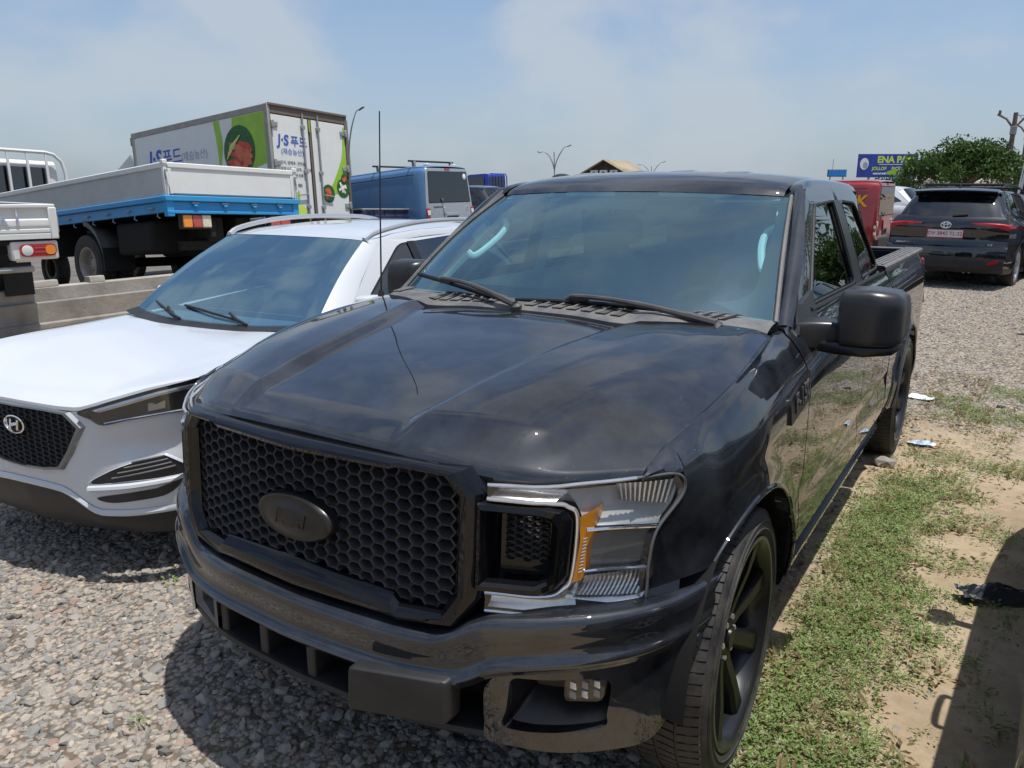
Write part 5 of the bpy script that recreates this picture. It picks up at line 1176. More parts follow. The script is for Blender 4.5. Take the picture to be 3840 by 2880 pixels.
def weediness(x, y):
    n = fbm(x*2.2 + 11, y*2.2 + 4, 4); n2 = fbm(x*6 + 3, y*6, 3)
    core = sstep(.90, 1.02, x)*(1 - sstep(1.26, 1.50, x + .20*(n - .5)*2 + .10*np.clip(y, 0, 3)*.25))*(1 - sstep(2.3, 3.6, y))*sstep(-.42, -.15, y)
    mid = sstep(1.0, 1.2, x)*sstep(2.0, 3.0, y)*(1 - sstep(5.6, 7.5, y))*.50
    spill = sstep(1.0, 1.2, x)*(1 - sstep(1.5, 1.85, x))*(1 - sstep(5, 7, y))*.22
    return np.clip(core*(.55 + 1.0*sstep(.30, .55, n))*(.55 + .65*sstep(.35, .6, n2)) + mid*sstep(.46, .62, n) + spill*sstep(.42, .62, n2), 0, 1)
def axis(a, b, fine0, fine1, fs, cs):
    L = []; v = a
    while v < b:
        L.append(v); v += fs if fine0 <= v < fine1 else min(cs, max(fs, .12*max(fine0 - v, v - fine1, .1)))
    L.append(b); return np.array(L)
gx = axis(-900, 900, -8, 3.2, .07, 60); gy = axis(-400, 2500, -2.2, 8, .07, 60)
XX, YY = np.meshgrid(gx, gy); ZZ = tz(XX, YY); ZZ = np.where(XX < -7.35, np.minimum(ZZ, -.3), ZZ)
def terrain(name, XX, YY, ZZ, attrs, m):
    n, k = XX.shape; V = np.stack([XX, YY, ZZ], -1).reshape(-1, 3); idx = np.arange(n*k).reshape(n, k)
    F = np.stack([idx[:-1, :-1], idx[:-1, 1:], idx[1:, 1:], idx[1:, :-1]], -1).reshape(-1, 4)
    me = bpy.data.meshes.new(name); me.from_pydata(V.tolist(), [], F.tolist())
    for p in me.polygons: p.use_smooth = True
    for nm, arr in attrs.items():
        a = me.attributes.new(nm, 'FLOAT', 'POINT'); a.data.foreach_set('value', np.asarray(arr, np.float32).ravel())
    me.materials.append(m); o = bpy.data.objects.new(name, me); COL.objects.link(o); return o
def ground_material():
    m = bpy.data.materials.new('soil_and_gravel'); m.use_nodes = True; t = m.node_tree; b = t.nodes['Principled BSDF']; L = t.links
    co = N(t, 'ShaderNodeTexCoord'); at = N(t, 'ShaderNodeAttribute', attribute_name='gravel')
    def noise(sc, det=6, ro=.6):
        n = N(t, 'ShaderNodeTexNoise'); n.inputs['Scale'].default_value = sc; n.inputs['Detail'].default_value = det; n.inputs['Roughness'].default_value = ro; L.new(co.outputs['Object'], n.inputs['Vector']); return n
    def ramp(src, stops):
        r = N(t, 'ShaderNodeValToRGB'); e = r.color_ramp.elements
        while len(e) < len(stops): e.new(.5)
        for el, (p, c) in zip(e, stops): el.position = p; el.color = (*c, 1)
        L.new(src, r.inputs[0]); return r
    n1 = noise(1.3); n2 = noise(16, 8, .7); n3 = noise(90, 4, .6)
    soil = ramp(n1.outputs['Fac'], [(.30, (.29, .215, .140)), (.50, (.38, .295, .195)), (.72, (.45, .36, .255))])
    sm = N(t, 'ShaderNodeMix', data_type='RGBA', blend_type='MULTIPLY'); sm.inputs['Factor'].default_value = .55
    s2 = ramp(n2.outputs['Fac'], [(.30, (.62, .60, .58)), (.60, (1, 1, 1))]); L.new(soil.outputs[0], sm.inputs['A']); L.new(s2.outputs[0], sm.inputs['B'])
    vo = N(t, 'ShaderNodeTexVoronoi'); vo.inputs['Scale'].default_value = 34; vo.inputs['Randomness'].default_value = 1; L.new(co.outputs['Object'], vo.inputs['Vector'])
    sepc = N(t, 'ShaderNodeSeparateColor'); L.new(vo.outputs['Color'], sepc.inputs[0])
    gr = ramp(sepc.outputs[0], [(0, (.25, .22, .18)), (.35, (.36, .31, .25)), (.7, (.45, .385, .305)), (1, (.39, .30, .235))])
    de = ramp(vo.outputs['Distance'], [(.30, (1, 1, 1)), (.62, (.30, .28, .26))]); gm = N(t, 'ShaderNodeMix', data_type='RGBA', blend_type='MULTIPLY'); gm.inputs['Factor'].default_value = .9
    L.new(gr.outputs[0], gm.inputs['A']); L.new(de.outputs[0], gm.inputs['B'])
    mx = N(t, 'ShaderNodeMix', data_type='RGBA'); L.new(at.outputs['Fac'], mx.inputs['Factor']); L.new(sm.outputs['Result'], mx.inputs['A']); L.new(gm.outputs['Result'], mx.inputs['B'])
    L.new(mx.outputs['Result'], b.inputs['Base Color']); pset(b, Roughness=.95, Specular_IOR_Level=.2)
    hm = N(t, 'ShaderNodeMath', operation='MULTIPLY_ADD'); hm.inputs[1].default_value = -1.0; L.new(vo.outputs['Distance'], hm.inputs[0]); hm.inputs[2].default_value = 1
    h1 = N(t, 'ShaderNodeMath', operation='MULTIPLY'); L.new(hm.outputs[0], h1.inputs[0]); L.new(at.outputs['Fac'], h1.inputs[1])
    h2 = N(t, 'ShaderNodeMath', operation='MULTIPLY_ADD'); L.new(n2.outputs['Fac'], h2.inputs[0]); h2.inputs[1].default_value = .8; L.new(h1.outputs[0], h2.inputs[2])
    h3 = N(t, 'ShaderNodeMath', operation='MULTIPLY_ADD'); L.new(n3.outputs['Fac'], h3.inputs[0]); h3.inputs[1].default_value = .25; L.new(h2.outputs[0], h3.inputs[2])
    bp = N(t, 'ShaderNodeBump'); bp.inputs['Strength'].default_value = .9; bp.inputs['Distance'].default_value = .012; L.new(h3.outputs[0], bp.inputs['Height']); L.new(bp.outputs[0], b.inputs['Normal'])
    return m
GM = ground_material()
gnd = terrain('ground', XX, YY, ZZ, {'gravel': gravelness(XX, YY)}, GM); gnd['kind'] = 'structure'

# --- scattered geometry (crushed stone, weeds) through geometry nodes
def hidden_collection(name, objs):
    c = bpy.data.collections.new(name)
    for o in objs:
        for k in list(o.users_collection): k.objects.unlink(o)
        c.objects.link(o)
    return c
def scatter(name, patch, coll, dens, smin, smax, tilt, seed, sink=0.0, dmin=0.0):
    ng = bpy.data.node_groups.new(name, 'GeometryNodeTree')
    ng.interface.new_socket('Geometry', in_out='INPUT', socket_type='NodeSocketGeometry'); ng.interface.new_socket('Geometry', in_out='OUTPUT', socket_type='NodeSocketGeometry')
    gi = N(ng, 'NodeGroupInput'); go = N(ng, 'NodeGroupOutput'); L = ng.links
    at = N(ng, 'GeometryNodeInputNamedAttribute', data_type='FLOAT'); at.inputs['Name'].default_value = 'dens'
    mu = N(ng, 'ShaderNodeMath', operation='MULTIPLY'); mu.inputs[1].default_value = dens; L.new(at.outputs[0], mu.inputs[0])
    dp = N(ng, 'GeometryNodeDistributePointsOnFaces', distribute_method='RANDOM'); L.new(gi.outputs[0], dp.inputs['Mesh']); L.new(mu.outputs[0], dp.inputs['Density']); dp.inputs['Seed'].default_value = seed
    ci = N(ng, 'GeometryNodeCollectionInfo'); ci.inputs['Collection'].default_value = coll; ci.inputs['Separate Children'].default_value = True; ci.inputs['Reset Children'].default_value = True
    io = N(ng, 'GeometryNodeInstanceOnPoints'); L.new(dp.outputs['Points'], io.inputs['Points']); L.new(ci.outputs[0], io.inputs['Instance']); io.inputs['Pick Instance'].default_value = True
    rv = N(ng, 'FunctionNodeRandomValue', data_type='FLOAT_VECTOR'); rv.inputs[0].default_value = (-tilt, -tilt, 0); rv.inputs[1].default_value = (tilt, tilt, 6.283); rv.inputs['Seed'].default_value = seed + 1
    L.new(rv.outputs[0], io.inputs['Rotation'])
    rs = N(ng, 'FunctionNodeRandomValue', data_type='FLOAT'); rs.inputs[2].default_value = smin; rs.inputs[3].default_value = smax; rs.inputs['Seed'].default_value = seed + 2
    pw = N(ng, 'ShaderNodeMath', operation='POWER'); pw.inputs[1].default_value = 1.0; L.new(rs.outputs[1], pw.inputs[0]); L.new(pw.outputs[0], io.inputs['Scale'])
    rz = N(ng, 'FunctionNodeRandomValue', data_type='FLOAT_VECTOR'); rz.inputs[0].default_value = (0, 0, -sink); rz.inputs[1].default_value = (0, 0, sink); rz.inputs['Seed'].default_value = seed + 5
    ti = N(ng, 'GeometryNodeTranslateInstances'); L.new(io.outputs[0], ti.inputs[0]); L.new(rz.outputs[0], ti.inputs['Translation'])
    L.new(ti.outputs[0], go.inputs[0])
    md = patch.modifiers.new('scatter', 'NODES'); md.node_group = ng; patch['kind'] = 'stuff'; return patch
def stone_mat():
    m = bpy.data.materials.new('crushed_stone'); m.use_nodes = True; t = m.node_tree; b = t.nodes['Principled BSDF']; L = t.links
    oi = N(t, 'ShaderNodeObjectInfo'); r = N(t, 'ShaderNodeValToRGB'); e = r.color_ramp.elements
    st = [(0, (.148, .138, .125)), (.18, (.255, .235, .21)), (.40, (.335, .305, .265)), (.58, (.228, .22, .208)), (.74, (.41, .36, .295)), (.88, (.335, .285, .235)), (.96, (.33, .23, .18)), (1, (.49, .44, .37))]
    while len(e) < len(st): e.new(.5)
    for el, (p, c) in zip(e, st): el.position = p; el.color = (*c, 1)
    L.new(oi.outputs['Random'], r.inputs[0])
    co = N(t, 'ShaderNodeTexCoord'); n = N(t, 'ShaderNodeTexNoise'); n.inputs['Scale'].default_value = 60; n.inputs['Detail'].default_value = 4; L.new(co.outputs['Object'], n.inputs['Vector'])
    mx = N(t, 'ShaderNodeMix', data_type='RGBA', blend_type='MULTIPLY'); mx.inputs['Factor'].default_value = .6; rr = N(t, 'ShaderNodeMapRange'); rr.inputs['From Min'].default_value = .3; rr.inputs['From Max'].default_value = .7; rr.inputs['To Min'].default_value = .65
    L.new(n.outputs['Fac'], rr.inputs[0]); L.new(r.outputs[0], mx.inputs['A']); L.new(rr.outputs[0], mx.inputs['B']); L.new(mx.outputs['Result'], b.inputs['Base Color']); pset(b, Roughness=.9, Specular_IOR_Level=.25)
    MATS['stone'] = m
stone_mat()
def make_stone(i):
    rnd = random.Random(100 + i); bm = bmesh.new(); bmesh.ops.create_icosphere(bm, subdivisions=1, radius=1)
    ax = (rnd.uniform(.75, 1.25), rnd.uniform(.6, 1.0), rnd.uniform(.38, .62))
    pl = [(Vector((rnd.gauss(0, 1), rnd.gauss(0, 1), rnd.gauss(0, 1))).normalized(), rnd.uniform(.55, .85)) for _ in range(7)]
    for v in bm.verts:
        c = v.co.normalized()*rnd.uniform(.88, 1.08)
        for n_, d in pl:
            q = c.dot(n_)
            if q > d: c = c - n_*(q - d)
        v.co = Vector((c.x*ax[0], c.y*ax[1], c.z*ax[2]))
    me = bpy.data.meshes.new('stone'); bm.to_mesh(me); bm.free(); me.materials.append(MATS['stone']); o = bpy.data.objects.new('stone', me); COL.objects.link(o); return o
stones = hidden_collection('stone_shapes', [make_stone(i) for i in range(9)])
def patch(name, x0, x1, y0, y1, st, fn, off=.0):
    X, Y = np.meshgrid(np.arange(x0, x1 + st/2, st), np.arange(y0, y1 + st/2, st)); return terrain(name, X, Y, tz(X, Y) + off, {'dens': fn(X, Y)}, GM)
# the near stone bed, full cover
p = patch('gravel', -4.6, 1.5, -1.9, 1.6, .1, lambda x, y: gravelness(x, y)*.96 + .04, off=-.004); scatter('scatter_stone', p, stones, 2900, .007, .024, .5, 11, sink=.006)
p = patch('gravel', -4.6, 1.0, -1.9, 1.6, .1, lambda x, y: gravelness(x, y), off=.004); scatter('scatter_stone_big', p, stones, 130, .022, .036, .5, 15, sink=.004)
p = patch('gravel', -7.2, 1.9, 1.6, 6.0, .15, lambda x, y: gravelness(x, y) + .03, off=-.004); scatter('scatter_stone_mid', p, stones, 900, .012, .028, .5, 21, sink=.006)
p = patch('gravel', -7.2, 2.2, 6.0, 19.0, .3, lambda x, y: gravelness(x, y)*np.where(x > -.5, 1.0, .25) + .0, off=-.004); scatter('scatter_stone_far', p, stones, 520, .014, .034, .5, 31, sink=.008)
# odd pebbles on the soil
p = patch('pebbles', .85, 1.9, -.6, 6, .15, lambda x, y: (fbm(x*3, y*3) > .45)*1.0, off=-.002); scatter('scatter_pebble', p, stones, 70, .005, .020, .6, 41, sink=.004)

# --- weeds
def leaf_mat(name, stops):
    m = bpy.data.materials.new(name); m.use_nodes = True; t = m.node_tree; b = t.nodes['Principled BSDF']; L = t.links
    oi = N(t, 'ShaderNodeObjectInfo'); co = N(t, 'ShaderNodeTexCoord'); n = N(t, 'ShaderNodeTexNoise'); n.inputs['Scale'].default_value = 9; L.new(co.outputs['Object'], n.inputs['Vector'])
    ad = N(t, 'ShaderNodeMath', operation='MULTIPLY_ADD'); ad.inputs[1].default_value = .55; L.new(oi.outputs['Random'], ad.inputs[0]); mm = N(t, 'ShaderNodeMath', operation='MULTIPLY'); mm.inputs[1].default_value = .45; L.new(n.outputs['Fac'], mm.inputs[0]); L.new(mm.outputs[0], ad.inputs[2])
    r = N(t, 'ShaderNodeValToRGB'); e = r.color_ramp.elements
    while len(e) < len(stops): e.new(.5)
    for el, (p, c) in zip(e, stops): el.position = p; el.color = (*c, 1)
    L.new(ad.outputs[0], r.inputs[0]); L.new(r.outputs[0], b.inputs['Base Color']); pset(b, Roughness=.5, Specular_IOR_Level=.3)
    tl = N(t, 'ShaderNodeBsdfTranslucent'); L.new(r.outputs[0], tl.inputs[0]); mx = N(t, 'ShaderNodeMixShader'); mx.inputs[0].default_value = .35
    out = [q for q in t.nodes if q.type == 'OUTPUT_MATERIAL'][0]; L.new(b.outputs[0], mx.inputs[1]); L.new(tl.outputs[0], mx.inputs[2]); L.new(mx.outputs[0], out.inputs[0]); MATS[name] = m
leaf_mat('weed_leaf', [(.1, (.13, .19, .055)), (.45, (.21, .295, .095)), (.75, (.30, .385, .14)), (1, (.42, .43, .22))])
leaf_mat('dry_stem', [(.2, (.20, .15, .07)), (.8, (.30, .24, .12))])
def make_weed(i, nl, rad, hgt, ls, m='weed_leaf'):
    rnd = random.Random(500 + i); mb = MB()
    for k in range(nl):
        a = rnd.uniform(0, 6.283); r = rad*math.sqrt(rnd.random()); h = hgt*(.25 + .75*rnd.random())*(1 - .4*r/rad); c = np.array((r*math.cos(a), r*math.sin(a), h)); b = a + rnd.uniform(-.9, .9)
        l = ls*rnd.uniform(.6, 1.25); w = l*rnd.uniform(.34, .5); el = rnd.uniform(-.3, .7); d = np.array((math.cos(b)*math.cos(el), math.sin(b)*math.cos(el), math.sin(el))); s = np.array((-math.sin(b), math.cos(b), rnd.uniform(-.4, .4)))
        up_ = np.cross(d, s)*.12*l
        mb.add([c, c + d*l*.45 + s*w*.5 + up_, c + d*l, c + d*l*.45 - s*w*.5 + up_], [(0, 1, 2, 3)])
        if k % 4 == 0: mb.add([(r*math.cos(a)*.4, r*math.sin(a)*.4, 0), c + s*.0012, c - s*.0012], [(0, 1, 2)])
    me = bpy.data.meshes.new('weed'); me.from_pydata(mb.v, [], mb.f); me.materials.append(MATS[m]); o = bpy.data.objects.new('weed', me); COL.objects.link(o); return o
weeds = hidden_collection('weed_shapes', [make_weed(i, 26, .055, .050, .019) for i in range(4)] + [make_weed(9 + i, 18, .05, .035, .014) for i in range(2)])
p = patch('weeds', .80, 1.95, -.6, 3.6, .05, weediness); scatter('scatter_weeds', p, weeds, 1150, .55, 1.25, .3, 51)
p = patch('weeds', .80, 2.4, 3.6, 8.5, .08, weediness); scatter('scatter_weeds_far', p, weeds, 700, .6, 1.2, .3, 61)
dry = hidden_collection('dry_shapes', [make_weed(20 + i, 10, .06, .03, .035, 'dry_stem') for i in range(3)])
p = patch('dry_weeds', .80, 1.95, -.6, 6.5, .08, lambda x, y: np.clip(weediness(x, y)*.5 + .25*(fbm(x*4 + 2, y*4) > .5), 0, 1)); scatter('scatter_dry', p, dry, 330, .5, 1.3, .3, 71)
# a few sprigs among the stone in front
for i, (px_, py_, s) in enumerate(((-1.68, -.18, 1.0), (-.74, -.93, .9), (-.50, -.80, .5))):
    o = make_weed(40 + i, 22, .03, .035, .022); o.name = 'weed_sprig'; o.location = (px_, py_, float(tz(px_, py_)) + .012); o.scale = (s,)*3
    tag(o, ['bright green weed sprig at the edge of the white suv shadow', 'green weed sprig in the stone under the pickup bumper corner', 'tiny weed sprig in the shade of the pickup bumper'][i], 'weed')

# --- retaining kerb wall on the left and the raised yard behind it
WX = -7.25
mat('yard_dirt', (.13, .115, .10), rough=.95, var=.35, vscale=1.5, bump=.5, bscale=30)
uz = lambda x, y: .46 + (x + 7.25)*.082 + 0*y
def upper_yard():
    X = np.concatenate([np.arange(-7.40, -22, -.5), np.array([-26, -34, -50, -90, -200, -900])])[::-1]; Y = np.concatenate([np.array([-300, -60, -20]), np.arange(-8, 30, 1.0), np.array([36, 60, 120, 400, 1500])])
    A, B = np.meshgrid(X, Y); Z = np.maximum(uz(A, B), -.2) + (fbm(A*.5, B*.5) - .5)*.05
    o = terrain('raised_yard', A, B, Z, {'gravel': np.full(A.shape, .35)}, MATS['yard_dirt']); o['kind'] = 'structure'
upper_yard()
def kerb_wall():
    root = thing('retaining_wall', 'low weathered concrete retaining wall below the parked flatbed trucks', 'wall', (WX, 0, 0))
    y = -9.0; k = 0
    while y < 34:
        L = 3.2 + 1.0*random.random(); z0 = .74 + random.uniform(-.008, .008); dx = random.uniform(-.006, .006)
        mb = MB(); mb.box2((dx - .14, y + .008, .585), (dx + .02, y + L - .008, z0)); obj('coping_block', mb, 'concrete_top', root, bevel=.008)
        mb = MB(); mb.box2((dx - .20, y + .004, .36 + random.uniform(-.02, .02)), (dx + .055 + random.uniform(0, .015), y + L - .004, .592)); obj('ledge_block', mb, 'concrete', root, bevel=.012)
        mb = MB(); mb.box2((-.25, y, -.4), (.10 + random.uniform(0, .02), y + L, .375)); obj('base_block', mb, 'concrete', root, bevel=.02)
        y += L; k += 1
    for i in range(3):
        pass
    return root
kerb_wall()
for i, (yy, l) in enumerate(((1.95, .42), (2.72, .17), (4.35, .7))):
    mb = MB(); O = rounded([(-.07, 0), (.07, 0), (.05, .075), (-.05, .07)], .015); mb.prism(O, lambda a, b, d: (a + .01*math.sin(9*d), d, b), 0, l); o = obj('rubble_block', mb, 'concrete_top', None, bevel=.01); o.location = (WX - .06, yy, .735)
    tag(o, ['long broken concrete piece lying on the retaining wall', 'small concrete lump lying on the retaining wall near the truck wheel', 'broken concrete slab on the wall behind the white suv'][i], 'rubble')
# ================================================================= trucks on the raised yard
def box(parent, name, a, b, m, bevel=.008):
    mb = MB(); mb.box2(a, b); return obj(name, mb, m, parent, bevel=bevel)
def tub(parent, name, P, r, m, n=8):
    mb = MB(); mb.tube(P, r, n); return obj(name, mb, m, parent)
def truck_cab(root, yb_, yf_, hw, z0, zt, m, nm='cab', glassm='tint_glass', wz=None):
    """cab-over cab: back wall at yb_, nose at yf_ (more negative), half width hw"""
    c = sub_empty(nm, root); wz = wz or z0 + (zt - z0)*.52
    prof = [(yb_, z0), (yb_, zt - .08), (yb_ - .06, zt - .01), (yb_ - .25, zt), (yf_ + .45, zt - .02), (yf_ + .28, zt - .10), (yf_ + .05, wz - .05), (yf_, wz - .35), (yf_, z0 + .15), (yf_ + .06, z0)]
    P = np.array(prof); rows = []
    for x, s in ((-hw + .10, 0), (-hw + .03, .6), (-hw, 1), (hw, 1), (hw - .03, .6), (hw - .10, 0)):
        rows.append([(x*(1 - .08*max(0, (z - wz)/(zt - wz))), y, z - (.0 if s else .0)) for y, z in P])
    mb = MB(); mb.grid(np.array(rows[1:5]), cv=True); mb.ngon(rows[1]); mb.ngon(rows[4]); obj('cab_shell', mb, m, c, angle=30, bevel=.03)
    g = MB(); g.ngon([(x*(1 - .08*(z - wz)/(zt - wz)), yb_ + .012, z) for x, z in rounded([(-hw*.80, wz + .02), (hw*.80, wz + .02), (hw*.80, zt - .14), (-hw*.80, zt - .14)], .09)]); obj('rear_window', g, glassm, c)
    for sx in (1, -1):
        g = MB(); g.ngon([(sx*(hw*(1 - .08*(z - wz)/(zt - wz)) + .006), y, z) for y, z in rounded([(yb_ - .22, wz), (yf_ + .22, wz - .02), (yf_ + .42, zt - .14), (yb_ - .22, zt - .14)], .07)]); obj('side_window', g, glassm, c)
        mr = MB(); mr.box((sx*(hw + .16), yf_ + .20, wz + .22), (.14, .06, .30)); obj('door_mirror', mr, 'black_plastic', c, bevel=.02)
        g = MB(); g.tube([(sx*hw, yf_ + .24, wz + .10), (sx*(hw + .16), yf_ + .2, wz + .12)], .012, 6); obj('mirror_bracket', g, 'black_plastic', c)
    g = MB(); g.ngon([(x, yf_ + .05 + (z - wz + .05)*.23/(zt - .10 - wz + .05) - .012, z) for x, z in rounded([(-hw*.88, wz), (hw*.88, wz), (hw*.80, zt - .13), (-hw*.80, zt - .13)], .06)]); obj('windshield', g, glassm, c)
    return c
def chassis(root, y0, y1, z=.62, hw=.36):
    for x in (-hw, hw): box(root, 'chassis_rail', (x - .04, y1, z - .10), (x + .04, y0, z + .10), 'underbody')
def dual(root, x, y, r, w, m='rim_steel', both=True):
    for sx in (1, -1):
        wheel(root, (sx*x, y, r), sx, r, w, r*.56, 0, 'steel', rimmat=m)
        if both: wheel(root, (sx*(x - w*1.12), y, r), sx, r, w, r*.56, 0, 'far_', rimmat='underbody') if False else obj('inner_tyre', MB().lathe([(-w*.45, r*.5), (-w*.5, r*.8), (-w*.4, r), (w*.4, r), (w*.5, r*.8), (w*.45, r*.5)], (sx*(x - w*1.15), y, r), (1, 0, 0), 40), 'tyre_rubber', root)
    tub(root, 'axle', [(-x, y, r), (x, y, r)], .07, 'underbody')
def lamp_cluster(root, x0, x1, z0, z1, y, cols, nm='tail_lamp'):
    l = sub_empty(nm, root); box(l, 'lamp_housing', (min(x0, x1) - .02, y - .06, z0 - .02), (max(x0, x1) + .02, y + .005, z1 + .02), 'black_plastic')
    n = len(cols)
    for i, m in enumerate(cols): 
        a = x0 + (x1 - x0)*i/n; b = x0 + (x1 - x0)*(i+1)/n; box(l, 'lamp_lens', (min(a, b) + .003, y, z0), (max(a, b) - .003, y + .03, z1), m, .01)
    return l
def flatbed():
    r = thing('flatbed_truck', 'white-sided flatbed truck with sky-blue bed frame and dual rear wheels on the raised yard', 'truck', (-7.205, 4.804, .479), (R(4.69), R(-2.01), R(-93.57)))
    L = -6.7; W = 1.0; zt, zb, zf = 1.59, 1.205, .955
    for sx in (1, -1):
        g = sub_empty('side_gate', r)
        box(g, 'gate_panel', (sx*(W - .035), L, zb), (sx*(W - .01), -.03, zt - .07), 'truck_grey', .004)
        box(g, 'gate_cap', (sx*(W - .05), L, zt - .07), (sx*(W + .012), -.015, zt), 'truck_white', .012)
        box(g, 'gate_foot', (sx*(W - .04), L, zb - .02), (sx*(W + .004), -.03, zb + .03), 'truck_grey', .006)
        b = sub_empty('side_beam', r)
        box(b, 'beam_ledge', (sx*(W - .05), L, zb - .085), (sx*(W + .035), .02, zb - .018), 'truck_blue', .01)
        box(b, 'beam_web', (sx*(W - .07), L, zb - .215), (sx*(W - .005), .0, zb - .087), 'truck_blue', .006)
        for k in range(12):
            y = -.35 - k*.55; box(b, 'rope_hook', (sx*(W - .01), y - .045, zb - .165), (sx*(W + .028), y + .045, zb - .145), 'galvanised', .006)
            tub(b, 'rope_loop', [(sx*(W - .02), y + .1, zb - .21), (sx*(W + .0), y + .11, zb - .26), (sx*(W - .02), y + .14, zb - .28)], .008, 'galvanised', 5)
    t = sub_empty('tailgate', r)
    box(t, 'gate_panel', (-W + .06, -.012, zb + .01), (W - .06, .012, zt - .07), 'truck_white', .004)
    box(t, 'gate_cap', (-W + .05, -.03, zt - .07), (W - .05, .028, zt - .002), 'truck_white', .012)
    for x in (-W + .075, W - .075, ): box(t, 'gate_stile', (x - .022, -.02, zb), (x + .022, .024, zt - .072), 'truck_white', .006)
    for sx in (1, -1):
        c = sub_empty('corner_post', r); box(c, 'post', (sx*(W - .045), -.03, zb - .05), (sx*(W + .005), .022, zt - .02), 'truck_white', .008)
        box(c, 'latch', (sx*(W - .04), .022, zb + .18), (sx*(W - .0), .048, zb + .30), 'galvanised', .008); tub(c, 'latch_handle', [(sx*(W - .02), .05, zb + .26), (sx*(W - .015), .065, zb + .12), (sx*(W - .03), .06, zb + .08)], .012, 'truck_white', 6); box(c, 'latch_top', (sx*(W - .05), -.03, zt - .03), (sx*(W + .014), .035, zt + .03), 'truck_white', .01)
    b = sub_empty('rear_beam', r)
    box(b, 'beam_ledge', (-W - .03, -.02, zb - .085), (W + .03, .045, zb - .016), 'truck_blue', .01); box(b, 'beam_web', (-W, -.05, zb - .215), (W, .0, zb - .087), 'truck_blue', .006); box(b, 'beam_flange', (-W, -.05, zb - .235), (W, .022, zb - .20), 'truck_blue', .006)
    for sx in (1, -1): box(b, 'beam_end', (sx*(W - .09), -.06, zb - .27), (sx*(W + .01), .018, zb - .02), 'truck_blue', .008)
    for x in (.62, .19, -.26, -.68): box(b, 'hinge', (x - .05, .0, zb - .115), (x + .05, .035, zb - .092), 'galvanised', .006); tub(b, 'hinge_pin', [(x - .02, .03, zb - .14), (x + .03, .03, zb - .14)], .016, 'truck_blue', 8)
    box(r, 'bed_floor', (-W + .04, L, zb - .06), (W - .04, -.02, zb), 'box_frame_brown')
    for k in range(9): box(r, 'cross_member', (-W + .08, -.30 - k*.56, zb - .20), (W - .08, -.22 - k*.56, zb - .07), 'underbody')
    lamp_cluster(r, .80, .40, .80, .955, -.03, ['amber_lens', 'red_lens_dull', 'print_cream']); lamp_cluster(r, -.86, -.52, .80, .955, -.03, ['red_lens_dull', 'red_lens_dull'])
    chassis(r, -.05, -8.2, .78); dual(r, .86, -2.25, .41, .22)
    wheel(r, (.84, -7.35, .41), 1, .41, .21, .23, 0, 'steel', rimmat='rim_steel'); wheel(r, (-.84, -7.35, .41), -1, .41, .21, .23, 0, 'steel', rimmat='rim_steel')
    for sx in (1, -1):
        f = MB(); A = [(-2.25 + .54*math.cos(a), .41 + .54*math.sin(a)) for a in np.linspace(R(12), R(80), 10)]; f.grid(np.array([[(sx*x, y, z) for y, z in A] for x in (.56, 1.0)])); f.grid(np.array([[(sx*1.0, y, z) for y, z in A], [(sx*1.0, y + .0, z + .07) for y, z in A]])); obj('mudguard', f, 'grey_plastic', r, solid=.012)
        f = MB(); f.box2((sx*.56, -1.73, .30), (sx*1.0, -1.71, .62)); obj('mud_flap', f, 'seal_rubber', r)
    for sx in (1, -1):  # dark boxes added under the bed to fill the gap with shade
        box(r, 'shade_filler_box', (sx*.45, -4.6, .55), (sx*.96, -3.2, 1.0), 'underbody', .03); box(r, 'shade_filler_panel', (sx*.10, -1.6, .62), (sx*.34, -.2, .95), 'underbody', .02)
    box(r, 'shade_filler_block', (-.9, -1.5, .50), (.9, -.6, .92), 'underbody', .05)
    box(r, 'rear_cross_bar', (-.70, -.35, .52), (.70, -.25, .64), 'underbody'); box(r, 'spare_carrier', (-.40, -1.3, .46), (.40, -.5, .72), 'underbody', .05)
    g = sub_empty('cab_guard', r); yg = L - .02
    P = [(-.98, yg, zt - .30), (-.98, yg, 2.20), (-.93, yg, 2.40), (-.80, yg, 2.52), (-.66, yg, 2.55), (.66, yg, 2.55), (.80, yg, 2.52), (.93, yg, 2.40), (.98, yg, 2.20), (.98, yg, zt - .30)]; tub(g, 'guard_hoop', P, .034, 'truck_white')
    for x in (-.66, -.33, 0, .33, .66): tub(g, 'guard_bar', [(x, yg, zt - .30), (x, yg, 2.55)], .026, 'truck_white', 8)
    box(g, 'guard_board', (-.98, yg - .02, zb), (.98, yg + .01, zt - .06), 'truck_white')
    truck_cab(r, L - .12, L - 1.85, .94, .62, 2.42, 'truck_white', wz=1.70)
flatbed()
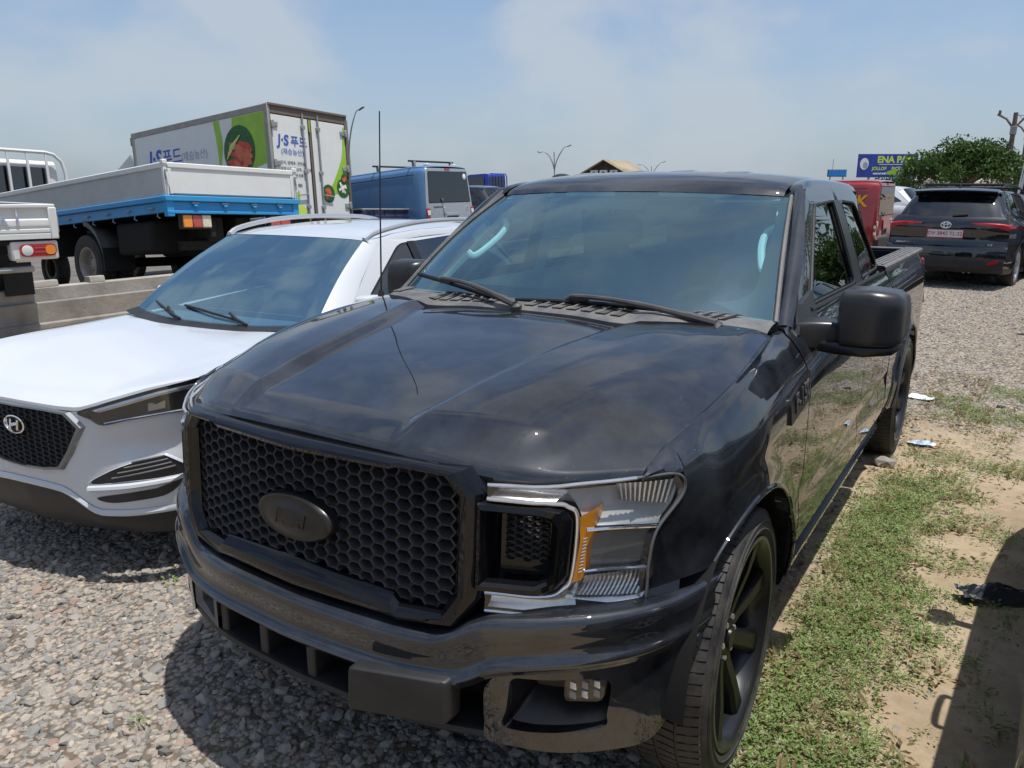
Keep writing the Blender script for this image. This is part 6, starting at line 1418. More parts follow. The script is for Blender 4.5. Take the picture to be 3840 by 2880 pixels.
def small_flatbed(name, label, loc, rot, gate, cabm, letters=None, guard=True, capm='truck_white'):
    r = thing(name, label, 'truck', loc, rot); W = .835; L = -2.85; zt, zb = 1.125, .79
    for sx in (1, -1):
        g = sub_empty('side_gate', r); box(g, 'gate_panel', (sx*(W - .03), L, zb), (sx*W, -.02, zt - .02), gate, .006); box(g, 'gate_cap', (sx*(W - .04), L, zt - .025), (sx*(W + .006), -.02, zt), capm, .006)
    t = sub_empty('tailgate', r)
    box(t, 'gate_panel', (-W + .01, -.02, zb + .02), (W - .01, .0, zt - .02), gate, .004); box(t, 'gate_cap', (-W, -.03, zt - .035), (W, .028, zt), capm, .008)
    mb = MB(); mb.grid(np.array([[(x, y, z) for x in np.linspace(-W + .015, W - .015, 4)] for y, z in ((.0, zt - .135), (.020, zt - .15), (.026, zt - .20), (.024, zb + .12), (.014, zb + .105), (.026, zb + .095), (.026, zb + .07), (.012, zb + .06), (.026, zb + .05), (.026, zb + .005), (.0, zb))])); obj('gate_skin', mb, gate, t, angle=30)
    for x in np.linspace(-W + .03, W - .03, 6): box(t, 'gate_rib', (x - .008, -.0, zt - .14), (x + .008, .018, zt - .035), gate, .003)
    for sx in (1, -1):
        box(t, 'end_plate', (sx*(W - .07), -.01, zb), (sx*(W + .008), .034, zt - .03), gate, .01); box(t, 'latch', (sx*(W - .015), -.04, zb + .06), (sx*(W + .03), .0, zb + .22), 'galvanised', .006)
        l = sub_empty('tail_lamp', r); box(l, 'lamp_bracket', (sx*.40, -.10, zb - .20), (sx*W, .005, zb - .02), gate, .02)
        O = rounded([(.47, zb - .165), (.805, zb - .165), (.805, zb - .045), (.47, zb - .045)], .055, 6)
        mb = MB(); mb.prism([(sx*a, b) for a, b in O], lambda a, b, d: (a, d, b), .004, .022); obj('lamp_body', mb, 'red_lens', l, angle=40)
        mb = MB(); mb.prism([(sx*a, b) for a, b in rounded([(.70, zb - .150), (.795, zb - .150), (.795, zb - .06), (.70, zb - .06)], .045, 6)], lambda a, b, d: (a, d, b), .02, .028); obj('lamp_amber', mb, 'amber_lens', l, angle=40)
        mb = MB(); mb.lathe([(.0, .052), (.012, .050), (.016, .03), (.017, 0)], (sx*.535, .018, zb - .105), (0, 1, 0), 24); obj('lamp_reverse', mb, 'clear_lens_white', l)
        for q in (-.085, -.125): box(l, 'lamp_rib', (sx*.60, .022, zb + q - .004), (sx*.80, .026, zb + q + .004), 'red_lens_dull', .001)
    if letters:
        tx = text_mesh(letters, .130, .002, bold=.005, spacing=2.05); place_text(tx, (0, .029, zb + .165), (-1, 0, 0), (0, 0, 1)); obj('gate_lettering', tx, 'print_grey', t)
    box(r, 'bed_floor', (-W + .02, L, zb - .05), (W - .02, -.02, zb), 'underbody'); tub(r, 'rear_bumper_bar', [(-.60, -.06, zb - .29), (.60, -.06, zb - .29)], .03, 'galvanised', 8)
    box(r, 'plate_holder', (-.26, -.03, zb - .26), (.26, -.0, zb - .12), 'black_plastic')
    chassis(r, -.08, -4.2, .56, .34); dual(r, .70, -1.05, .285, .15)
    for sx in (1, -1): wheel(r, (sx*.72, -3.55, .285), sx, .285, .17, .17, 0, 'steel', rimmat='rim_steel'); box(r, 'mud_flap', (sx*.52, -.62, .18), (sx*.80, -.60, .52), 'seal_rubber', .0)
    truck_cab(r, L - .08, L - 1.65, .82, .42, 1.93, cabm, wz=1.28)
    if guard:
        g = sub_empty('cab_guard', r); yg = L; P = [(-.78, yg, zb), (-.78, yg, 1.78), (-.66, yg, 1.92), (.66, yg, 1.92), (.78, yg, 1.78), (.78, yg, zb)]; tub(g, 'guard_hoop', P, .026, cabm)
        for x in np.linspace(-.52, .52, 5): tub(g, 'guard_bar', [(x, yg, zb), (x, yg, 1.92)], .017, cabm, 6)
    return r
small_flatbed('small_flatbed_truck', 'white small flatbed truck seen by its tailgate corner and oval tail lamp', (-6.633, 1.228, .505), (R(-.57), R(-.32), R(-94.29)), 'truck_white', 'truck_white', 'HYUNDAI')
small_flatbed('small_flatbed_truck', 'dark blue low flatbed truck between the box truck and the blue van', (-9.75, 10.78, .26), (R(4.6), R(-1), R(-91)), 'navy_paint', 'navy_paint', None, guard=False, capm='galvanised')
small_flatbed('small_flatbed_truck', 'bright blue small truck with blue cab guard behind the dark estate car', (-17.2, 30.5, .72), (R(2), 0, R(-90)), 'cab_blue', 'cab_blue', None)

def box_truck():
    r = thing('box_truck', 'white refrigerated box truck with green swooshes and vegetable pictures on its sides', 'truck', (-9.947, 8.828, .217), (R(4.86), R(-2.65), R(-91.44)))
    W = .97; L = -4.40; z0, z1 = .98, 3.05
    b = sub_empty('cargo_box', r)
    box(b, 'left_wall', (W - .05, L + .07, z0), (W, -.07, z1 - .10), 'box_white', .004); box(b, 'right_wall', (-W, L + .07, z0), (-W + .05, -.07, z1 - .10), 'box_white', .004)
    box(b, 'front_wall', (-W + .05, L, z0), (W - .05, L + .05, z1 - .05), 'box_white', .004); box(b, 'roof_panel', (-W + .04, L, z1 - .05), (W - .04, 0, z1 - .01), 'box_white', .004)
    for sx in (1, -1):
        box(b, 'top_rail', (sx*(W - .06), L, z1 - .12), (sx*(W + .012), -.07, z1), 'box_frame', .012); box(b, 'bottom_rail', (sx*(W - .06), L, z0 - .08), (sx*(W + .012), -.07, z0 + .06), 'box_frame', .01)
        box(b, 'front_corner', (sx*(W - .07), L - .012, z0), (sx*(W + .014), L + .09, z1 + .004), 'box_frame', .014)
        box(b, 'rear_corner', (sx*(W - .045), -.10, z0 - .08), (sx*(W + .015), .020, z1 + .004), 'box_frame' if sx > 0 else 'box_frame_brown', .014)
    box(b, 'rear_header', (-W + .045, -.06, z1 - .17), (W - .045, .012, z1), 'box_frame_brown', .01); box(b, 'header_lip', (-W, -.04, z1 - .035), (W, .04, z1 + .012), 'box_frame_brown', .008)
    for x0, x1, sx in ((.045, W - .06, 1), (-W + .06, -.045, -1)):
        d = sub_empty('rear_door', r); box(d, 'door_panel', (x0, -.035, z0 + .04), (x1, .006, z1 - .185), 'box_white', .006)
        box(d, 'door_seal', (x0 - .02, -.04, z0 + .02), (x0 + .0, .004, z1 - .18), 'seal_rubber', .0); box(d, 'door_seal', (x1, -.04, z0 + .02), (x1 + .016, .008, z1 - .18), 'box_frame_brown', .0)
        bx = .19*sx; tub(d, 'lock_bar', [(bx, .035, z0 - .02), (bx, .035, z1 - .10)], .017, 'galvanised')
        for z in (z0 + .25, z0 + .9, z1 - .35): box(d, 'bar_clamp', (bx - .045, .004, z - .035), (bx + .045, .05, z + .035), 'galvanised', .008)
        tub(d, 'lock_handle', [(bx, .05, z0 + .48), (bx + .26*sx, .05, z0 + .46)], .014, 'galvanised', 6)
        for z in (z0 + .30, z0 + 1.02, z1 - .36):
            box(d, 'hinge', (x1*1.0 - .13 if sx > 0 else x0 - .03, .004, z - .045), (x1 + .03 if sx > 0 else x0 + .13, .030, z + .045), 'galvanised', .008); box(d, 'hinge_knuckle', ((W - .06)*sx - .03, .012, z - .07), ((W - .06)*sx + .03, .060, z + .07), 'galvanised', .012)
    box(b, 'centre_seal', (-.022, -.02, z0 + .03), (.022, .012, z1 - .18), 'box_frame_brown', .004)
    tub(r, 'green_strap', [(.02, .02, z1 - .20), (.02, .022, z1 - .42)], .015, 'print_green', 6)
    # printed graphics, thin films on the panels: left wall (u = -y from the front, so it reads left to right), rear doors
    def film(parent, name, P, m, plane, off):
        mb = MB()
        f = (lambda a, b_: (W + off, a, b_)) if plane == 'L' else (lambda a, b_: (a, .006 + off, b_))
        mb.ngon([f(a, b_) for a, b_ in P]); return obj(name, mb, m, parent)
    gl = sub_empty('side_graphic', r)
    film(gl, 'green_field', np.vstack([[(-.10, z0 + .06), (-.10, z1 - .13)], curve([(-1.02, z1 - .13), (-1.12, 2.4), (-1.30, 1.95), (-1.62, 1.5), (-2.0, 1.2), (-2.25, z0 + .06)], 24)]), 'print_green', 'L', .003)
    film(gl, 'green_leaf', np.vstack([curve([(-1.42, z1 - .13), (-1.36, 2.5), (-1.46, 2.1), (-1.66, 1.7)], 14), curve([(-1.58, 1.9), (-1.52, 2.2), (-1.55, 2.6), (-1.60, z1 - .13)], 14)]), 'print_green', 'L', .003)
    film(gl, 'pale_leaf', np.vstack([curve([(-.12, 2.0), (-.4, 1.95), (-.75, 1.75)], 10), curve([(-.72, 1.66), (-.5, 1.78), (-.12, 1.80)], 10)]), 'print_white', 'L', .005)
    el = lambda cy, cz, a, b_, n=32: [(cy + a*math.cos(t), cz + b_*math.sin(t)) for t in np.linspace(0, 2*math.pi, n, endpoint=False)]
    film(gl, 'picture_ground', el(-.88, 2.30, .46, .47), 'print_green_dark', 'L', .006)
    rnd = random.Random(5); pc = sub_empty('pepper_picture', r)
    for i in range(26):
        cy = -.86 + rnd.uniform(-.22, .24); cz = 2.22 + rnd.uniform(-.26, .17); a = rnd.uniform(-.8, .5); l = rnd.uniform(.14, .22)
        P = [(cy - l*math.cos(a), cz - l*math.sin(a)), (cy, cz + .02), (cy + l*math.cos(a), cz + l*math.sin(a))]; w = .048
        q = curve(P, 8); nrm = np.array((-math.sin(a), math.cos(a)))*w; film(pc, 'pepper', np.vstack([q + nrm*np.array([.2, .7, 1, 1, 1, 1, .7, .1])[:, None], (q - nrm*np.array([.2, .7, 1, 1, 1, 1, .7, .1])[:, None])[::-1]]), 'print_orange' if i % 3 else 'print_red', 'L', .007 + .0004*i)
    for i in range(7): film(pc, 'leek', [(-1.26 + .02*i, 2.20 + .035*i), (-1.12 + .05*i, 2.32 + .045*i), (-1.10 + .05*i, 2.30 + .045*i), (-1.245 + .02*i, 2.175 + .035*i)], ('print_lime', 'print_green', 'print_cream')[i % 3], 'L', .0185 + .0004*i)
    def words(parent, s, size, plane, at, m, bold=0, nm='lettering', sh=0):
        tx = text_mesh(s, size, .0006, bold=bold, align='LEFT', shear=sh)
        if plane == 'L': place_text(tx, (W + .005, at[0], at[1]), (0, 1, 0), (0, 0, 1))
        else: place_text(tx, (at[0], .012, at[1]), (-1, 0, 0), (0, 0, 1))
        return obj(nm, tx, m, parent)
    words(gl, 'J·S', .46, 'L', (-3.86, 2.42), 'print_blue', .014, sh=.15); words(gl, '푸드', .36, 'L', (-3.36, 2.40), 'print_blue', .004); words(gl, '(재승농산)', .20, 'L', (-2.72, 2.37), 'print_grey'); words(gl, '야채 · 과일 도매', .15, 'L', (-3.2, 1.98), 'print_black')
    rg = sub_empty('rear_graphic', r)
    words(rg, 'J·S', .26, 'R', (.80, 2.42), 'print_blue', .008, sh=.12); words(rg, '푸드', .22, 'R', (.50, 2.41), 'print_blue', .002); words(rg, '(재승농산)', .125, 'R', (.74, 2.22), 'print_blue')
    for k, s in enumerate(('감자, 양배추, 깐마늘', '청양고추, 청상추, 고구마', '깻잎, 부추, 버섯류')): words(rg, s, .072, 'R', (.78, 2.02 - k*.11), 'print_black')
    words(rg, '010-0480', .085, 'R', (.62, 1.62), 'print_black')
    film(rg, 'green_leaf', np.vstack([curve([(-.86, z1 - .24), (-.80, 2.3), (-.62, 1.9), (-.42, 1.6), (-.30, 1.50)], 16), curve([(-.36, 1.46), (-.56, 1.50), (-.90, 1.62), (-.90, 2.2), (-.90, z1 - .24)], 16)]), 'print_green', 'R', .003)
    film(rg, 'green_leaf', curve([(.55, 1.02), (.62, 1.2), (.50, 1.30), (.34, 1.26), (.22, 1.14), (.30, 1.05)], 20), 'print_lime', 'R', .003)
    for k, (cx, cz, rr_, m) in enumerate(((-.36, 1.50, .16, 'print_red'), (-.76, 1.62, .17, 'print_cream'), (.52, 1.44, .15, 'print_cream'), (-.82, 1.80, .10, 'print_red'))):
        p = sub_empty('round_picture', r); film(p, 'picture_rim', el(cx, cz, rr_, rr_*1.1), 'print_green_dark' if k != 2 else 'print_green', 'R', .006); 
        for i in range(7):
            a = rnd.uniform(0, 3.1); q = .62*rr_; dx, dz = q*math.cos(a), q*math.sin(a); ox, oz = rnd.uniform(-.3, .3)*rr_, rnd.uniform(-.3, .3)*rr_; nx, nz = -math.sin(a)*.022, math.cos(a)*.022
            film(p, 'picture_piece', [(cx + ox - dx*.7 + nx, cz + oz - dz*.7 + nz), (cx + ox + dx*.7 + nx, cz + oz + dz*.7 + nz), (cx + ox + dx*.7 - nx, cz + oz + dz*.7 - nz), (cx + ox - dx*.7 - nx, cz + oz - dz*.7 - nz)], m if i % 3 else ('print_orange' if m == 'print_red' else 'print_white'), 'R', .008 + .0005*i)
    chassis(r, -.05, -6.0, .74); dual(r, .82, -1.55, .39, .21)
    for sx in (1, -1): wheel(r, (sx*.80, -5.2, .39), sx, .39, .21, .22, 0, 'steel', rimmat='rim_steel')
    truck_cab(r, L - .14, L - 1.75, .90, .60, 2.12, 'truck_white', wz=1.45)
    d = MB(); rows = [[(x*s, y, z) for x in np.linspace(-.80, .80, 6)] for y, z, s in ((L - .22, 2.80, .92), (L - .5, 2.66, .95), (L - 1.0, 2.40, .98), (L - 1.45, 2.14, 1.0), (L - 1.5, 2.08, 1.0))]; d.grid(np.array(rows))
    for q in (0, -1): d.add([rw[q] for rw in rows] + [(rows[0][q][0], L - .22, 2.08)], [(0, 1, 2, 3, 4, 5)])
    obj('wind_deflector', d, 'truck_white', r, solid=.02); box(r, 'cooling_unit', (-.55, L - .35, 2.2), (.55, L - .012, 2.75), 'box_frame', .04); box(r, 'marker_lamp', (.86, L - .10, 2.80), (.96, L - .02, 2.98), 'box_frame_brown', .02)
box_truck()

def panel_van(name, label, loc, rot, m, rearm, L, W, H, letters=None, roofbars=False, lampm='red_lens'):
    r = thing(name, label, 'van', loc, rot); hw = W/2; wl = H*.56
    # cross-section swept along the body; y = 0 tail, -L nose
    def sec(y, w, h, z0=.32):
        return [(-w*.92, y, z0), (-w*.985, y, z0 + .12), (-w, y, .75), (-w*.985, y, wl), (-w*.93, y, h - .22), (-w*.87, y, h - .07), (-w*.76, y, h - .015), (0, y, h), (w*.76, y, h - .015), (w*.87, y, h - .07), (w*.93, y, h - .22), (w*.985, y, wl), (w, y, .75), (w*.985, y, z0 + .12), (w*.92, y, z0)]
    rows = [sec(0, hw*.965, H - .045), sec(-.05, hw*.992, H - .018), sec(-.30, hw, H), sec(-L*.45, hw, H + .005), sec(-L*.68, hw, H - .02), sec(-L*.72, hw, H - .06)]
    body = MB(); body.grid(np.array([cat(q, 60) for q in rows])); bo = obj('body', body, m, r, angle=35)
    # cab front
    cabp = [(-L*.72, H - .06, 1.0), (-L*.775, H - .30, .985), (-L*.84, wl + .10, .97), (-L*.88, wl - .02, .965), (-L*.97, wl - .22, .93), (-L, .75, .88), (-L, .40, .86)]
    rows = [sec(y, hw*s, h) for y, h, s in cabp]; cb = MB(); cb.grid(np.array([cat([(x, y, min(z, h)) for x, _, z in q], 60) for q, (y, h, s) in zip(rows, cabp)])); obj('cab', cb, m, r, angle=40)
    for sx in (1, -1):
        g = MB(); g.ngon([(sx*(hw*(.985 - .055*(z - wl)/(H - .22 - wl)) + .006), y, z) for y, z in rounded([(-L*.60, wl + .02), (-L*.835, wl + .02), (-L*.765, H - .28), (-L*.60, H - .24)], .05)]); obj('cab_window', g, 'tint_glass', r)
        g = MB(); P = [(sx*(hw + .002), y, .86) for y in np.linspace(-.35, -L*.60, 12)]; g.tube(P, .008, 5); obj('side_swage', g, m, r); g = MB(); g.tube([(sx*(hw*.935 + .004), y, H - .20) for y in np.linspace(-.25, -L*.58, 8)], .007, 5); obj('door_rail', g, 'seal_rubber', r)
        mr = MB(); mr.box((sx*(hw + .12), -L*.80, wl + .18), (.20, .10, .26)); obj('side_mirror', mr, 'black_plastic', r, bevel=.03)
        for y in (-.95, -L*.80): wheel(r, (sx*(hw - .14), y, .33), sx, .33, .21, .20, 5, 'far', rimmat='rim_alloy')
        for y in (-.95, -L*.80):
            q = MB(); q.ngon([(sx*(hw + .004), y + .40*math.cos(a), .33 + .40*math.sin(a)) for a in np.linspace(0, math.pi, 18)]); obj('wheel_arch', q, 'dark_void', r)
    # tail: gate, window, lamps
    g = MB(); O = rounded([(-hw*.95, .38), (hw*.95, .38), (hw*.985, .75), (hw*.96, wl), (hw*.86, H - .08), (-hw*.86, H - .08), (-hw*.96, wl), (-hw*.985, .75)], .05); c = np.array((0, 1.1))
    g.grid(np.array([[(x, .0, z) for x, z in O], [(x, .018, z) for x, z in c + (O - c)*.985], [(x, .022, z) for x, z in c + (O - c)*.9]]), cv=True); g.ngon([(x, .022, z) for x, z in c + (O - c)*.9]); tg = obj('tailgate', g, rearm, r, angle=30)
    w = MB(); w.ngon([(x, .027, z) for x, z in rounded([(-hw*.86, wl + .05), (hw*.86, wl + .05), (hw*.79, H - .17), (-hw*.79, H - .17)], .04)]); obj('rear_window', w, 'tint_glass', tg)
    w = MB(); w.ngon([(x, .024, z) for x, z in rounded([(-hw*.88, wl + .03), (hw*.88, wl + .03), (hw*.81, H - .15), (-hw*.81, H - .15)], .04)]); obj('window_seal', w, 'interior_dark', tg)
    for sx in (1, -1):
        l = MB(); l.box2((sx*hw*.86, .0, .80), (sx*hw*.985, .035, wl - .07)); lo = obj('tail_light', l, lampm, r, bevel=.015); q = MB(); q.box2((sx*hw*.87, .03, .88), (sx*hw*.975, .042, .98)); obj('lamp_band', q, 'clear_lens_white', lo, bevel=.004)
    box(tg, 'plate_trim', (-.30, .02, wl - .26), (.30, .05, wl - .19), rearm, .01); box(tg, 'plate_recess', (-.27, .02, wl - .40), (.27, .026, wl - .27), 'interior_dark', .004); box(r, 'rear_bumper', (-hw*.97, -.05, .36), (hw*.97, .09, .62), 'black_plastic', .04); box(tg, 'brake_light', (-.10, .02, H - .125), (.10, .034, H - .085), 'red_lens', .004)
    wp = MB(); wp.tube([(.30, .035, wl + .02), (.34, .06, wl + .10), (.34, .05, wl + .12)], .012, 6); obj('rear_wiper', wp, 'galvanised', tg); box(tg, 'handle', (.22, .02, wl - .30), (.30, .05, wl - .06), rearm, .01)
    em = MB(); em.lathe([(0, .045), (.008, .045), (.008, .036), (0, .034)], (-hw*.72, .024, wl - .10), (0, 1, 0), 24); obj('emblem', em, 'chrome', tg); 
    if roofbars:
        for y in (-.35, -1.35):
            rb = sub_empty('roof_bar', r); tub(rb, 'bar', [(-hw*.86, y, H + .10), (hw*.95, y, H + .10)], .022, 'black_plastic', 6)
            for sx in (1, -1): box(rb, 'foot', (sx*hw*.76 - .03, y - .04, H - .04), (sx*hw*.76 + .03, y + .04, H + .10), 'galvanised', .01)
        for sx in (1, -1): box(r, 'roof_marker', (sx*hw*.55 - .05, -.22, H - .02), (sx*hw*.55 + .05, -.10, H + .03), 'clear_lens_white', .02)
        st = MB(); st.lathe([(0, .0), (.003, .06), (.0, .066)], (-hw*.70, .029, H - .26), (0, 1, 0), 20); obj('window_sticker', st, 'print_white', tg)
        tx = text_mesh('TRANSPORTER', .055, .001); place_text(tx, (hw*.52, .026, wl - .06), (-1, 0, 0), (0, 0, 1)); obj('badge', tx, 'interior_dark', tg)
    if letters:
        tx = text_mesh(letters, .34, .002, bold=.010, shear=.10, align='RIGHT'); place_text(tx, (hw*.985 + .010, -.22, 1.42), (0, 1, 0), (-.06, 0, 1)); obj('side_lettering', tx, 'print_yellow', r)
        for k, mm in enumerate(('red_lens', 'print_white', 'red_lens', 'print_white')): box(r, 'warning_stripe', (hw*.90, -.02 - .0*k, .62 + k*.07), (hw + .005, .02, .685 + k*.07), mm, .0)
    box(r, 'cargo_floor', (-hw*.85, -L*.9, .34), (hw*.85, -.1, .44), 'underbody')
    return r
panel_van('panel_van', 'metallic blue panel van with silver tailgate and roof bars', (-9.281, 12.353, .358), (R(5.8), R(.33), R(-87.43)), 'blue_metal_paint', 'silver_paint', 5.0, 1.88, 1.97, roofbars=True)
panel_van('panel_van', 'red panel van with yellow lettering behind the pickup cab', (-1.08, 17.9, .10), (R(.5), R(0), R(-93)), 'red_paint', 'red_paint', 5.0, 1.92, 1.90, letters='DIJK')

# ================================================================= other parked cars
def highlander(root):
    S = dict(paint='dark_blue_black_paint', wb=2.85, arch=.42, axz=.375, sill=.27, yF=-.85, yR=3.90, clad=.05, tr=.375, tw=.24, rr=.25, nsp=10, crease=.62, rim='rim_alloy',
      up=[(-.9, .93), (-.5, 1.0), (.6, 1.06), (1.2, 1.09), (2.5, 1.13), (3.4, 1.17), (3.9, 1.14)], upin=[(-.9, .06), (.6, .075), (3.9, .09)],
      plan=[(-.9, .84), (-.5, .93), (.3, .962), (2.6, .962), (3.4, .945), (3.9, .885)],
      roofz=[(.9, 1.52), (1.3, 1.63), (1.8, 1.675), (2.5, 1.685), (3.2, 1.66), (3.55, 1.625), (3.7, 1.60)], roofx=[(.9, .60), (2.2, .62), (3.4, .60), (3.7, .58)], roofrows=[1.4, 1.8, 2.4, 3.0, 3.4],
      WB=[(0, .45, 1.07), (.3, .46, 1.07), (.5, .50, 1.08), (.66, .56, 1.09), (.76, .62, 1.10)], WT=[(0, 1.20, 1.60), (.2, 1.21, 1.60), (.4, 1.23, 1.595), (.52, 1.25, 1.59), (.595, 1.28, 1.58)],
      RT=[(0, 3.62, 1.585), (.2, 3.615, 1.585), (.4, 3.60, 1.58), (.52, 3.58, 1.575), (.585, 3.55, 1.565)], RB=[(0, 3.99, 1.175), (.3, 3.98, 1.175), (.5, 3.95, 1.175), (.68, 3.90, 1.18), (.74, 3.86, 1.19)],
      dlo=[(.88, 1.12), (1.56, 1.56), (3.05, 1.575), (3.55, 1.25)], frame=[(.64, 1.06), (1.40, 1.585), (3.35, 1.615), (3.85, 1.15)], dr=.07, wcuts=[1.75, 2.75], glass='tint_glass', wsglass='side_glass', rglass='tint_glass', cuts=[.62, 1.75, 2.65], handles=[1.5, 2.5],
      hood=[[(0, -.94, .86), (.3, -.92, .86), (.6, -.82, .90), (.82, -.62, .95)], [(0, -.90, .93), (.3, -.88, .93), (.6, -.78, .95), (.83, -.58, .975)], [(0, -.4, 1.02), (.3, -.4, 1.025), (.6, -.36, 1.03), (.86, -.30, 1.01)], [(0, .36, 1.06), (.3, .38, 1.06), (.6, .46, 1.075), (.88, .60, 1.055)]])
    car_shell(root, S)
    pr = lambda x: 4.05 - .15*(abs(x)/.90)**2.4
    tail_patch(root, S, [(1.185, -.075), (1.15, -.03), (1.10, -.005), (1.0, .015), (.93, .0), (.86, -.02), (.74, -.015), (.70, .0)], 'tailgate', x1=lambda z: .895 - .10*max(0, (z - 1.05)/.14), plan=pr)
    tail_patch(root, S, [(.705, .01), (.68, .045), (.60, .055), (.52, .05)], 'rear_bumper', x1=.905, plan=pr)
    tail_patch(root, S, [(.52, .052), (.48, .06), (.36, .05), (.28, -.02)], 'bumper_skirt', 'black_plastic', x1=.89, plan=pr)
    front = lambda x: -.98 + .30*(abs(x)/.9)**2.5
    tail_patch(root, S, [(.86, .03), (.75, 0), (.5, -.02), (.28, .03)], 'front_bumper', x1=.90, plan=front)
    for sx in (1, -1):
        l = MB(); A = [(.36, 1.075), (.60, 1.085), (.80, 1.075), (.89, 1.06)]; B = [(.36, 1.045), (.62, 1.02), (.80, .985), (.895, .955)]
        l.grid(np.array([[(x, pr(x) + d, z) for x, z in poly(q, 14)] for q, d in ((A, .0), (np.array(A)*.8 + np.array(B)*.2, .034), (np.array(A)*.2 + np.array(B)*.8, .034), (B, .0))])); obj('tail_light', l.flip(sx), 'red_lens', root, angle=30)
        l = MB(); l.grid(np.array([S['side'](y, z, .006) for y in np.linspace(3.55, 3.90, 6) for z in (1.0 + .03*(3.9 - y), 1.06)]).reshape(6, 2, 3)); obj('side_tail_light', l.flip(sx), 'red_lens', root)
        l = MB(); O = rounded([(.66, .41), (.80, .45), (.82, .50), (.70, .47)], .01); l.prism(O, lambda a, b, d: (a, pr(a) + .055 + d, b), -.02, .012); obj('reflector', l.flip(sx), 'red_lens', root)
        roof_rail(root, sx, [(.625, 1.45, 1.655), (.65, 1.6, 1.71), (.655, 2.4, 1.735), (.64, 3.2, 1.71), (.62, 3.4, 1.65)], 'black_plastic', .016); mirror_unit(root, sx, .98, .78, 1.14, S['paint'])
    for y in (1.75, 2.95):
        b = MB(); b.tube([(-.65, y, 1.735), (.65, y, 1.735)], .022, 8); obj('cross_bar', b, 'black_plastic', root)
    sp = MB(); X = np.linspace(-.62, .62, 14); sp.grid(np.array([[(x, y - .06*(abs(x)/.62)**3, z - .02*(abs(x)/.62)**2) for x in X] for y, z in ((3.50, 1.655), (3.70, 1.635), (3.82, 1.605), (3.80, 1.58), (3.62, 1.57))])); obj('spoiler', sp, S['paint'], root, angle=30)
    fin = MB(); fin.add([(-.02, 3.25, 1.66), (.02, 3.25, 1.66), (.02, 3.45, 1.65), (-.02, 3.45, 1.65), (0, 3.44, 1.72), (0, 3.40, 1.725)], [(0, 1, 5), (1, 2, 4, 5), (2, 3, 4), (3, 0, 5, 4)]); obj('roof_antenna', fin, S['paint'], root)
    em = sub_empty('emblem', root)
    for (a, b_, cz) in ((.075, .050, 1.035), (.030, .048, 1.035), (.062, .018, 1.062)):
        e = MB(); e.tube([(a*math.cos(t), pr(0) + .022, cz + b_*math.sin(t)) for t in np.linspace(0, 2*math.pi, 30)], .0075, 6, cap=False); obj('emblem_ring', e, 'chrome', em)
    pl_ = sub_empty('number_plate', root); b = MB(); b.box2((-.26, pr(0) - .01, .835), (.26, pr(0) + .006, .955)); obj('plate', b, 'plate_white', pl_, bevel=.004)
    tx = text_mesh('DV 3842 TL·22', .082, .0008, bold=.001); place_text(tx, (0, pr(0) + .0075, .895), (-1, 0, 0), (0, 0, 1)); obj('plate_lettering', tx, 'plate_red', pl_)
    pf = MB(); pf.box2((-.27, pr(0) - .012, .825), (.27, pr(0) + .003, .965)); obj('plate_frame', pf, 'plate_red', pl_)
    tx = text_mesh('HIGHLANDER', .040, .001); place_text(tx, (.62, pr(.6) + .022, .735), (-1, .0, 0), (0, 0, 1)); obj('model_badge', tx, 'chrome', root); tx = text_mesh('XLE', .045, .001); place_text(tx, (-.66, pr(.66) + .022, .735), (-1, 0, 0), (0, 0, 1)); obj('trim_badge', tx, 'chrome', root)
    for x in (-.42, -.34):
        e = MB(); e.lathe([(-.2, .030), (.02, .030), (.02, .024), (-.1, .022)], (x, 3.95, .30), (0, 1, 0), 16); obj('exhaust_tip', e, 'chrome_soft', root)
    w = MB(); w.tube([(-.06, 4.0, 1.20), (-.28, 3.975, 1.215)], .012, 6); obj('rear_wiper', w, 'black_plastic', root)
def at_tail(loc, rot, ytail):          # pose fitted at the tail -> pose at the front axle
    M = Matrix.Translation(loc) @ (Matrix.Rotation(rot[2], 4, 'Z') @ Matrix.Rotation(rot[1], 4, 'Y') @ Matrix.Rotation(rot[0], 4, 'X'))
    return M @ Vector((0, -ytail, 0))
def car_thing(label, loc, rot, ytail, name='suv', cat_='suv', group=None):
    return thing(name, label, cat_, at_tail(loc, rot, ytail), rot, group)
HL = car_thing('black SUV with roof rack and red-bordered number plate behind the pickup bed', (.516, 12.714, .17), (R(2.6), R(-.5), R(172.6)), 4.05); highlander(HL)
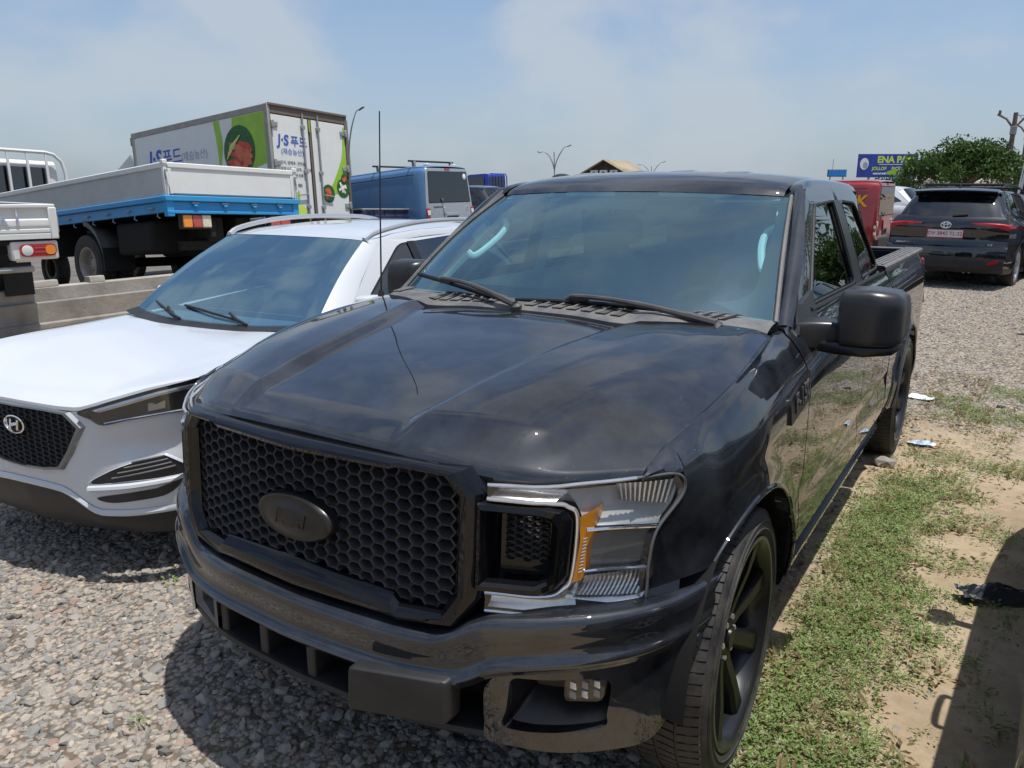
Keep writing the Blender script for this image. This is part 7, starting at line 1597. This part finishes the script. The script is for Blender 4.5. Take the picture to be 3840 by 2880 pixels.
def plain_car(label, loc, rot, paintm, name='car', cat_='car', h=1.0, glassm='tint_glass', wkind='far', tail=3.6, mw=.20):
    root = thing(name, label, cat_, at_tail(loc, rot, tail) if tail else loc, rot)
    k = h
    S = dict(paint=paintm, wb=2.65, arch=.375, axz=.32, sill=.24, yF=-.75, yR=3.42, tr=.32, tw=.205, rr=.215, nsp=8, wkind=wkind, crease=.60,
      up=[(-.8, .80*k), (-.4, .88*k), (.5, .95*k), (1.2, .98*k), (2.4, 1.02*k), (3.42, 1.0*k)], upin=[(-.8, .06), (.6, .07), (3.4, .08)], plan=[(-.8, .76), (-.4, .85), (.3, .885), (2.5, .885), (3.1, .86), (3.42, .80)],
      roofz=[(.9, 1.36*k), (1.2, 1.44*k), (1.7, 1.485*k), (2.3, 1.48*k), (2.9, 1.43*k), (3.2, 1.38*k)], roofx=[(.9, .53), (2, .55), (3.2, .50)], roofrows=[1.35, 1.7, 2.2, 2.7],
      WB=[(0, .30, .965*k), (.3, .32, .968*k), (.5, .36, .975*k), (.62, .40, .98*k), (.70, .45, .985*k)], WT=[(0, 1.12, 1.415*k), (.2, 1.125, 1.415*k), (.36, 1.14, 1.41*k), (.46, 1.155, 1.405*k), (.525, 1.18, 1.395*k)],
      RT=[(0, 2.98, 1.405*k), (.2, 2.975, 1.405*k), (.36, 2.96, 1.40*k), (.45, 2.94, 1.395*k), (.50, 2.91, 1.385*k)], RB=[(0, 3.42, 1.03*k), (.3, 3.41, 1.03*k), (.48, 3.38, 1.03*k), (.60, 3.34, 1.03*k), (.66, 3.30, 1.03*k)],
      dlo=[(.72, 1.00*k), (1.42, 1.375*k), (2.50, 1.38*k), (3.0, 1.10*k)], frame=[(.50, .955*k), (1.26, 1.395*k), (2.72, 1.41*k), (3.26, 1.02*k)], dr=.06, wcuts=[1.55, 2.45], glass=glassm, wsglass='side_glass', rglass='tint_glass', cuts=[.55, 1.55, 2.45], handles=[1.35, 2.25],
      hood=[[(0, -.86, .70*k), (.3, -.83, .70*k), (.55, -.74, .72*k), (.76, -.58, .76*k)], [(0, -.82, .79*k), (.3, -.79, .79*k), (.55, -.70, .80*k), (.77, -.55, .82*k)], [(0, -.35, .90*k), (.3, -.35, .905*k), (.55, -.32, .91*k), (.80, -.3, .885*k)], [(0, .20, .955*k), (.3, .22, .955*k), (.55, .30, .965*k), (.82, .45, .945*k)]])
    car_shell(root, S); fp = lambda x: -.88 + .30*(abs(x)/.80)**2.4; rp = lambda x: 3.60 - .16*(abs(x)/.8)**2.4
    tail_patch(root, S, [(.80*k, .05), (.70, .02), (.55, -.01), (.40, .0), (.24, .05)], 'front_bumper', x1=.80, plan=fp); tail_patch(root, S, [(.62, -.004), (.58, -.012), (.44, -.006), (.40, .004)], 'grille', 'mesh_black', x1=.42, plan=lambda x: fp(x) - .012)
    tail_patch(root, S, [(1.03*k, -.16), (1.0*k, -.10), (.85*k, -.04), (.65, -.02), (.60, .0)], 'tailgate', x1=lambda z: .80 - .10*max(0, (z - .85)/.2), plan=rp); tail_patch(root, S, [(.60, 0), (.52, .03), (.36, .03), (.24, -.03)], 'rear_bumper', x1=.82, plan=rp)
    for sx in (1, -1):
        l = MB(); O = rounded([(.46, .72*k), (.73, .76*k), (.74, .68*k), (.50, .64*k)], .02); l.prism(O, lambda a, b, d: (a, fp(a) + d, b), .03, -.012); obj('headlight', l.flip(sx), 'lamp_bowl', root); l = MB(); O = rounded([(.50, .95*k), (.74, .93*k), (.77, .78*k), (.55, .80*k)], .03); l.prism(O, lambda a, b, d: (a, rp(a) - .05 + d, b), -.02, .03); obj('tail_light', l.flip(sx), 'red_lens', root)
        mirror_unit(root, sx, .90, .66, 1.02*k, paintm, w=mw)
    b = MB(); b.box2((-.26, rp(0) - .05, .66), (.26, rp(0) - .012, .77)); obj('number_plate', b, 'plate_white', root, bevel=.004)
    return root
plain_car('dark estate car parked in front of the bright blue truck', (-9.4, 15.35, .28), (R(3), 0, R(-88)), 'dark_blue_black_paint', h=1.13)
plain_car('black car parked just beyond the black SUV', (2.62, 14.9, .24), (R(2), 0, R(176)), 'dark_blue_black_paint', h=1.05)
plain_car('white car parked between the red van and the black SUV', (-.35, 21.5, .25), (R(1), 0, R(-100)), 'white_paint', h=1.12)
plain_car('white hatchback far behind the red van', (1.2, 30.0, .3), (0, 0, R(-80)), 'white_paint', h=1.05)
# the grey car standing beside the pickup, whose shadow lies on the soil
plain_car('grey hatchback parked alongside the pickup, shading the soil', (2.69, 1.95, tz(2.7, 1).item()), (0, 0, R(177)), 'grey_paint', h=1.06, tail=0, wkind='mid', glassm='side_glass', mw=.09)
plain_car('slate blue hatchback parked farther along the row beside the pickup', (3.05, 9.6, tz(2.9, 8).item()), (0, 0, R(178)), 'slate_paint', h=1.06, tail=0, wkind='far', glassm='side_glass')
panel_van('minibus', 'white high-roofed minibus at the end of the car row', (2.35, 22.2, .30), (0, 0, R(178)), 'white_paint', 'white_paint', 5.3, 1.95, 2.35)['category'] = 'minibus'
# ================================================================= far things: lamps, poles, boards, trees, hut, litter
def street_lamp(base, H, arms, label, lean=0):
    r = thing('street_lamp', label, 'street lamp', base, (0, R(lean), 0), 'double-armed street lamps')
    tub(r, 'post', [(0, 0, 0), (0, 0, H*.5), (0, 0, H)], .09, 'steel_pole', 10)
    for sx, L, up_ in arms:
        a = sub_empty('arm', r)
        for k, q in enumerate((0, .55)):
            P = cat([(0, 0, H*.70 - q), (sx*L*.12, 0, H*.82 - q*.6), (sx*L*.38, 0, H*.95 - q*.35), (sx*L*.75, 0, H + up_*.75), (sx*L, 0, H + up_)], 20); tub(a, 'arm_tube', P, .05 if k == 0 else .035, 'steel_pole', 6)
        h = MB(); h.box((sx*(L + .30), 0, H + up_ + .06*abs(up_)), (.75, .26, .12), ('Y', -sx*.35)); obj('lamp_head', h, 'grey_plastic', a, bevel=.04)
LB = 'tall grey street lamp with curved double arms '
street_lamp((-57.3, 59.4, -2.2), 10.9, ((1, 1.9, .9), (-1, 1.9, -.4)), LB + 'rising behind the box truck', -3)
street_lamp((-65.0, 115.7, -1.4), 9.4, ((1, 2.6, .75), (-1, 2.6, .1)), LB + 'behind the pickup roof', -2)
street_lamp((-75.6, 182.6, -1.4), 8.9, ((1, 3.0, .8), (-1, 3.0, .5)), LB + 'beside the hut roof, farthest of the three', -2)
def utility_pole(base, H, label, lean=0):
    r = thing('utility_pole', label, 'utility pole', base, (0, R(lean), 0)); P = [(0, 0, 0), (0, 0, H)]
    mb = MB(); mb.tube(P, [.15, .10], 10); obj('post', mb, 'wood_pole', r)
    for sx in (1, -1): tub(r, 'fork', [(0, 0, H - .75), (sx*.35, 0, H - .28), (sx*.75, 0, H - .05)], .055, 'wood_pole', 6); tub(r, 'insulator', [(sx*.66, 0, H - .10), (sx*.66, 0, H + .12)], .06, 'grey_plastic', 8)
    box(r, 'bracket', (-.14, -.14, H - 1.0), (.14, .14, H - .62), 'galvanised')
utility_pole((.70, 43.6, .2), 5.15, 'grey utility pole with forked top standing beside the leafy tree', .6)
utility_pole((1.30, 52.2, .2), 5.3, 'second utility pole farther back past the leafy tree')
for i, (a, b, sg) in enumerate((((.75, 43.6, 5.25), (9, 70, 7.5), .5), ((.9, 43.6, 5.2), (1.6, 52.2, 5.35), .12))):
    a, b = np.array(a), np.array(b); P = [a + (b - a)*t - np.array((0, 0, sg*4*t*(1-t))) for t in np.linspace(0, 1, 14)]; mb = MB(); mb.tube(P, .014, 4); o = obj('power_line', mb, 'seal_rubber')
    tag(o, ['thin power line running from the forked pole to the right', 'thin power line strung between the two utility poles'][i], 'power line')
def billboard():
    r = thing('billboard', 'large blue billboard with yellow-green lettering beside the leafy tree', 'billboard', (-15.2, 122.9, 0), (0, 0, R(33.9)))
    W, z0, z1 = 4.3, 3.55, 6.75
    box(r, 'panel', (-W, -.06, z0), (W, .06, z1), 'board_blue', .02)
    for x in (-2.4, 2.4): tub(r, 'post', [(x, .25, -1.5), (x, .25, z1 - .3)], .16, 'steel_pole', 10)
    def w(s, size, x, z, m, bold=.02):
        tx = text_mesh(s, size, .004, bold=bold, align='LEFT'); place_text(tx, (x, -.068, z), (1, 0, 0), (0, 0, 1)); obj('lettering', tx, m, r)
    w('ENA PA', 1.25, -1.55, 5.95, 'print_lime', .05)
    b = MB(); b.box2((-1.3, -.075, 5.28), (2.1, -.066, 5.36)); obj('underline', b, 'print_white', r)
    for k, (s, x, z, m) in enumerate((('JOLLOF', -2.2, 4.75, 'print_lime'), ('RICE', .6, 4.75, 'print_lime'), ('natural and tasty', -2.0, 4.1, 'print_white'))): w(s, .62 if k < 2 else .4, x, z, m)
    for k, (cx, cz, a, b_, m) in enumerate(((-3.35, 5.4, .62, .80, 'print_white'), (-3.2, 5.2, .35, .45, 'print_grey'), (3.15, 6.15, .85, .38, 'print_green_dark'), (3.15, 6.15, .6, .2, 'print_lime'), (3.0, 4.5, .9, .5, 'print_lime'), (.9, 4.2, 1.0, .35, 'print_green'))):
        e = MB(); e.ngon([(cx + a*math.cos(t), -.07 - .004*k, cz + b_*math.sin(t)) for t in np.linspace(0, 2*math.pi, 30, endpoint=False)]); obj('printed_shape', e, m, r)
mat('board_blue', (.025, .055, .30), rough=.5, var=.25, vscale=.7); mat('sky_blue_sheet', (.02, .20, .55), rough=.5, var=.1, vscale=2); mat('tarp_cream', (.34, .27, .18), rough=.9, var=.2, vscale=1.5); mat('hut_brown', (.055, .040, .028), rough=.9, var=.3, vscale=3)
billboard()
def blue_sign():
    r = thing('sign_board', 'small bright blue sign board above the red van', 'sign', (-10.75, 63.7, 0), (0, 0, R(33)))
    box(r, 'panel', (-.70, -.04, 2.82), (.70, .04, 3.28), 'sky_blue_sheet', .01); box(r, 'panel_frame', (-.74, .045, 2.78), (.74, .09, 3.32), 'black_plastic', .01)
    for x in (-.5, .5): tub(r, 'post', [(x, .1, 0), (x, .1, 3.1)], .05, 'steel_pole', 8)
    tub(r, 'aerial', [(-.35, .1, 3.1), (-.35, .1, 4.1)], .02, 'steel_pole', 6)
blue_sign()
def hut():
    r = thing('hut', 'brown hut with cream gable roof and posters behind the pickup', 'building', (-20.9, 43.8, .2), (0, 0, R(2)))
    w, d, h, g = 1.5, 3.6, 2.55, .85
    mb = MB(); F = [(-w, 0, 0), (w, 0, 0), (w, 0, h), (0, 0, h + g), (-w, 0, h)]; B = [(x, d, z) for x, y, z in F]; mb.add(F + B, [(0, 1, 2, 3, 4), (5, 9, 8, 7, 6), (0, 4, 9, 5), (1, 6, 7, 2)]); obj('wall', mb, 'hut_brown', r)
    for sx in (1, -1):
        rf = MB(); P = [(0, -.25, h + g + .03), (sx*(w + .35), -.25, h - .12), (sx*(w + .35), d + .2, h - .12), (0, d + .2, h + g + .03)]; rf.add(P, [(0, 1, 2, 3)]); obj('roof', rf, 'tarp_cream', r, solid=.05)
    for k, x in enumerate((-.95, -.30, .40)): 
        p = sub_empty('poster', r); box(p, 'sheet', (x, -.03, 2.20), (x + .52, -.01, 2.80), 'print_white', .0); e = MB(); e.ngon([(x + .26 + .13*math.cos(t), -.034, 2.55 + .17*math.sin(t)) for t in np.linspace(0, 6.28, 18, endpoint=False)]); obj('printed_figure', e, 'print_black', p); box(p, 'caption', (x + .10, -.036, 2.25), (x + .42, -.031, 2.34), 'print_black', .0)
hut()
leaf_mat('tree_leaf', [(.1, (.018, .042, .010)), (.4, (.036, .080, .018)), (.7, (.066, .118, .028)), (1, (.11, .16, .045))])
leaf_mat('palm_leaf', [(.1, (.020, .045, .012)), (.5, (.040, .085, .020)), (1, (.075, .12, .035))])
def tree(base, H, rad, label, n=5200, seed=0, ls=.34, squash=.72, nc=26, name='tree'):
    rnd = np.random.RandomState(seed); r = thing(name, label, 'tree', base)
    cz = H - rad*squash; mb = MB(); mb.tube(cat([(0, 0, 0), (.08, .05, cz*.4), (-.05, .1, cz*.75), (0, 0, cz + rad*.2)], 12), np.linspace(.26, .10, 12), 10); t = obj('trunk', mb, 'wood_pole', r)
    cl = []
    for k in range(nc):
        v = rnd.normal(size=3); v /= np.linalg.norm(v); v[2] = abs(v[2])*.9 - .25; q = rad*(.45 + .45*rnd.rand()); c = np.array((v[0]*q, v[1]*q, cz + v[2]*q*squash)); cl.append((c, rad*(.16 + .16*rnd.rand())*(26/nc)**.25))
        lb = MB(); lb.tube(cat([(0, 0, cz*.55 + .3*rnd.rand()), (c[0]*.4, c[1]*.4, cz*.75 + c[2]*.12), tuple(c)], 8), np.linspace(.08, .02, 8), 6); obj('limb', lb, 'wood_pole', r)
    V = []; F = []
    for i in range(n):
        c, q = cl[rnd.randint(len(cl))]; v = rnd.normal(size=3); v /= np.linalg.norm(v); p = c + v*q*(.55 + .5*rnd.rand())*np.array((1.15, 1.15, .8)); l = ls*(.6 + .8*rnd.rand())
        d = rnd.normal(size=3) + v*.6; d /= np.linalg.norm(d); s = np.cross(d, rnd.normal(size=3)); s /= np.linalg.norm(s) + 1e-9; w = l*.42; o = len(V)
        V += [tuple(p), tuple(p + d*l*.5 + s*w*.5), tuple(p + d*l - np.array((0, 0, l*.18))), tuple(p + d*l*.5 - s*w*.5)]; F.append((o, o+1, o+2, o+3))
    me = bpy.data.meshes.new('crown'); me.from_pydata(V, [], F); me.materials.append(MATS['tree_leaf']); o = bpy.data.objects.new('crown', me); COL.objects.link(o); o.parent = r; o['kind'] = 'stuff'
    return r
tree((-1.05, 44.0, .2), 4.45, 2.75, 'broad leafy green tree beside the forked utility pole', 16000, 1, .20, .66, nc=40)
tree((3.0, 48.5, .2), 3.3, 2.4, 'smaller leafy tree past the utility poles', 8000, 2, .18, .62, nc=36)
tree((-9.4, 92, 0), 4.0, 3.6, 'distant round tree under the blue billboard', 2600, 3, .45, .6)
# trees that stand off to the right and show in the pickup's side glass
def palm(base, H, label, seed):
    rnd = np.random.RandomState(seed); r = thing('palm_tree', label, 'tree', base); mb = MB(); mb.tube(cat([(0, 0, 0), (.2, .1, H*.5), (.35, .1, H)], 14), np.linspace(.20, .13, 14), 10); obj('trunk', mb, 'wood_pole', r)
    for k in range(18):
        a = 2*math.pi*k/18 + rnd.rand()*.3; L = 2.6 + .7*rnd.rand(); e0 = rnd.uniform(.1, 1.1); f = MB(); prev = None
        pts = [np.array((.35, .1, H)) + np.array((math.cos(a)*L*t*math.cos(e0*.6), math.sin(a)*L*t*math.cos(e0*.6), L*(math.sin(e0)*t - 1.1*t*t))) for t in np.linspace(0, 1, 14)]
        f.tube(np.array(pts), np.linspace(.03, .008, 14), 5)
        for i in range(2, 14):
            d = pts[i] - pts[i-1]; s = np.cross(d, (0, 0, 1)); s /= np.linalg.norm(s)
            for sg in (1, -1):
                l = .55*math.sin(math.pi*(i/14)**.7) + .15; tip = pts[i] + s*sg*l + d*.8 - np.array((0, 0, l*.45)); f.add([pts[i], pts[i] + d*.45, tip], [(0, 1, 2)])
        obj('frond', f, 'palm_leaf', r)
palm((6.3, 25.5, .2), 5.0, 'palm tree on the far side of the lot with drooping fronds', 4); palm((8.6, 30.5, .2), 5.8, 'taller palm tree beyond the first palm', 5)
for i, (x, y, h, rd) in enumerate(((7.2, 21.0, 3.2, 2.4), (5.9, 30.0, 3.6, 2.7), (9.6, 26.5, 4.0, 3.0), (8.0, 36, 4.6, 3.4))):
    tree((x, y, 0), h, rd, ['dark bushy tree at the right edge of the lot, first of the row', 'dark bushy tree at the right edge of the lot, under the palms', 'dark bushy tree at the right edge of the lot, past the palms', 'dark bushy tree at the right edge of the lot, last of the row'][i], 3600, 10 + i, .34, .62)
# far belt of trees and low roofs along the horizon
def belt():
    rnd = np.random.RandomState(9); V = []; F = []
    for i in range(9000):
        a = rnd.uniform(R(-75), R(110)); q = rnd.uniform(210, 330); x, y = -math.sin(a)*q + 1.5, math.cos(a)*q; top = 1.2 + 1.2*math.sin(a*9) + .8*math.sin(a*23 + 1) + .5*math.sin(a*51); z = rnd.uniform(-5, max(-1.5, top)); l = rnd.uniform(1.2, 2.6); o = len(V); d = rnd.normal(size=3); d /= np.linalg.norm(d); s = np.cross(d, rnd.normal(size=3)); s /= np.linalg.norm(s); c = np.array((x, y, z))
        V += [tuple(c - d*l*.5), tuple(c + s*l*.4), tuple(c + d*l*.5), tuple(c - s*l*.4)]; F.append((o, o+1, o+2, o+3))
    me = bpy.data.meshes.new('distant_trees'); me.from_pydata(V, [], F); me.materials.append(MATS['tree_leaf']); o = bpy.data.objects.new('distant_trees', me); COL.objects.link(o); o['kind'] = 'stuff'; o['label'] = 'far-off belt of trees along the horizon'
belt()
def house(base, rz, w, d, h, label, m1, m2):
    r = thing('house', label, 'building', base, (0, 0, R(rz))); box(r, 'wall', (-w/2, 0, 0), (w/2, d, h), m1, .02)
    rf = MB(); rf.add([(-w/2 - .3, -.4, h), (w/2 + .3, -.4, h), (w/2 + .3, d/2, h + 1.1), (-w/2 - .3, d/2, h + 1.1), (-w/2 - .3, d + .4, h), (w/2 + .3, d + .4, h)], [(0, 1, 2, 3), (3, 2, 5, 4)]); obj('roof', rf, m2, r, solid=.08)
    for x in np.linspace(-w/2 + 1.0, w/2 - 1.0, 4): box(r, 'window', (x - .4, -.03, 1.0), (x + .4, .02, 2.0), 'tint_glass', .0)
mat('plaster', (.55, .50, .42), rough=.9, var=.15, vscale=.8); mat('roof_sheet', (.28, .24, .21), rough=.6, var=.3, vscale=1.2); mat('plaster_blue', (.25, .34, .42), rough=.9, var=.15)
house((-3.0, 95, -.2), 10, 9, 6, 2.6, 'low cream house behind the white car', 'plaster', 'roof_sheet'); house((6, 85, -.2), -8, 10, 6, 2.7, 'low blue-grey house behind the trees', 'plaster_blue', 'roof_sheet')
house((-40, 95, -1.0), 30, 14, 7, 3.0, 'long low building beyond the blue trucks', 'plaster', 'roof_sheet')

# ---------------- litter
def crumple(name, label, cat_, loc, size, m, seed, flat=.35, n=3, rz=0):
    rnd = random.Random(seed); bm = bmesh.new(); bmesh.ops.create_grid(bm, x_segments=14, y_segments=10, size=.5)
    for v in bm.verts:
        x, y = v.co.x, v.co.y; v.co.z = flat*(vnoise(x*4 + seed, y*4).item() - .3 + .5*(vnoise(x*9 + seed, y*9 + 3).item() - .5)); v.co.x += .12*(vnoise(x*3 + 9, y*3 + seed).item() - .5); v.co.y += .12*(vnoise(x*3, y*3 + seed + 5).item() - .5)
        e = max(abs(x), abs(y))*2; v.co.z *= (1 - .5*e)
    me = bpy.data.meshes.new(name); bm.to_mesh(me); bm.free(); me.materials.append(MATS[m]); o = bpy.data.objects.new(name, me); COL.objects.link(o); o.scale = size; o.location = loc; o.rotation_euler = (0, 0, rz)
    for p in me.polygons: p.use_smooth = False
    return tag(o, label, cat_)
mat('sachet_plastic', (.72, .78, .82), rough=.2, coat=.6, var=.12, vscale=9); mat('sachet_print', (.45, .55, .75), rough=.25, coat=.6, var=.5, vscale=14); mat('black_bag', (.018, .022, .032), rough=.5)
tzf = lambda x, y: float(tz(x, y))
crumple('water_sachet', 'crumpled clear water sachet on the soil behind the pickup rear wheel', 'litter', (1.15, 3.92, tzf(1.15, 3.92) + .02), (.17, .10, .10), 'sachet_print', 3, rz=.3)
crumple('water_sachet', 'white plastic scrap lying beyond the rear wheel by the gravel', 'litter', (1.02, 5.35, tzf(1.0, 5.3) + .02), (.20, .11, .10), 'sachet_plastic', 7, rz=-.2)
crumple('plastic_bag', 'crumpled black plastic bag on the sandy soil at the shadow edge', 'litter', (1.66, 1.60, tzf(1.66, 1.6) + .03), (.30, .10, .22), 'black_bag', 5, rz=.5, flat=.5)
o = make_stone(77); o.name = 'rock'; o.location = (.985, 3.30, tzf(.98, 3.3) + .03); o.scale = (.075, .06, .085); tag(o, 'pale rock lying in front of the pickup rear tyre', 'rock')
for i, (x, y, s) in enumerate(((1.06, 2.72, .03), (1.62, 5.4, .05), (1.35, 4.6, .035))):
    o = make_stone(80 + i); o.name = 'rock'; o.location = (x, y, tzf(x, y) + s*.3); o.scale = (s,)*3; tag(o, ['small loose stone in the weeds below the pickup door sill', 'flat grey stone at the edge of the rear gravel', 'brown stone on bare soil past the water sachet'][i], 'rock')
